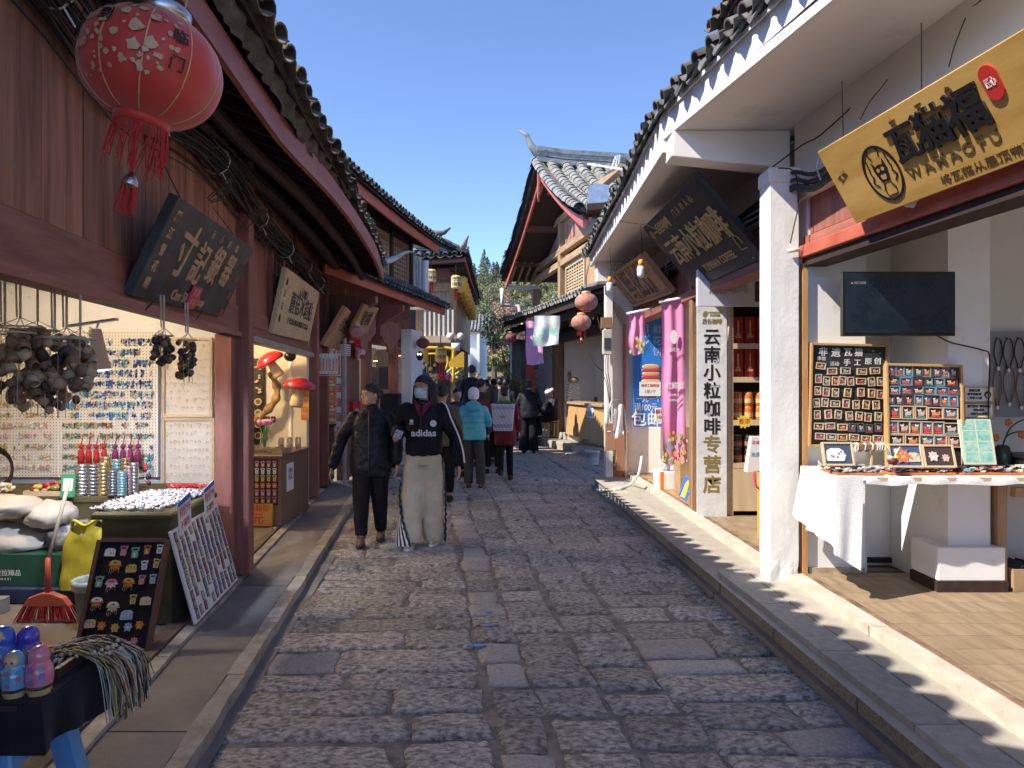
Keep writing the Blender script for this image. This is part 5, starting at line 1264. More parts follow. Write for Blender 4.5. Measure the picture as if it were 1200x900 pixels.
t = thing('navy_cloth_box', 'navy blue cloth draped low storage box under the table', 'box', (-3.2, 5.0, .09)); m = MB(); m.bx(-.9, .75, -.2, .3, 0, .109); m.build('cloth_cover', pm('navy print cloth', (.01,.016,.05), (.02,.03,.09), 9, .8, c3=(.3,.35,.5), s3=30, t3=.68), t, bev=.01)
# yellow bag
t = thing('yellow_bag', 'translucent yellow plastic bag standing under the jewellery table', 'bag', (-2.86, 4.86, .20)); m = MB(); m.smooth = True
def ybag(a, b):
 th = a*2*pi; z = b*.40; w2 = .17*(1 - .10*b) * (1 - .35*max(0, b-.8)/.2); sx = max(-1, min(1, cos(th)*1.35)); sy = max(-1, min(1, sin(th)*1.35)); k = 1 + .10*noise.noise(V((sx*3, sy*3, z*9)))
 return V((sx*w2*k, sy*.12*k, z + (.03*cos(th*2) if b > .9 else 0)))
m.grid(ybag, 28, 12); m.build('bag_body', pm('yellow plastic', (.42,.33,.02), (.58,.46,.05), 5, .35, .3, 12, spec=.6), t)
m = MB(); m.smooth = True; m.tube(smoothP([V(p) for p in ((-.12,-.05,.39), (-.09,-.08,.46), (.0,-.10,.43), (.08,-.08,.47), (.12,-.05,.39))]), .012, 6); m.build('handle', pm('yellow plastic', (.5,.4,.03)), t)
# goods on the long table
metalc = [flat('silver bangles', (.55,.55,.53), .3, metal=.9), flat('brass bangles', (.50,.36,.18), .35, metal=.8), flat('aqua bangles', (.25,.45,.48), .3, metal=.6), flat('pink bangles', (.5,.3,.3), .35, metal=.5), flat('dark bangles', (.25,.25,.27), .3, metal=.8)]
zt = .757
for i, (px, D_, r_, h_, k, lb) in enumerate(((96, 5.25, .046, .23, 0, 'silver bangle roll, leftmost of the tall rolls on the long table'), (109, 5.25, .048, .23, 4, 'dark patterned bangle roll second from the left on the long table'), (121, 5.25, .040, .24, 1, 'brass coloured bangle roll between the grey and dark ones on the long table'),
  (132, 5.22, .038, .19, 4, 'steel grey bangle roll, shorter, right of the brass one'), (143, 5.22, .034, .18, 2, 'front aqua blue bangle roll on the long table'), (151, 5.3, .022, .21, 3, 'thin pink bangle roll near the right end of the long table'), (157, 5.35, .030, .23, 0, 'tall silver bangle roll at the right end of the long table'), (137, 5.5, .036, .24, 2, 'pale aqua bangle roll in the back row of the long table'), (124, 5.5, .036, .26, 1, 'brass bangle roll in the back row of the long table'), (147, 5.5, .03, .25, 1, 'tan bangle roll in the back row behind the aqua one'))):
 t = thing('bangle_roll', lb, 'bangles', ((px-600)/F*D_, D_, zt), 0, 'bangle rolls on the long table'); n = 9; hh = h_/n
 for j in range(n): m = MB(); m.smooth = True; m.lathe([(r_*.94, j*hh), (r_, j*hh+hh*.2), (r_*rg.uniform(.99, 1.03), j*hh+hh*.8), (r_*.94, (j+1)*hh)], 16, cap=j in (0, n-1)); m.build('bangle', metalc[k], t)
def heap(name, label, cat, c, w2, d2, h, cols, n, size=.018, tray=None, rot=0, kind=None, base=None, mn=.4):
 t = thing(name, label, cat, c, rot)
 if tray: 
  m = MB(); m.bx(-w2, w2, -d2, d2, 0, .012); m.build('tray_base', tray, t)
  for a in (-1, 1): m = MB(); m.bx(-w2, w2, a*d2-.008, a*d2+.008, 0, .035); m.build('tray_side', tray, t); m = MB(); m.bx(a*w2-.008, a*w2+.008, -d2+.008, d2-.008, 0, .035); m.build('tray_side', tray, t)
 m = MB(); m.smooth = True
 for i in range(n):
  x, y = rg.uniform(-1, 1)*w2*.92, rg.uniform(-1, 1)*d2*.92; z = h*(1-(x/w2)**2*.6)*(1-(y/d2)**2*.6)*rg.uniform(.2, 1)+.01; q = size*rg.uniform(mn, 1)
  m.mi(rg.randrange(len(cols))).ball((x, y, z), (q*rg.uniform(.7, 1.5), q*rg.uniform(.7, 1.5), q*.7), 5, 3, (rg.uniform(-1, 1), rg.uniform(-1, 1), rg.uniform(0, 3)))
 m.build('trinkets', cols, t, kind='stuff'); return t
heap('charm_tray', 'pale wooden tray heaped with red and yellow felt charms on the long table', 'tray', (-3.40, 5.32, zt), .19, .10, .09, [beads[6], yel_m, flat('green felt', (.15,.3,.08)), flat('tan felt', (.5,.35,.25)), beads[6], flat('maroon felt', (.25,.02,.03))], 90, .028, tray=palewood)
heap('shell_pile', 'small pile of white shells and flowers at the left end of the long table', 'trinkets', (-3.86, 5.3, zt), .12, .1, .09, [beads[9], flat('cream bead', (.65,.6,.45)), yel_m], 60, .022)
t = thing('payment_stand', 'small green payment stand with a white card on the long table', 'sign', (-3.235, 5.16, zt)); t.rotation_euler = (radians(-8), 0, 0)
m = MB(); m.bx(-.05, .05, 0, .006, 0, .165); m.build('card', flat('payment green', (.03,.28,.14)), t); m = MB(); m.bx(-.035, .035, -.002, 0, .045, .135); m.build('white_panel', white, t)
for i in range(8):
 c_ = (.5,.02,.02) if i < 4 else (.22,.02,.12); x = -3.52 + i*.062 + (.03 if i > 3 else 0)
 t = thing('tassel_keychain', ('first', 'second', 'third', 'fourth')[i % 4] + (' bright red' if i < 4 else ' dark purple') + ' tassel keychain from the left above the long table', 'keychain', (x, 5.80, 1.07), 0, 'tassel keychains above the table')
 m = MB(); m.smooth = True; m.ball((0, 0, 0), .02, 8, 5); m.lathe([(.012, -.02), (.022, -.05), (.026, -.15)], 8); m.tube([(0,0,.01), (0,.03,.09)], .004, 4); m.build('tassel', flat('tassel %d' % (i < 4), c_, .7), t)
t = thing('cord_coil', 'coil of dark braided cords with bright beads at the left end of the table', 'cords', (-4.02, 5.55, .92))
for i in range(12): q = .12 + i*.006; m = MB(); m.tube([(q*cos(a*pi/10)*.9, -.03*i*.2, q*sin(a*pi/10)) for a in range(21)], .006, 4); m.build('cord', rg.choice([black, beads[5], beads[2], black]), t)
t = thing('beaded_doll_charm', 'hanging string of red and turquoise beads at the right end of the long table', 'charm', (-2.72, 5.3, .97)); m = MB(); m.smooth = True
for i in range(14): m.mi(rg.choice([0, 1, 2])).ball((rg.uniform(-.02, .02), 0, -.0 - i*.014+.05), .016, 6, 4)
m.build('beads', [beads[6], beads[2], beads[10]], t, kind='stuff')
# counter with silver heap
t = thing('jewellery_counter', 'olive painted jewellery counter with rounded top edge beside the threshold', 'counter', (-2.32, 4.75, .09))
m = MB(); m.add([(-.22,-.36,0), (.21,-.36,0), (.13,.42,0), (-.3,.42,0), (-.22,-.36,.655), (.21,-.36,.655), (.13,.42,.655), (-.3,.42,.655)], [(0,3,2,1),(4,5,6,7),(0,1,5,4),(1,2,6,5),(2,3,7,6),(3,0,4,7)]); m.build('cabinet', olive, t, bev=.006)
m = MB(); m.add([(-.26,-.41,.657), (.25,-.41,.657), (.16,.46,.657), (-.36,.46,.657), (-.26,-.41,.70), (.25,-.41,.70), (.16,.46,.70), (-.36,.46,.70)], [(0,3,2,1),(4,5,6,7),(0,1,5,4),(1,2,6,5),(2,3,7,6),(3,0,4,7)]); m.build('counter_top', olive, t, bev=.012)
heap('silver_jewellery', 'glittering spread of silver jewellery covering the counter top', 'jewellery', (-2.40, 4.78, .79), .24, .42, .035, [beads[3], white, beads[3], flat('lilac bead', (.45,.42,.62)), beads[9], beads[5]], 1500, .014, mn=.3)
t = thing('red_bracelet_pile', 'dark red bracelets lying at the back of the jewellery counter', 'bracelets', (-2.36, 5.16, .83)); m = MB()
for i in range(16): x = rg.uniform(-.15, .18); m.tube([(x+.03*cos(a), .02*sin(a)+rg.uniform(-.01,.01), .01+.01*sin(a*2)) for a in range(7)], .006, 4)
m.build('bracelets', beads[6], t, kind='stuff')
# price cards on the counter side
for px, py, lbl in ((216, 602, 'nearer of two red lettered price cards on the counter side'), (245, 585, 'farther of two red lettered price cards on the counter side')):
 p = FL.at(px, py, -.01); q = FL.w(*p); t = thing('price_card', lbl, 'sign', q, 0); Mx = plane_m(q, FL.m.to_3x3() @ V((1, 0, 0)), V((.0,0,1))) @ Matrix.Rotation(.15, 4, 'Z'); t.rotation_euler = Mx.to_euler()
 m = MB(); m.bx(-.11, .11, -.10, .10, 0, .004); m.build('card', white, t); m = MB(); m.bx(-.11, .11, .07, .10, .0045, .005); m.build('blue_header', blue_m, t)
 text('特价99', .075, red_m, t, T_((0, .025, .005)), ext=.0006, wide=.19); text('不褪色', .055, red_m, t, T_((0, -.055, .005)), ext=.0006, wide=.16)
# badges: reusable small figures
def blob_poly(rn, k=10, j=.25): return [(cos(a*2*pi/k)*rn.uniform(1-j, 1), sin(a*2*pi/k)*rn.uniform(1-j, 1)) for a in range(k)]
def badge_mesh(kind, seed):
 rn = random.Random(seed); m = MB()
 if kind == 'cat':
  m.mi(0).prism([(-.5,-1),(.5,-1),(.62,-.3),(.5,.1),(.72,.5),(.7,.95),(.35,.82),(0,.98),(-.35,.82),(-.7,.95),(-.72,.5),(-.5,.1),(-.62,-.3)], 0, .12)
  m.mi(1).prism([(-.42,.3),(.42,.3),(.42,.62),(-.42,.62)], .12, .15); m.mi(2).prism([(-.25,-.75),(.25,-.75),(.3,-.15),(-.3,-.15)], .12, .15)
  for x in (-.2, .2): m.mi(1).prism([(x-.08,-.5),(x+.08,-.5),(x+.08,-.36),(x-.08,-.36)], .15, .17)
 elif kind == 'lotus':
  for a in range(5): q = -pi/2 + (a-2)*.62; m.mi(0).prism([(0,.3),(cos(q+.25)*.8,sin(q+.25)*.8+.5),(cos(q)*1.15,sin(q)*1.05+.5),(cos(q-.25)*.8,sin(q-.25)*.8+.5)], 0, .1 + .01*a)
  m.mi(2).prism([(-.95,.5),(-.5,.28),(.5,.28),(.95,.5),(.6,.9),(0,1),(-.6,.9)], .08, .16); m.mi(1).prism([(-.4,.5),(.4,.5),(0,.75)], .16, .18)
  for a in range(6): x = -.7+a*.28; L = .5+.3*sin(a*1.2+.5); m.mi(3).prism([(x-.03,-.1),(x+.03,-.1),(x+.02,-.1-L),(x-.02,-.1-L)], .02, .05); m.mi(2).prism([(x-.06,-.15-L),(x+.06,-.15-L),(x,-.35-L)], .02, .07)
 elif kind == 'crit':
  m.mi(0).prism([(-.55,-.9),(-.1,-.7),(.5,-.95),(.6,-.3),(.95,.05),(.55,.3),(.6,.75),(.2,.6),(-.1,.85),(-.35,.55),(-.75,.7),(-.6,.2),(-.9,-.1),(-.55,-.35)], 0, .14)
  for x in (-.2, .25): m.mi(1).prism([(x-.07,.2),(x+.07,.2),(x+.07,.36),(x-.07,.36)], .14, .16)
  m.mi(2).prism([(-.25,-.35),(.25,-.35),(.2,.02),(-.2,.02)], .14, .16)
 else:
  m.mi(0).prism([(-1,-.6),(-.9,-.72),(.9,-.72),(1,-.6),(.95,.45),(.5,.75),(-.5,.75),(-.95,.45)], 0, .1)
  for i in range(6): x, y = rn.uniform(-.7, .6), rn.uniform(-.5, .3); m.mi(rn.choice([1, 2, 3])).prism([(x,y),(x+.25,y),(x+.2,y+.25),(x+.05,y+.2)], .1, .13)
 return m
_bc = {}
def badge(par, kind, x, y, s, cols, seed=0, z=.001, name='badge', rot=0, th=.05):
 key = (kind, cols, seed)
 if key not in _bc: _bc[key] = badge_mesh(kind, seed).mesh(name, [flat('enamel %s' % (c,), c, .4) for c in cols])
 return link(name, _bc[key], par, T_((x, y, z)) @ Matrix.Rotation(rot, 4, 'Z') @ Matrix.Diagonal((s, s, s, 1)))
cr, bk, gd, wh, pk, og, gn, sb = (.62,.50,.32), (.03,.03,.03), (.60,.42,.10), (.7,.7,.66), (.62,.20,.32), (.66,.20,.04), (.18,.42,.26), (.30,.45,.62)
P0, P1 = W(112, 762, 4.02), W(190, 762, 4.02); P0.z = P1.z = .10; P0 = V((-2.36, 4.0, .10)); P1 = V((-1.985, 4.0, .10))
t, w_, h_ = board_thing('badge_board', 'dark brown framed black board of colourful fridge magnets leaning on the counter front', 'display', V((-2.415, 3.94, .10)), V((-2.02, 3.94, .10)), V((-2.395, 4.16, .665)), .012, blackcloth)
for a in (-1, 1):
 m = MB(); m.bx(a*w_/2-.012, a*w_/2+.012, -h_/2, h_/2, -.02, .012); m.build('frame_side', pm('brown frame', (.09,.035,.025), (.14,.06,.045), 4), t)
 m = MB(); m.bx(-w_/2+.012, w_/2-.012, a*h_/2-.012, a*h_/2+.012, -.02, .0119); m.build('frame_rail', pm('brown frame', (.09,.035,.025)), t)
gx = lambda px: (px-155)/76*w_*.93; gy = lambda py: (702.5-py)/110*h_*.93
for px, py, k, s, c in ((130,657,'card',.032,(wh,sb,cr,bk)), (146,655,'cat',.030,(pk,bk,gd)), (160,657,'cat',.033,(gn,bk,wh)), (174,654,'cat',.028,(og,bk,wh)), (189,653,'cat',.028,(wh,bk,sb)),
  (139,673,'lotus',.038,(og,bk,gd,cr)), (159,675,'card',.032,(gd,gn,bk,cr)), (174,671,'cat',.028,(wh,bk,sb)), (188,669,'cat',.028,(gd,bk,gn)), (124,689,'cat',.033,(gn,bk,wh)), (139,693,'lotus',.036,(wh,bk,pk,gd)), (159,692,'lotus',.036,(og,bk,gd,cr)), (174,687,'cat',.028,(pk,bk,gd)), (187,686,'cat',.028,(sb,bk,gd)),
  (126,713,'lotus',.037,(og,bk,wh,gd)), (146,718,'lotus',.038,(cr,bk,wh,gd)), (168,708,'cat',.028,(gd,bk,gn)), (183,710,'card',.032,(cr,pk,wh,bk)), (164,725,'card',.036,(sb,pk,gd,wh)), (123,734,'card',.032,(cr,og,bk,wh)), (137,736,'crit',.028,(og,bk,gd)), (153,738,'crit',.028,(gd,bk,og)), (168,737,'crit',.028,(sb,bk,wh)), (181,735,'crit',.028,(og,bk,gd)),
  (122,752,'crit',.024,(og,bk,pk)), (138,751,'crit',.030,(pk,bk,wh)), (153,754,'crit',.030,(pk,bk,gd)), (165,754,'crit',.030,(pk,bk,wh)), (178,752,'crit',.026,(pk,bk,gd))):
 badge(t, k, gx(px), gy(py), s*.98, c, rot=rg.uniform(-.08, .08))
# white board of cards leaning outward on the counter side
P0, P1 = FL.w(*FL.at(222, 725, -.03)), FL.w(*FL.at(273, 682, -.03)); P0.z = P1.z = .105
q0, q1 = FL.at(224, 724, .0), FL.at(274, 678, .0)
P0 = FL.w(q0.x, -.03, .105); P1 = FL.w(q1.x, -.03, .105); T0 = FL.w(q0.x, .12, .68)
t, w_, h_ = board_thing('card_board', 'white leaning board crowded with small colourful picture magnets on the counter side', 'display', P0, P1, T0, .018, white)
pal2 = [(.35,.08,.05), (.05,.20,.30), (.40,.30,.12), (.10,.25,.12), (.45,.42,.36), (.08,.08,.09), (.30,.12,.20), (.12,.16,.35)]
def card_mesh(seed, border=(.04,.035,.03), ratio=.72, nfig=5, depth=.06):
 rn = random.Random(seed); m = MB(); m.mi(0).prism([(-ratio,-1),(ratio,-1),(ratio,1),(-ratio,1)], 0, depth*.8); a = .84; m.mi(1).prism([(-ratio*a,-a),(ratio*a,-a),(ratio*a,a),(-ratio*a,a)], depth*.8, depth)
 for i in range(nfig):
  x, y, s_ = rn.uniform(-.4, .4)*ratio, rn.uniform(-.5, .5), rn.uniform(.15, .42); m.mi(rn.choice([2, 3, 4])).prism([(x+s_*ratio*p, y+s_*q) for p, q in blob_poly(rn, 7, .5)], depth, depth+.02+.004*i)
 cs = [border, rn.choice(pal2), rn.choice(pal2), (.65,.60,.50), rn.choice([(.55,.10,.06), (.6,.4,.1), (.1,.3,.45)])]
 return m.mesh('picture_magnet', [flat('print %s' % (c,), c, .45) for c in cs])
cms = [card_mesh(s) for s in range(12)]
nc, nr = 11, 9
for i in range(nc):
 for j in range(nr):
  if rg.random() < .07: continue
  o = link('picture_magnet', rg.choice(cms), t, T_((-w_/2+.055 + i*(w_-.11)/(nc-1) + rg.uniform(-.006,.006), h_/2-.05 - j*(h_-.10)/(nr-1) + rg.uniform(-.006,.006), .001)) @ Matrix.Rotation(rg.uniform(-.15, .15), 4, 'Z') @ Matrix.Diagonal((.034, .030, .05, 1)))
# broom and bin
t = thing('broom', 'red plastic broom with a long wooden handle standing on the shop floor', 'broom', V(W(56, 742, 4.45).xy.to_3d()) + V((0, 0, .09)))
m = MB(); m.smooth = True; m.tube([(0, 0, .38), (.0, .22, .86)], .012, 8); m.build('handle', pm('worn handle', (.30,.22,.15), (.42,.33,.25), 5), t)
m = MB(); m.smooth = True; m.tube([(0, 0, .17), (0, 0, .40)], .016, 8); m.build('socket', flat('red plastic', (.45,.06,.03), .4), t)
m = MB(); m.prism([(-.15,.10),(.15,.10),(.11,.155),(.03,.185),(-.03,.185),(-.11,.155)], -.022, .022, Matrix(((1,0,0,0),(0,0,1,0),(0,1,0,0),(0,0,0,1)))); m.build('head', flat('red orange plastic', (.50,.10,.05), .4), t, bev=.006)
m = MB()
for i in range(150): x = -1+2*i/149; q = rg.uniform(-.02, .02); m.tube([(x*.145, q, .11), (x*.205+rg.uniform(-.006,.006), q*1.6, rg.uniform(0, .012))], .0028, 3, cap=False)
m.build('bristles', crimson, t, kind='stuff')
t = thing('waste_bin', 'pale grey green plastic bin lined with a bag beside the magnet board', 'bin', (-2.60, 4.42, .09)); m = MB(); m.smooth = True
m.lathe([(.085, 0), (.115, .27), (.118, .27), (.12, .275), (.105, .27), (.08, .02)], 20, cap=False); m.lathe([(.085, 0), (.001, .001)], 20, cap=False); m.build('bucket', flat('grey green plastic', (.16,.22,.20), .45), t)
m = MB(); m.smooth = True; m.lathe([(.118, .22), (.124, .255), (.121, .283), (.10, .275), (.095, .2)], 24, cap=False, rib=lambda a: 1+.02*sin(a*9)); m.build('bin_liner', flat('bag liner', (.34,.42,.38), .3), t)
t = thing('grey_box', 'grey cardboard box at the left edge of the shop floor', 'box', (-3.42, 4.55, .09)); m = MB(); m.bx(-.3, .12, -.12, .12, 0, .10); m.build('carton', concrete, t, bev=.004)
# ------------------------------------------------------------ doll table at the near left corner
t = thing('doll_table', 'low table draped in black velvet at the near left corner of the street', 'table', (-1.95, 2.46, 0))
m = MB(); m.bx(-.62, .40, -.24, .24, .555, .572); m.build('table_top', darkwood, t)
m = MB(); m.smooth = True; N_ = 64
def cl(a, b):
 # a around, b down: rounded rectangle skirt with folds
 per = [(-.64,-.255), (.47,-.235), (.415,.25), (-.64,.26)]; s_ = a*4; i = int(s_) % 4; f = s_ - int(s_)
 p = V(per[i]).lerp(V(per[(i+1) % 4]), f); d_ = (p - V((-.05, 0))).normalized(); fold = sin(a*58)*.011*b + .014*noise.noise(V((a*22, b, 3)))*b
 return V((p.x, p.y, .578 - .158*b - .05*b*max(0, sin(a*13+2)))) + V((d_.x, d_.y, 0))*(fold + .012*b)
m.grid(cl, 160, 8); m.build('velvet_skirt', blackcloth, t)
m = MB(); m.add([(-.64,-.255,.5785), (.47,-.235,.5785), (.415,.25,.5785), (-.64,.26,.5785)], [(0,1,2,3)]); m.build('velvet_top', blackcloth, t)
t = thing('plastic_stool', 'sky blue plastic stool under the black velvet table', 'stool', (-1.84, 2.44, .06))
sb_ = pm('sky blue plastic', (.13,.33,.62), rough=.35)
m = MB(); m.bx(-.22, .22, -.17, .17, .44, .47); m.build('seat', sb_, t, bev=.012)
for sx in (-1, 1):
 for sy in (-1, 1):
  m = MB(); x0, y0, x1, y1 = sx*.17, sy*.12, sx*.24, sy*.19
  m.add([(x0-.045,y0-.012*0-.03,.45),(x0+.045,y0-.03,.45),(x0+.045,y0+.03,.45),(x0-.045,y0+.03,.45),(x1-.045,y1-.03,0),(x1+.045,y1-.03,0),(x1+.045,y1+.03,0),(x1-.045,y1+.03,0)], [(0,1,2,3),(7,6,5,4),(0,4,5,1),(1,5,6,2),(2,6,7,3),(3,7,4,0)]); m.build('leg', sb_, t, bev=.008)
m = MB(); m.bx(-.22, .22, -.178, -.165, .10, .44); m.build('front_panel', sb_, t, bev=.004)
for sx in (-1, 1): m = MB(); m.add([(sx*.18-.008,-.13,.44),(sx*.18+.008,-.13,.44),(sx*.18+.008,.13,.44),(sx*.18-.008,.13,.44),(sx*.205-.008,-.10,.26),(sx*.205+.008,-.10,.26),(sx*.205+.008,.10,.26),(sx*.205-.008,.10,.26)], [(0,1,2,3),(7,6,5,4),(0,4,5,1),(1,5,6,2),(2,6,7,3),(3,7,4,0)]); m.build('side_panel', sb_, t)
# nesting dolls: one shape, painted differently
def doll(x, y, s, body, face, label, rz=0, fl=(.6,.05,.1)):
 t = thing('nesting_doll', label, 'doll', (x, y, .579), rz, 'nesting dolls on the velvet table')
 prof = smoothP([V(p) for p in ((.030,0,0), (.036,0,.02), (.040,0,.055), (.037,0,.082), (.029,0,.098), (.030,0,.112), (.027,0,.13), (.015,0,.145), (.001,0,.148))], 3)
 def seg(z0, z1, nm, mt):
  m = MB(); m.smooth = True; pr = [(p.x*s, p.z*s) for p in prof if z0-1e-6 <= p.z <= z1+1e-6]; m.lathe(pr, 24, cap=False); m.build(nm, mt, t)
 zs = sorted(set(round(p.z, 5) for p in prof)); z1 = min(zs, key=lambda z: abs(z-.026))
 seg(0, z1, 'base', pm('doll straw gold', (.52,.35,.14), (.62,.45,.22), 30, .3, coat=.5)); seg(z1, .2, 'body', body)
 if face:
  m = MB(); m.smooth = True; m.ball((0, -.0215*s, .116*s), (.021*s, .011*s, .021*s), 16, 10); m.build('face', pm('doll face', (.75,.50,.36), rough=.3, coat=.5), t)
  m = MB(); m.smooth = True; m.ball((0, -.017*s, .123*s), (.0235*s, .012*s, .021*s), 16, 10); m.build('hair', pm('doll blond hair', (.62,.42,.12), rough=.3), t)
  for sx in (-1, 1):
   m = MB(); m.ball((sx*.009*s, -.0318*s, .117*s), (.0042*s, .002*s, .003*s), 8, 5); m.build('eye', ink, t)
   m = MB(); m.tube([(sx*.005*s, -.032*s, .122*s), (sx*.009*s, -.0325*s, .1235*s), (sx*.014*s, -.031*s, .122*s)], .0008*s, 4); m.build('eyebrow', beads[5], t)
   m = MB(); m.ball((sx*.012*s, -.0298*s, .110*s), (.004*s, .002*s, .003*s), 8, 5); m.build('cheek', flat('rosy', (.8,.25,.2)), t)
  m = MB(); m.ball((0, -.0322*s, .108*s), (.003*s, .0015*s, .0015*s), 6, 4); m.build('mouth', red_m, t)
 for k in range(9):
  a = -pi/2 + (k % 3 - 1)*.75; z = (.045 + (k//3)*.020)*s; rr = .040*s; m = MB()
  n_ = V((cos(a), sin(a), 0)); u_ = V((-sin(a), cos(a), 0)); c = n_*rr + V((0, 0, z))
  for j in range(6): q = j*pi/3; m.add([c+n_*.001, c+(u_*cos(q-.3)+V((0,0,1))*sin(q-.3))*.008*s+n_*.0015, c+(u_*cos(q)+V((0,0,1))*sin(q))*.012*s+n_*.0012, c+(u_*cos(q+.3)+V((0,0,1))*sin(q+.3))*.008*s+n_*.0015], [(0,1,2,3)])
  m.build('painted_flower', flat('flower %s' % (fl,), fl) if k % 2 else flat('flower alt', (.1,.35,.55)), t)
gl = lambda n, c: pm('lacquer '+n, c, rough=.18, coat=.8)
dx = lambda px, D: (px-600)/F*D
doll(dx(17, 2.28), 2.28, .98, gl('sky', (.16,.42,.60)), True, 'sky blue nesting doll with a painted face, front of the group', .1)
doll(dx(46, 2.30), 2.30, 1.05, gl('pink', (.72,.20,.28)), False, 'pink nesting doll seen from behind, right of the faced one', 0, (.25,.12,.5))
doll(dx(3, 2.40), 2.40, 1.25, gl('royal', (.03,.12,.55)), True, 'tall royal blue nesting doll at the picture edge', -.3)
doll(dx(33, 2.44), 2.44, 1.15, gl('violet blue', (.08,.06,.50)), False, 'violet blue nesting doll behind the pink one', .4, (.55,.5,.15))
# jewellery and scarves on the table
heap('bead_bracelets', 'dark tray of purple and silver beaded bracelets on the velvet table', 'tray', (-1.68, 2.50, .58), .13, .11, .02, [beads[3], flat('violet bead', (.35,.05,.4)), beads[10], beads[10], beads[1], beads[9]], 320, .009, tray=pm('brown tray', (.06,.03,.025), rough=.5), rot=.05)
heap('gold_trinkets', 'gold and silver crown shaped trinkets behind the nesting dolls', 'trinkets', (-1.92, 2.60, .58), .07, .05, .07, [beads[4], beads[3], white], 70, .014)
t = thing('striped_scarf', 'folded orange and magenta striped scarf at the back of the velvet table', 'scarf', (-1.82, 2.66, .585)); m = MB(); m.smooth = True
for k in range(18):
 a = k*2*pi/18; r0, r1 = .03, .13
 m.mi(k % 3).add([(r0*cos(a), .5*r0*sin(a), .035), (r0*cos(a+.36), .5*r0*sin(a+.36), .035), (r1*cos(a+.36), .5*r1*sin(a+.36), .0), (r1*cos(a), .5*r1*sin(a), .0)], [(0, 3, 2, 1)])
m.build('scarf_fold', [orange_m, red_m, yel_m], t)
m = MB(); m.box((-.10, -.02, .012), (.22, .14, .02), (0, 0, .2)); m.build('under_cloth', flat('magenta cloth', (.45,.03,.15), .8), t)
for k, (px, py) in enumerate(((85, 765), (92, 762))):
 t = thing('lacquer_pen', 'dark red lacquered stick lying across the velvet table, ' + ('left' if k == 0 else 'right') + ' of two', 'stick', (-1.66+.06*k, 2.62, .60)); m = MB(); m.beam((-.12,-.03,0), (.12,.03,.02), .02, .02); m.build('stick', pm('brown tray', (.06,.03,.025)), t)
# heap of fringed bead cords falling over the corner
t = thing('beaded_fringe_heap', 'heap of gold black and white beaded tassel cords spilling over the table corner', 'cords', (-1.55, 2.60, .58))
cset = [flat('straw cord', (.60,.45,.18), .7), black, flat('cream cord', (.62,.56,.45), .7), flat('pale cord', (.5,.48,.42), .7), flat('brown cord', (.22,.12,.08), .7), beads[4]]
m = MB(); m.smooth = True
for i in range(260):
 x0, y0 = rg.uniform(-.14, .06), rg.uniform(-.06, .06); x1 = .10 + rg.uniform(0, .06); y1 = rg.uniform(-.11, .08); L = rg.uniform(.08, .2)
 pts = smoothP([V((x0, y0, .01+rg.uniform(0, .03))), V((x0*.4+.03, (y0+y1)/2, .045+rg.uniform(-.01,.02))), V((x1, y1, .0)), V((x1+.02+rg.uniform(0,.02), y1+rg.uniform(-.02,.02), -L))], 3)
 m.mi(rg.randrange(6)).tube(pts, .0026, 3, cap=False)
for i in range(90): m.mi(rg.choice([2, 3, 5, 0])).ball((rg.uniform(-.12, .12), rg.uniform(-.09, .07), rg.uniform(.02, .05)), .008, 5, 4)
m.build('cords', cset, t, kind='stuff')

# ------------------------------------------------------------ mushroom magnet shop
M2 = thing('mushroom_shop_wall', 'cream wall facing the street inside the mushroom magnet shop', 'wall', (-3, 8.92, 0))
m = MB(); m.bx(-1.8, .42, 0, .1, .05, 2.44); m.build('wall_face', pm('warm cream wall', (.62,.54,.40), (.68,.60,.46), 2, .8), M2)
m = MB(); m.bx(.20, .235, -.02, -.001, .3, 2.4); m.build('cable_cover', white, M2); m = MB(); m.bx(.16, .28, -.03, -.0, .62, .78); m.build('socket_box', white, M2, bev=.004)
def mushroom(label, c, r, tilt, rz, wallstem):
 t = thing('giant_mushroom', label, 'ornament', c, rz); t.rotation_euler = (tilt[0], tilt[1], rz)
 m = MB(); m.smooth = True; m.lathe([(p.x, p.z) for p in smoothP([V(q) for q in ((.25*r,0,-.02), (.8*r,0,-.10*r), (1.0*r,0,.0), (.92*r,0,.30*r), (.6*r,0,.55*r), (.25*r,0,.66*r), (.001,0,.68*r))], 3)], 28, rib=lambda a: 1+.03*sin(a*3+1)); m.build('cap', pm('glossy red cap', (.36,.012,.022), (.55,.03,.045), 5, .25, coat=.6), t)
 for k in range(16):
  a, q = rg.uniform(0, 6.28), rg.uniform(.2, .85)*r; z = .68*r*(1-(q/r)**2*.75); m = MB(); m.ball((q*cos(a), q*sin(a), z-.004), (.022*r/.17*rg.uniform(.5, 1), .02*r/.17, .008), 6, 4); m.build('white_spot', offw, t)
 m = MB(); m.smooth = True; m.lathe([(.30*r, 0), (.30*r, -.3*r), (.36*r, -.7*r), (.42*r, -1.05*r), (.34*r, -1.2*r)], 16); m.build('stem', pm('mushroom stem', (.50,.36,.20), (.62,.50,.34), 8, .7, .5, 20, c3=(.3,.16,.07), s3=9), t)
mushroom('upper red spotted giant mushroom tilted left in the magnet shop', W(317, 424, 8.45), .17, (.2, -.5), 0, 0)
mushroom('lower red spotted giant mushroom beside the post of the magnet shop', W(350, 455, 8.4), .19, (-.1, .12), 0, 0)
t = thing('wooden_vine', 'thick twisting wooden vine climbing the wall between the mushrooms', 'ornament', (-3, 8.7, 0)); m = MB(); m.smooth = True
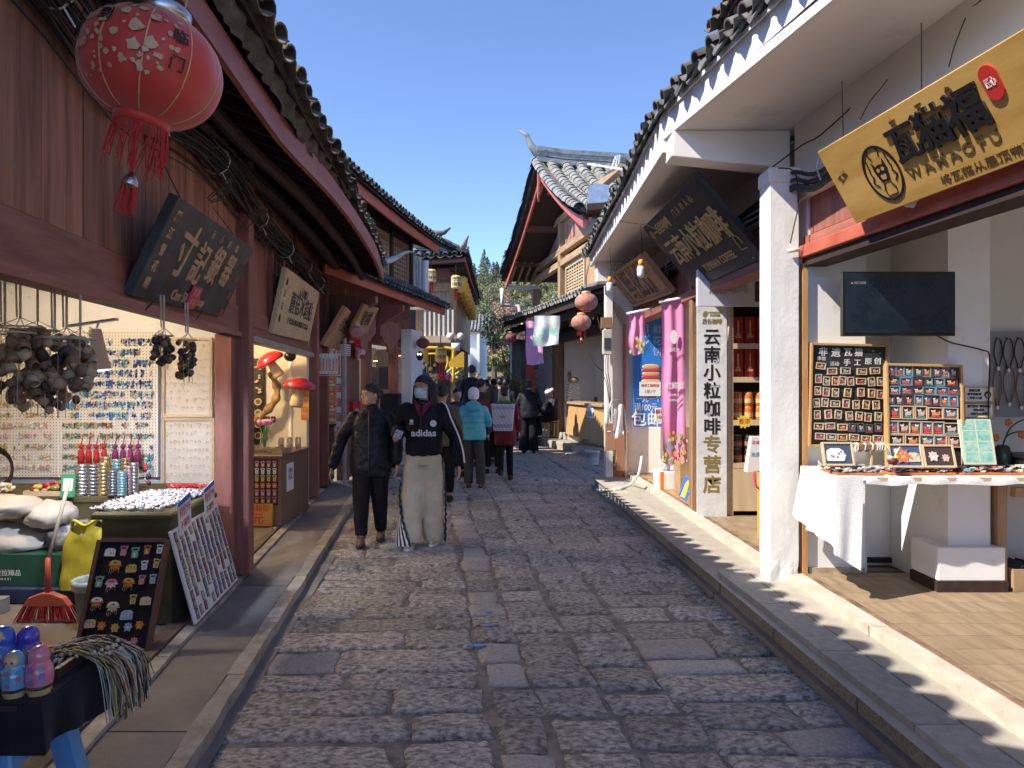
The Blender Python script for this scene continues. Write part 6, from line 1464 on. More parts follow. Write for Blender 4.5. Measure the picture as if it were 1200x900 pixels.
pts = [W(p[0], p[1], 8.7) - V((-3, 8.7, 0)) for p in ((317, 436), (322, 446), (325, 458), (322, 470), (314, 480), (305, 488), (296, 495), (290, 500))]; m.tube(smoothP(pts, 4), [.045 + .012*sin(i*1.3) for i in range(29)], 10); m.build('vine', pm('knobbly vine wood', (.22,.12,.05), (.42,.27,.12), 9, .7, 1, 25, bd=.01), t)
t, w_, h_ = board_thing('charm_board', 'black board of carved wooden charms hanging on the cream wall', 'display', W(284, 521, 8.85), W(309, 521, 8.85), W(284, 420, 8.85), .03, black)
wc = [pm('carved maple', (.45,.30,.15), (.58,.42,.25), 9, .5), pm('dark walnut', (.10,.06,.04), rough=.5)]
for j in range(7):
 for i in range(2):
  c = (-.05 + i*.12, h_/2-.12-j*.14, .012); m = MB()
  if j < 3:
   for k in range(4): m.smooth = True; m.mi(0).ball((c[0]+rg.uniform(-.03,.03), c[1]+rg.uniform(-.05,.05), .02), (.022, .016, .012), 8, 5)
   m.build('carved_charm', wc, t)
  else: m.lathe([(.045, 0), (.045, .014)], 16, T_(c)); m.build('wood_disc', wc, t); n_ = MB(); n_.lathe([(.03, .0145), (.03, .016)], 12, T_(c)); n_.build('burnt_print', wc[1], t)
t, w_, h_ = board_thing('vertical_plaque', 'orange wood plaque lettered in red behind the lower mushroom', 'sign', W(352.5, 492, 8.8), W(362, 492, 8.8), W(352.5, 452, 8.8), .015, oak)
for i, ch in enumerate('菇冰箱贴'): lab(t, ch, .085, red_m, 0, h_/2-.10-i*.10)
for k in range(2):
 t, w_, h_ = board_thing('small_picture', 'small dark framed picture on the cream wall, ' + ('left' if k == 0 else 'right') + ' of the pair', 'picture', W(311+k*6.5, 495, 8.9), W(316+k*6.5, 495, 8.9), W(311+k*6.5, 488, 8.9), .012, pm('plum frame', (.08,.03,.05), rough=.4)); badge(t, 'crit', 0, 0, .02, (pk, bk, sb))
C2 = thing('magnet_counter', 'walnut shop counter with magnet panel at the mushroom shop entrance', 'counter', (-2.66, 7.45, .09))
wal = pm('walnut veneer', (.14,.08,.05), (.22,.13,.085), 2, .5, .1, 20, (1,1,.2))
m = MB(); m.bx(-.24, .24, 0, 1.0, 0, .72); m.build('cabinet', wal, C2, bev=.004); m = MB(); m.bx(-.26, .26, -.03, 1.0, .721, .745); m.build('counter_top', wal, C2, bev=.004)
m = MB(); m.bx(-.23, .2, -.02, -.001, .22, .70); m.build('black_panel', black, C2)
rows = [(pk, bk, wh), (wh, bk, sb), (gd, bk, og), (og, bk, gd), (pk, bk, sb), ((.5,.12,.08), bk, gd)]
for j in range(6):
 for i in range(7): badge(C2, 'cat' if j != 3 else 'crit', 0, 0, .026, rows[j], name='figure_magnet').matrix_local = plane_m((-.195+i*.062, -.021, .655-j*.075), (1,0,0), (0,0,1)) @ Matrix.Diagonal((.028, .033, .06, 1))
t, w_, h_ = board_thing('price_box', 'orange card sign lettered 10 yuan in red at the foot of the magnet counter', 'sign', V((-2.93, 7.40, .095)), V((-2.50, 7.40, .095)), V((-2.93, 7.42, .33)), .1, pm('orange card', (.50,.22,.05), (.58,.28,.08), 3, .6))
lab(t, '蘑菇冰箱贴', .075, red_m, 0, .065, wide=.36); lab(t, '10元', .125, red_m, 0, -.045, off=.002)
t, w_, h_ = board_thing('paper_notice', 'white paper notice taped on the counter side', 'notice', V((-2.417, 7.62, .42)), V((-2.417, 7.86, .42)), V((-2.417, 7.62, .72)), .003, white); lab(t, '扫码\n有礼', .07, flat('purple ink', (.15,.08,.4)), 0, .03)
T2 = thing('wooden_tray', 'wooden tray with compartments on the magnet counter', 'tray', (-2.62, 7.6, .836)); 
m = MB(); m.bx(-.20, .20, -.12, .16, 0, .012); m.build('tray_base', honeyh, T2)
for x in (-.2, -.07, .06, .19): m = MB(); m.bx(x, x+.012, -.12, .16, .012, .06); m.build('divider', honeyh, T2)
m = MB(); m.bx(-.2, .202, -.135, -.121, 0, .065); m.build('tray_side', honeyh, T2); text('ORIGINALS', .045, ink, T2, plane_m((-.02, -.137, .033), (1,0,0), (0,0,1)), ext=.0008)
t = thing('tulip_vase', 'glass vase of pink tulips on the magnet counter', 'vase', (-2.74, 7.85, .836)); m = MB(); m.smooth = True; m.lathe([(.04,0),(.045,.08),(.04,.17),(.05,.2)], 16, cap=False); m.build('glass', pm('clear glass', (.8,.9,.9), rough=.05, trans=.9), t)
m = MB(); m.smooth = True
for k in range(12): a = k*2.4; q = .02+.05*(k/12); m.tube([(0,0,.02), (q*cos(a)*.6, q*sin(a)*.6, .2), (q*cos(a)*1.3, q*sin(a)*1.3, .30)], .004, 4)
m.build('stems', flat('stem green', (.12,.28,.06)), t)
for k in range(12):
 a = k*2.4; q = (.02+.05*(k/12))*1.3; m = MB(); m.smooth = True; m.ball((q*cos(a), q*sin(a), .32), (.022,.022,.032), 8, 6); m.build('tulip', flat('tulip pink', (.68,.25,.42), .6), t)
heap('green_moss_pot', 'low pot of light green succulents beside the tulips', 'plant', (-2.86, 7.62, .836), .06, .05, .07, [flat('succulent', (.25,.38,.10)), flat('succulent2', (.35,.45,.15))], 40, .022)
for k in range(3):
 t = thing('glass_jar', 'glass jar of pink trinkets on the magnet counter, ' + ('left', 'middle', 'right')[k] + ' of three', 'jar', (-2.60+k*.08, 8.0+.05*k, .836)); m = MB(); m.smooth = True; m.lathe([(.032,0),(.034,.12),(.025,.14)], 14, cap=False); m.build('glass', pm('clear glass', (.8,.9,.9)), t); m = MB(); m.lathe([(.026,.005),(.028,.07)], 12); m.build('contents', flat('pink sugar', (.6,.3,.3)), t)
t = thing('dome_camera', 'black dome camera under the shutter rail of the magnet shop', 'camera', tuple(FL.w(8.3, .10, 1.90))); m = MB(); m.smooth = True; m.ball((0,0,0), (.07,.07,.06), 14, 8); m.build('dome', flat('black gloss', (.01,.01,.01), .1), t)

# ------------------------------------------------------------ poster shop and red door shops further on the left
M3 = thing('poster_shop_wall', 'white inner wall of the third left shop behind the orange posters', 'wall', (-2.95, 10.95, 0)); m = MB(); m.bx(-.6, .17, 0, .08, .05, 2.3); m.build('wall_face', plaster, M3)
for j in range(6):
 for i in range(2):
  p0 = W(372+i*11.5, 446+j*14.6, 10.88); t, w_, h_ = board_thing('orange_price_poster', ('left' if i == 0 else 'right') + ' column, ' + ('top', 'second', 'third', 'fourth', 'fifth', 'bottom')[j] + ' orange price poster on the white wall', 'poster', p0, p0 + V((.125,0,0)), p0 + V((0,0,.165)), .004, orange_m if j != 4 else offw, group='orange price posters')
  m = MB(); m.bx(-.045, .045, -.045, .02, 0, .002); m.build('picture', pm('poster picture', (.5,.25,.15), (.7,.6,.5), 40), t); m = MB(); m.bx(-.055, .055, .03, .06, 0, .002); m.build('title_bar', white if j % 2 else yel_m, t)
for j in range(4):
 p0 = W(394.3, 452+j*17, 10.9); t, w_, h_ = board_thing('blue_card', ('top', 'second', 'third', 'bottom')[j] + ' small blue rimmed card on the white door edge', 'card', p0, p0+V((.07,0,0)), p0+V((0,0,.12)), .003, white); m = MB(); m.bx(-.03,.03,-.05,-.03,0,.002); m.build('strip', blue_m, t)
t = thing('drawer_cabinet', 'carved red and green drawer cabinet in the third left shop', 'cabinet', (-2.87, 10.62, .09)); m = MB(); m.bx(-.20, .15, 0, .25, .04, .85); m.build('carcass', pm('dark carved wood', (.06,.03,.02), (.10,.05,.035), 5), t, bev=.006); m = MB(); m.bx(-.22,.17,-.02,.26,.851,.88); m.build('top', darkwood, t); m = MB(); m.prism([(-.2,0),(-.16,0),(-.12,.04),(.07,.04),(.11,0),(.15,0),(.15,.045),(-.2,.045)], 0, .02, Matrix(((1,0,0,0),(0,0,1,0),(0,1,0,0),(0,0,0,1)))); m.build('plinth', darkwood, t)
for j in range(3):
 for i in range(2):
  m = MB(); cx_, cz_ = -.11+i*.17, .17+j*.25; m.bx(cx_-.075, cx_+.075, -.012, -.001, cz_-.1, cz_+.1); d_ = m.build('drawer', pm('dark drawer', (.05,.03,.03), rough=.5), t)
  for k in range(5): a = k*1.257; m = MB(); m.ball((cx_+.035*cos(a), -.014, cz_+.035*sin(a)), (.02,.004,.02), 7, 4); m.build('painted_petal', [red_m, green_m, flat('rose', (.6,.15,.2))][(i+j) % 3], d_)
t = thing('ticket_garland', 'wire rack of red and white striped cards hanging under the tilted signs', 'display', (-2.66, 9.9, 1.80), .15)
for k in range(9): m = MB(); m.bx(-.17+k*.045, -.13+k*.045, -.01+.004*(k % 2), -.006+.004*(k % 2), -.08, .20); m.mi(1).bx(-.16+k*.045, -.14+k*.045, -.014+.004*(k % 2), -.011+.004*(k % 2), -.04, .14); m.build('card_strip', [white, pm('rosy stripe', (.6,.15,.12), (.7,.5,.4), 60)], t)
m = MB(); m.tube([(-.2,0,.2),(.26,0,.2),(.26,0,-.1),(-.2,0,-.1),(-.2,0,.2)], .006, 5); m.tube([(-.17,0,.2),(-.15,.02,.5),(-.08,.02,.5)], .006, 5); m.build('wire_frame', white, t)
t = thing('spiral_stand', 'white wire spinner stand beside the striped cards', 'stand', (-2.50, 10.6, .06)); m = MB(); m.tube([(0,0,0),(0,0,2.2)], .03, 10); m.build('pole', pm('peeling grey pole', (.25,.24,.22), (.45,.43,.40), 5), t)
m = MB()
for k in range(6): m.tube([(.09*cos(a*pi/5), .09*sin(a*pi/5), 1.95+k*.03) for a in range(11)], .006, 4)
m.build('wire_ring', white, t)
uq = lambda px: F2.at(px, 450).x
m = MB(); m.bx(uq(406), uq(424), .05, .08, .06, 2.25); m.build('brown_door', pm('brown door', (.16,.075,.045), (.22,.11,.07), 3, .5), B2)
t, w_, h_ = board_thing('red_shop_banner', 'dark red banner with white characters above the brown door', 'banner', F2.w(uq(411), -.08, 2.0), F2.w(uq(424), -.08, 2.0), F2.w(uq(411), -.08, 2.42), .02, flat('banner red', (.28,.015,.02), .6)); lab(t, '包邮', .2, white, 0, -.08); lab(t, '鲜花饼', .11, white, 0, .12)
t, w_, h_ = board_thing('fire_box', 'bright red fire equipment box with white label by the brown door', 'fire box', F2.w(uq(411), -.04, 1.02), F2.w(uq(420), -.04, 1.02), F2.w(uq(411), -.04, 1.30), .08, flat('fire red', (.6,.02,.03), .4)); lab(t, '消火栓', .07, white, 0, -.02, wide=.16); m = MB(); m.bx(-.09,.09,-.13,-.09,0,.003); m.build('label', white, t)
m = MB(); m.bx(uq(432), uq(461), .35, .38, .06, 2.26); m.build('cream_wall', pm('warm cream wall', (.62,.54,.40)), B2)
t = thing('wall_cabinets', 'two dark square shelf boxes on the cream wall of the far left shop', 'shelf', tuple(F2.w(uq(452), .33, 1.2)), F2.ang)
for z in (0, .38): m = MB(); m.bx(-.17, .17, -.14, 0, z, z+.32); m.build('shelf_box', pm('walnut box', (.12,.075,.05), (.18,.11,.08), 3), t, bev=.004)
t = thing('brass_spotlight', 'small brass spotlight glowing over the shelf boxes', 'lamp', tuple(F2.w(uq(452), .2, 2.0)), 0); m = MB(); m.smooth = True; m.lathe([(.05,0),(.03,.10),(.02,.14)], 12); m.build('shade', gold2, t); m = MB(); m.lathe([(.001,-.003),(.04,-.003)], 12, cap=False); m.build('bulb', flat('lit bulb', (1,.8,.5), emit=(1,.75,.4), es=14), t)
t = thing('black_speaker_box', 'black box standing by the white end wall behind the couple', 'box', (-2.20, 12.9, .06)); m = MB(); m.bx(-.17, .17, -.15, .15, .85, 1.35); m.build('case', black, t, bev=.01); m = MB(); m.bx(-.12,.12,-.1,.1,0,.85); m.build('stand', black, t)
t = thing('security_camera', 'black twin eye camera fixed on the white end wall', 'camera', W(492, 417, 13.4)); m = MB(); m.smooth = True; m.ball((0,0,0), (.07,.06,.09), 10, 7); m.build('housing', black, t)
for sx in (-.025, .025): m = MB(); m.ball((sx, -.058, .03), .015, 8, 5); m.build('lamp_eye', flat('camera light', (1,.95,.6), emit=(1,.95,.6), es=4), t)

# ------------------------------------------------------------ stall under the lantern house
SL = thing('flower_stall', 'dark open stall of small goods under the balcony with yellow piping', 'stall', (-1.75, 16.2, 0))
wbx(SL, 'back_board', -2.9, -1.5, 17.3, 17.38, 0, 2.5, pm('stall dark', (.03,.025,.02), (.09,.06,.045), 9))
wbx(SL, 'table', -2.6, -1.45, 15.7, 16.4, .0, .85, pm('navy table cloth', (.02,.03,.08), rough=.8))
m = MB(); m.smooth = True; m.tube(smoothP([V(p) for p in ((-1.1, -.1, 2.43), (-.1, -.1, 2.40), (.38, -.1, 2.38), (.42, -.1, 2.2), (.42, -.1, 1.6))], 4), .035, 8); m.build('yellow_pipe', flat('yellow pipe', (.70,.42,.02), .4), SL)
m = MB(); m.smooth = True; m.tube(smoothP([V(p) for p in ((-.9, -.12, 2.2), (.2, -.12, 2.25), (.26, -.12, 1.9))], 4), .025, 8); m.build('yellow_pipe', flat('yellow pipe', (.70,.42,.02), .4), SL)
m = MB(); m.prism([(0,0),(.34,0),(.34,.34),(.28,.34),(0,.12)], 0, .04, Matrix.Translation((.35,-.5,1.95)) @ Matrix(((1,0,0,0),(0,0,1,0),(0,1,0,0),(0,0,0,1)))); m.build('yellow_board', flat('ochre board', (.55,.33,.03), .6), SL)
t = thing('floodlight', 'white twin floodlight fixed on the corner post of the timber house', 'lamp', W(534, 396, 16.6)); m = MB(); m.smooth = True
for sx in (-.12, .12): m.lathe([(.02, -.08), (.08, .04), (.09, .06)], 12, T_((sx, 0, .05)) @ Matrix.Rotation(1.9, 4, 'X'))
m.tube([(0,.1,0),(0,0,0)], .02, 6); m.bx(-.1,.1,.0,.04,-.3,-.1); m.build('lamp_heads', white, t)
def bouquet(label, c, r, cols, n=60, name='flower_bunch'):
 t = thing(name, label, 'flowers', c); m = MB(); m.smooth = True
 for i in range(n):
  d_ = V((rg.gauss(0,1), rg.gauss(0,1), rg.gauss(0,1))).normalized()*r*rg.uniform(.5, 1); m.mi(rg.randrange(len(cols))).ball(d_, r*.22, 5, 4)
 m.build('blossoms', cols, t, kind='stuff')
 m = MB(); m.tube([(0,0,-r*2),(0,0,0)], .015, 5); m.build('stalk', darkL[1], t)
bouquet('green and cream flower bunch over the masked woman on the stall', W(508, 444, 15.5), .13, [flat('leafy', (.2,.35,.1)), flat('creamfl', (.7,.6,.4)), flat('rosefl', (.7,.2,.2))])
bouquet('bright red flowers on the stall', W(518, 441, 15.5), .08, [red_m, flat('hot red', (.7,.05,.08))])
bouquet('bright pink flowers on the stall', W(526, 442, 15.5), .08, [flat('hotpink', (.7,.1,.35)), pink_m])
bouquet('pink blossoms beside the corner shop pillar', W(599, 468, 17), .10, [flat('hotpink', (.7,.1,.35)), pink_m])
bouquet('olive green potted foliage on the stall', W(534, 437, 17), .20, [flat('leafy2', (.28,.30,.12)), flat('leafy3', (.38,.36,.2))], 120, 'foliage_bunch')
t = thing('blue_parasol', 'small dark blue parasol at the stall behind the masked woman', 'parasol', W(493, 438, 15.6)); m = MB(); m.lathe([(.32, -.12), (.2, 0), (.001, .08)], 8, cap=False); m.tube([(0,0,-1),(0,0,.08)], .012, 5); m.build('canopy', flat('navy teal cloth', (.02,.12,.18), .7), t)
for k in range(14):
 px, py = rg.uniform(488, 530), rg.uniform(400, 450)
 t = thing('hanging_trinket', 'small hanging trinket in the dark stall under the balcony', 'trinket', W(px, py, 17.1), 0, 'trinkets hanging in the dark stall'); m = MB(); m.smooth = True; m.ball((0,0,0), rg.uniform(.03, .07), 6, 5); m.tube([(0,0,0),(0,0,.3)], .008, 3); m.build('trinket', rg.choice([beads[4], beads[5], beads[9], beads[2], yel_m]), t)
# ------------------------------------------------------------ right row: signs
def signR(BL, BR, TL, v0): p0, p1 = FR.at(*BL, v0), FR.at(*BR, v0); q = FR.up(*TL, p0.x); return FR.m @ p0, FR.m @ p1, FR.m @ q
P0, _, T0 = signR((1003, 262), (1190, 200), (955, 180), .06)
p0 = FR.at(1003, 262, .06); P1 = FR.w(p0.x, .06, p0.z) + V((.115, -1, 0)).normalized()*1.95
t, w_, h_ = board_thing('shop_sign', 'large golden wood sign with black raised characters over the near right shop', 'sign', P0, P1, T0, .03, oak)
o = -w_/2
for ch, x, s_ in (('瓦', .64, .205), ('猫', .84, .215), ('福', 1.045, .22)): lab(t, ch, s_, inkw, o+x, .045, ext=.006, off=.0045, z=.006)
lab(t, 'WAMAOFU', .082, pm('dark bronze letter', (.10,.075,.03), rough=.4), o+.85, -.10, ext=.003, off=.001, sp=1.5, wide=.58)
lab(t, '将瓦猫从屋顶带到身边的原创首创', .050, flat('brown engraved', (.10,.055,.015)), o+1.24, -h_/2+.045, wide=1.02)
for i, ch in enumerate('古瓦鱼'): lab(t, ch, .062, flat('brown engraved', (.10,.055,.015)), o+.63+i*.19, h_/2-.075, sx=.8)
lab(t, '瓦当', .045, flat('brown engraved', (.10,.055,.015)), o+.10, .04, rot=.4)
m = MB(); m.prism([(cos(a*pi/9)*.042, sin(a*pi/9)*.042 + (.035 if 0 <= a <= 9 else -.035)) for a in range(18)], 0, .008, T_((o+1.22, .115, .001))); m.build('red_seal', red_m, t); lab(t, '匠心', .045, white, o+1.22, .115, z=.0095, sx=.6)
m = MB(); n = 40
def ringp(mb, r0, r1, cx, cy, sy=1.22, z0=.001, z1=.005):
 mb.add([(cx+cos(a*2*pi/n)*r, cy+sin(a*2*pi/n)*r*sy, z) for z in (z0, z1) for r in (r0, r1) for a in range(n)],
  [(2*n+a, 3*n+a, 3*n+(a+1) % n, 2*n+(a+1) % n) for a in range(n)] + [(n+a, n+(a+1) % n, 3*n+(a+1) % n, 3*n+a) for a in range(n)] + [(a, 2*n+a, 2*n+(a+1) % n, (a+1) % n) for a in range(n)])
ex, ey = o+.40, -.035; ringp(m, .118, .130, ex, ey); m.build('emblem_ring', inkw, t)
m = MB(); Z = dict(h0=.001, h1=.004); E_ = T_((ex, ey, 0))
m.prism([(-.045,.075),(-.028,.045),(0,.052),(.028,.045),(.045,.075),(.050,.02),(.038,-.02),(.03,-.045),(-.03,-.045),(-.038,-.02),(-.050,.02)], .001, .004, E_); m.build('emblem_head', inkw, t)
m = MB()
for sx in (-1, 1): m.prism([(sx*.018+cos(a)*.012, .022+sin(a)*.012) for a in [k*pi/4 for k in range(8)]], .004, .005, E_)
m.prism([(-.022,-.012),(-.012,-.004),(0,-.012),(.012,-.004),(.022,-.012),(.014,-.034),(-.014,-.034)], .004, .005, E_); m.build('emblem_face', oak, t)
m = MB(); m.tube([E_ @ V(p) for p in ((-.022,-.05,.002),(-.042,-.09,.002),(-.036,-.125,.002),(.036,-.125,.002),(.042,-.09,.002),(.022,-.05,.002))], .0035, 4)
for sx in (-1, 1):
 for k in range(3): m.tube([E_ @ V((sx*(.065+.008*k), -.06+.05*k, .002)), E_ @ V((sx*(.095-.01*k), -.03+.05*k, .002)), E_ @ V((sx*(.075), .0+.05*k, .002))], .0035, 4)
m.tube([E_ @ V(p) for p in ((-.03,.09,.002),(-.045,.12,.002),(-.03,.14,.002))], .003, 4); m.tube([E_ @ V(p) for p in ((.03,.09,.002),(.045,.12,.002),(.03,.14,.002))], .003, 4)
m.build('emblem_lines', inkw, t)
for sx in (.0, .62, 1.35): m = MB(); m.tube([(o+.25+sx, h_/2, -.01), (o+.30+sx, h_/2+.26, -.12)], .003, 4); m.build('hanging_wire', black, t)
# coffee sign
P0, P1, T0 = signR((814, 338), (896, 302), (753, 267), .04)
t, w_, h_ = board_thing('hanging_sign', 'large black sign with gold lettering for Yunnan coffee tilted under the right eave', 'sign', P0, P1, T0, .05, pm('black sign', (.012,.012,.013), (.022,.022,.023), 4, .45))
for i, ch in enumerate('云南小粒咖啡'): lab(t, ch, .33, gold2, -w_/2+.30+i*.275, -.01, ext=.006, off=.004, sx=.84, z=.004)
lab(t, 'YUNNAN COFFEE', .11, gold2, .12, -h_/2+.14, off=.002, sp=1.1, wide=.85)
lab(t, '后谷咖啡', .12, gold2, -.42, h_/2-.13, off=.003); lab(t, 'HOGOOD COFFEE', .032, gold2, -.73, h_/2-.13, wide=.10)
m = MB(); m.prism([(cos(a)*.035, sin(a)*.055) for a in [k*pi/6 for k in range(12)]], 0, .004, T_((-.86, h_/2-.13, .001)) @ Matrix.Rotation(-.4, 4, 'Z')); m.build('bean_logo', gold2, t)
m = MB(); m.tube([(-.88, h_/2-.18, .005), (-.86, h_/2-.13, .007), (-.84, h_/2-.08, .005)], .004, 4); m.build('bean_seam', black, t)
for i, ch in enumerate('冂亓川人心'): lab(t, ch, .085, gold2, .05+i*.13, h_/2-.11)
m = MB(); m.tube([(.78+.05*cos(a), -h_/2+.22+.06*sin(a), .003) for a in [k*pi/6 for k in range(-1, 8)]] + [(.72, -h_/2+.14, .003), (.84, -h_/2+.14, .003)], .004, 4); m.build('bell_logo', gold2, t)
for sx in (-.85, .8): m = MB(); m.lathe([(.012, 0), (.012, .006)], 8, T_((sx, -h_/2+.04, 0))); m.build('bolt', steel, t)
# flower cake wooden sign
P0, P1, T0 = signR((744, 359), (789, 342.6), (714.7, 323), .04)
t, w_, h_ = board_thing('hanging_sign', 'tan wood sign with black characters and raised border beyond the black sign', 'sign', P0, P1, T0, .05, tan_board)
lab(t, '鲜花饼', .62, ink, 0, .02, off=.006, wide=w_*.66); lab(t, '云南特产手工现烤', .09, flat('brown engraved', (.10,.055,.015)), .1, -h_/2+.12)
for i in range(6): lab(t, '川亓人心皿口'[i], .09, flat('brown engraved', (.10,.055,.015)), -w_/2+.2, .2-i*.09, sx=.8)
for a in (-1, 1): m = MB(); m.bx(-w_/2, w_/2, a*(h_/2-.02)-.02, a*(h_/2-.02)+.02, .001, .02); m.build('raised_border', tan_board, t); m = MB(); m.bx(a*(w_/2-.02)-.02, a*(w_/2-.02)+.02, -h_/2+.041, h_/2-.041, .001, .02); m.build('raised_border', tan_board, t)
# bulbs
for px, py, D_, lb in ((751, 312, 8.0, 'white LED bulb in an orange socket hanging before the tan sign'), (714.5, 331, 9.3, 'white LED bulb in an orange socket hanging left of the tan sign, farther one')):
 t = thing('hanging_bulb', lb, 'bulb', W(px, py, D_)); m = MB(); m.smooth = True; m.lathe([(.001,-.13),(.03,-.125),(.042,-.10),(.045,-.02),(.035,.0)], 14, cap=False); m.build('bulb', pm('milk bulb', (.78,.78,.80), rough=.25), t); m = MB(); m.smooth = True; m.lathe([(.034,0),(.03,.05),(.02,.075)], 12); m.build('socket', flat('orange socket', (.75,.33,.04), .4), t); m = MB(); m.tube([(0,0,.07),(.02,0,.16),(.0,.01,3.37-W(px,py,D_).z)], .004, 4); m.build('wire', black, t)
# thick cables on the wall, thin wires, hooks under the soffit
t = thing('wall_cables', 'four thick dark cables clipped along the red panels above the right shops', 'cables', (0,0,0), fr=FR)
for k in range(4):
 z = 2.93 + k*.035; pts = [FR.i @ V((fx(y)+.0 + (-.10 if 4.8 < y < 5.3 else -.03), y, z + .02*sin(y*2+k) - (.05 if y < 4.8 else 0))) for y in (3.9, 4.4, 4.75, 4.88, 5.05, 5.25, 5.6, 6.5, 8, 9.6, 10.9)]
 m = MB(); m.smooth = True; m.tube(smoothP(pts, 3), .014, 7); m.build('cable', cable_m, t)
for y in (4.6, 6.2, 7.2, 8.6): p = FR.i @ V((fx(y)-.05, y, 2.90)); m = MB(); m.tube([p, p+V((0,.03,.08)), p+V((0,.0,.20))], .006, 5); m.build('cable_clip', zinc, t)
t = thing('overhead_wires', 'thin black wires strung under the near right soffit', 'wires', (0,0,0))
for pts in (((1160,5,3.6),(1050,75,4.2),(1012,112,4.4),(962,158,4.75),(940,170,4.9),(905,196,5.1)), ((1150,0,3.4),(1060,72,4.1),(1050,80,4.2)), ((1050,78,4.2),(1035,100,4.1),(1020,118,4.1),(1008,140,4.0)), ((1140,0,3.6),(1120,50,3.4),(1112,78,3.3)), ((1147,0,3.6),(1152,55,3.4)), ((912,197,4.85),(932,202,4.85),(935,240,4.85),(931,262,4.85),(926,285,4.85)), ((725,259,6.4),(745,262,6.2),(758,264,6.0),(778,274,5.9))):
 m = MB(); m.tube(smoothP([W(*p) for p in pts], 3), .005 if len(pts) > 4 else .003, 5); m.build('wire', black, t)
for px, py, D_, lb in ((1024, 60, 4.3, 'rusty iron hook in the near right soffit'), (1053, 74, 4.2, 'small iron hook holding the wires above the golden sign')):
 t = thing('ceiling_hook', lb, 'hook', W(px, py, D_)); m = MB(); m.smooth = True; m.tube([(0,0,.05),(.0,0,-.01),(-.01,0,-.028),(-.03,0,-.03),(-.038,0,-.015)], .006, 6); m.build('hook', bark, t)

# ------------------------------------------------------------ near right shop: television, boards, table
t = thing('television', 'flat black television mounted high on the white wall', 'television', W(1054, 356, 4.46), 0)
m = MB(); m.bx(-.353, .353, 0, .045, -.203, .203); m.build('casing', flat('black gloss', (.01,.01,.01), .1), t, bev=.004)
m = MB(); m.bx(-.343, .343, -.002, -.0005, -.185, .195); m.build('screen', pm('dark screen', (.004,.007,.012), (.012,.022,.036), 5, .12, c3=(.03,.05,.07), s3=4, t3=.62, emit=(.02,.035,.06), es=.03), t)
m = MB(); m.bx(-.1, .1, .045, .40, -.06, .06); m.build('bracket', black, t)
text('▲ 丽江古城', .018, flat('dim caption', (.15,.15,.12), emit=(.2,.2,.15), es=.2), t, plane_m((-.26, -.003, .13), (1,0,0), (0,0,1)), ext=.0003)
m = MB(); m.tube(smoothP([V(p) for p in ((.25,.02,-.2),(.33,.02,-.24),(.42,.03,-.26),(.55,.04,-.29),(.60,.05,-.33),(.60,.06,-.6),(.60,.06,-1.0))], 3), .005, 6); m.build('power_cable', black, t)
def magnet(par, x, y, w2, h2, seed, rot=0, fm=palewood, z=.0, bg=None, d=.012):
 rn = random.Random(seed); key = ('mag', round(w2, 3), round(h2, 3), seed % 9, fm.name)
 if key not in _bc:
  m = MB(); f = .0065
  m.mi(0).bx(-w2, w2, -h2, -h2+f, 0, d); m.bx(-w2, w2, h2-f, h2, 0, d); m.bx(-w2, -w2+f, -h2+f, h2-f, 0, d); m.bx(w2-f, w2, -h2+f, h2-f, 0, d)
  m.mi(1).bx(-w2+f, w2-f, -h2+f, h2-f, 0, d*.5)
  rn2 = random.Random(seed % 9); bw, bh = (w2-f), (h2-f)
  # a small cat shape: head, ears, body, tail, waves
  def P(pts, mi, z0): m.mi(mi).prism([(x_*bw, y_*bh) for x_, y_ in pts], d*.5, d*z0)
  sgn = rn2.choice([-1, 1])
  P([(sgn*.05, .25), (sgn*.55, .2), (sgn*.65, .6), (sgn*.45, .48), (sgn*.2, .5), (sgn*.0, .68)], 2, .72)
  P([(-sgn*.55, -.5), (sgn*.5, -.55), (sgn*.45, .2), (sgn*.1, .3), (-sgn*.35, .1), (-sgn*.7, .45), (-sgn*.75, -.1)], 3, .66)
  P([(-.8, -.85), (.8, -.85), (.6, -.6), (.2, -.72), (-.2, -.58), (-.6, -.72)], 4, .7)
  for k in range(4): a, b = rn2.uniform(-.5, .4), rn2.uniform(-.4, .4); P([(a, b), (a+.16, b-.02), (a+.12, b+.16)], rn2.choice([2, 4]), .78)
  cs = [rn2.choice([(.03,.10,.35), (.05,.14,.30), (.16,.02,.02), (.05,.02,.02), (.03,.12,.20)]), (.72,.68,.60), rn2.choice([(.6,.08,.05), (.7,.25,.06), (.55,.45,.38)]), rn2.choice([(.1,.35,.5), (.5,.35,.12), (.6,.1,.1)])]
  _bc[key] = m.mesh('magnet', [fm] + [flat('enamel %s' % (c,), c, .4) for c in cs])
 return link('magnet', _bc[key], par, T_((x, y, z)) @ Matrix.Rotation(rot, 4, 'Z'))
t, w_, h_ = board_thing('magnet_board', 'tall chalk lettered blackboard full of small wood framed cat magnets', 'display', W(948, 522, 4.93), W(1036, 524, 4.93), W(948, 403, 4.93), .02, pm('blackboard', (.014,.015,.017), (.03,.03,.034), 6, .7))
def wframe(t, w_, h_, mt, fw=.016, d=.02):
 for a in (-1, 1): m = MB(); m.bx(a*(w_/2)-fw/2, a*(w_/2)+fw/2, -h_/2-fw/2, h_/2+fw/2, -.02, d); m.build('frame_side', mt, t, bev=.002); m = MB(); m.bx(-w_/2+fw/2, w_/2-fw/2, a*(h_/2)-fw/2, a*(h_/2)+fw/2, -.02, d-.001); m.build('frame_rail', mt, t, bev=.002)
wframe(t, w_, h_, pm('orange wood frame', (.42,.24,.09), (.52,.32,.14), 3, .5, .2, 30))
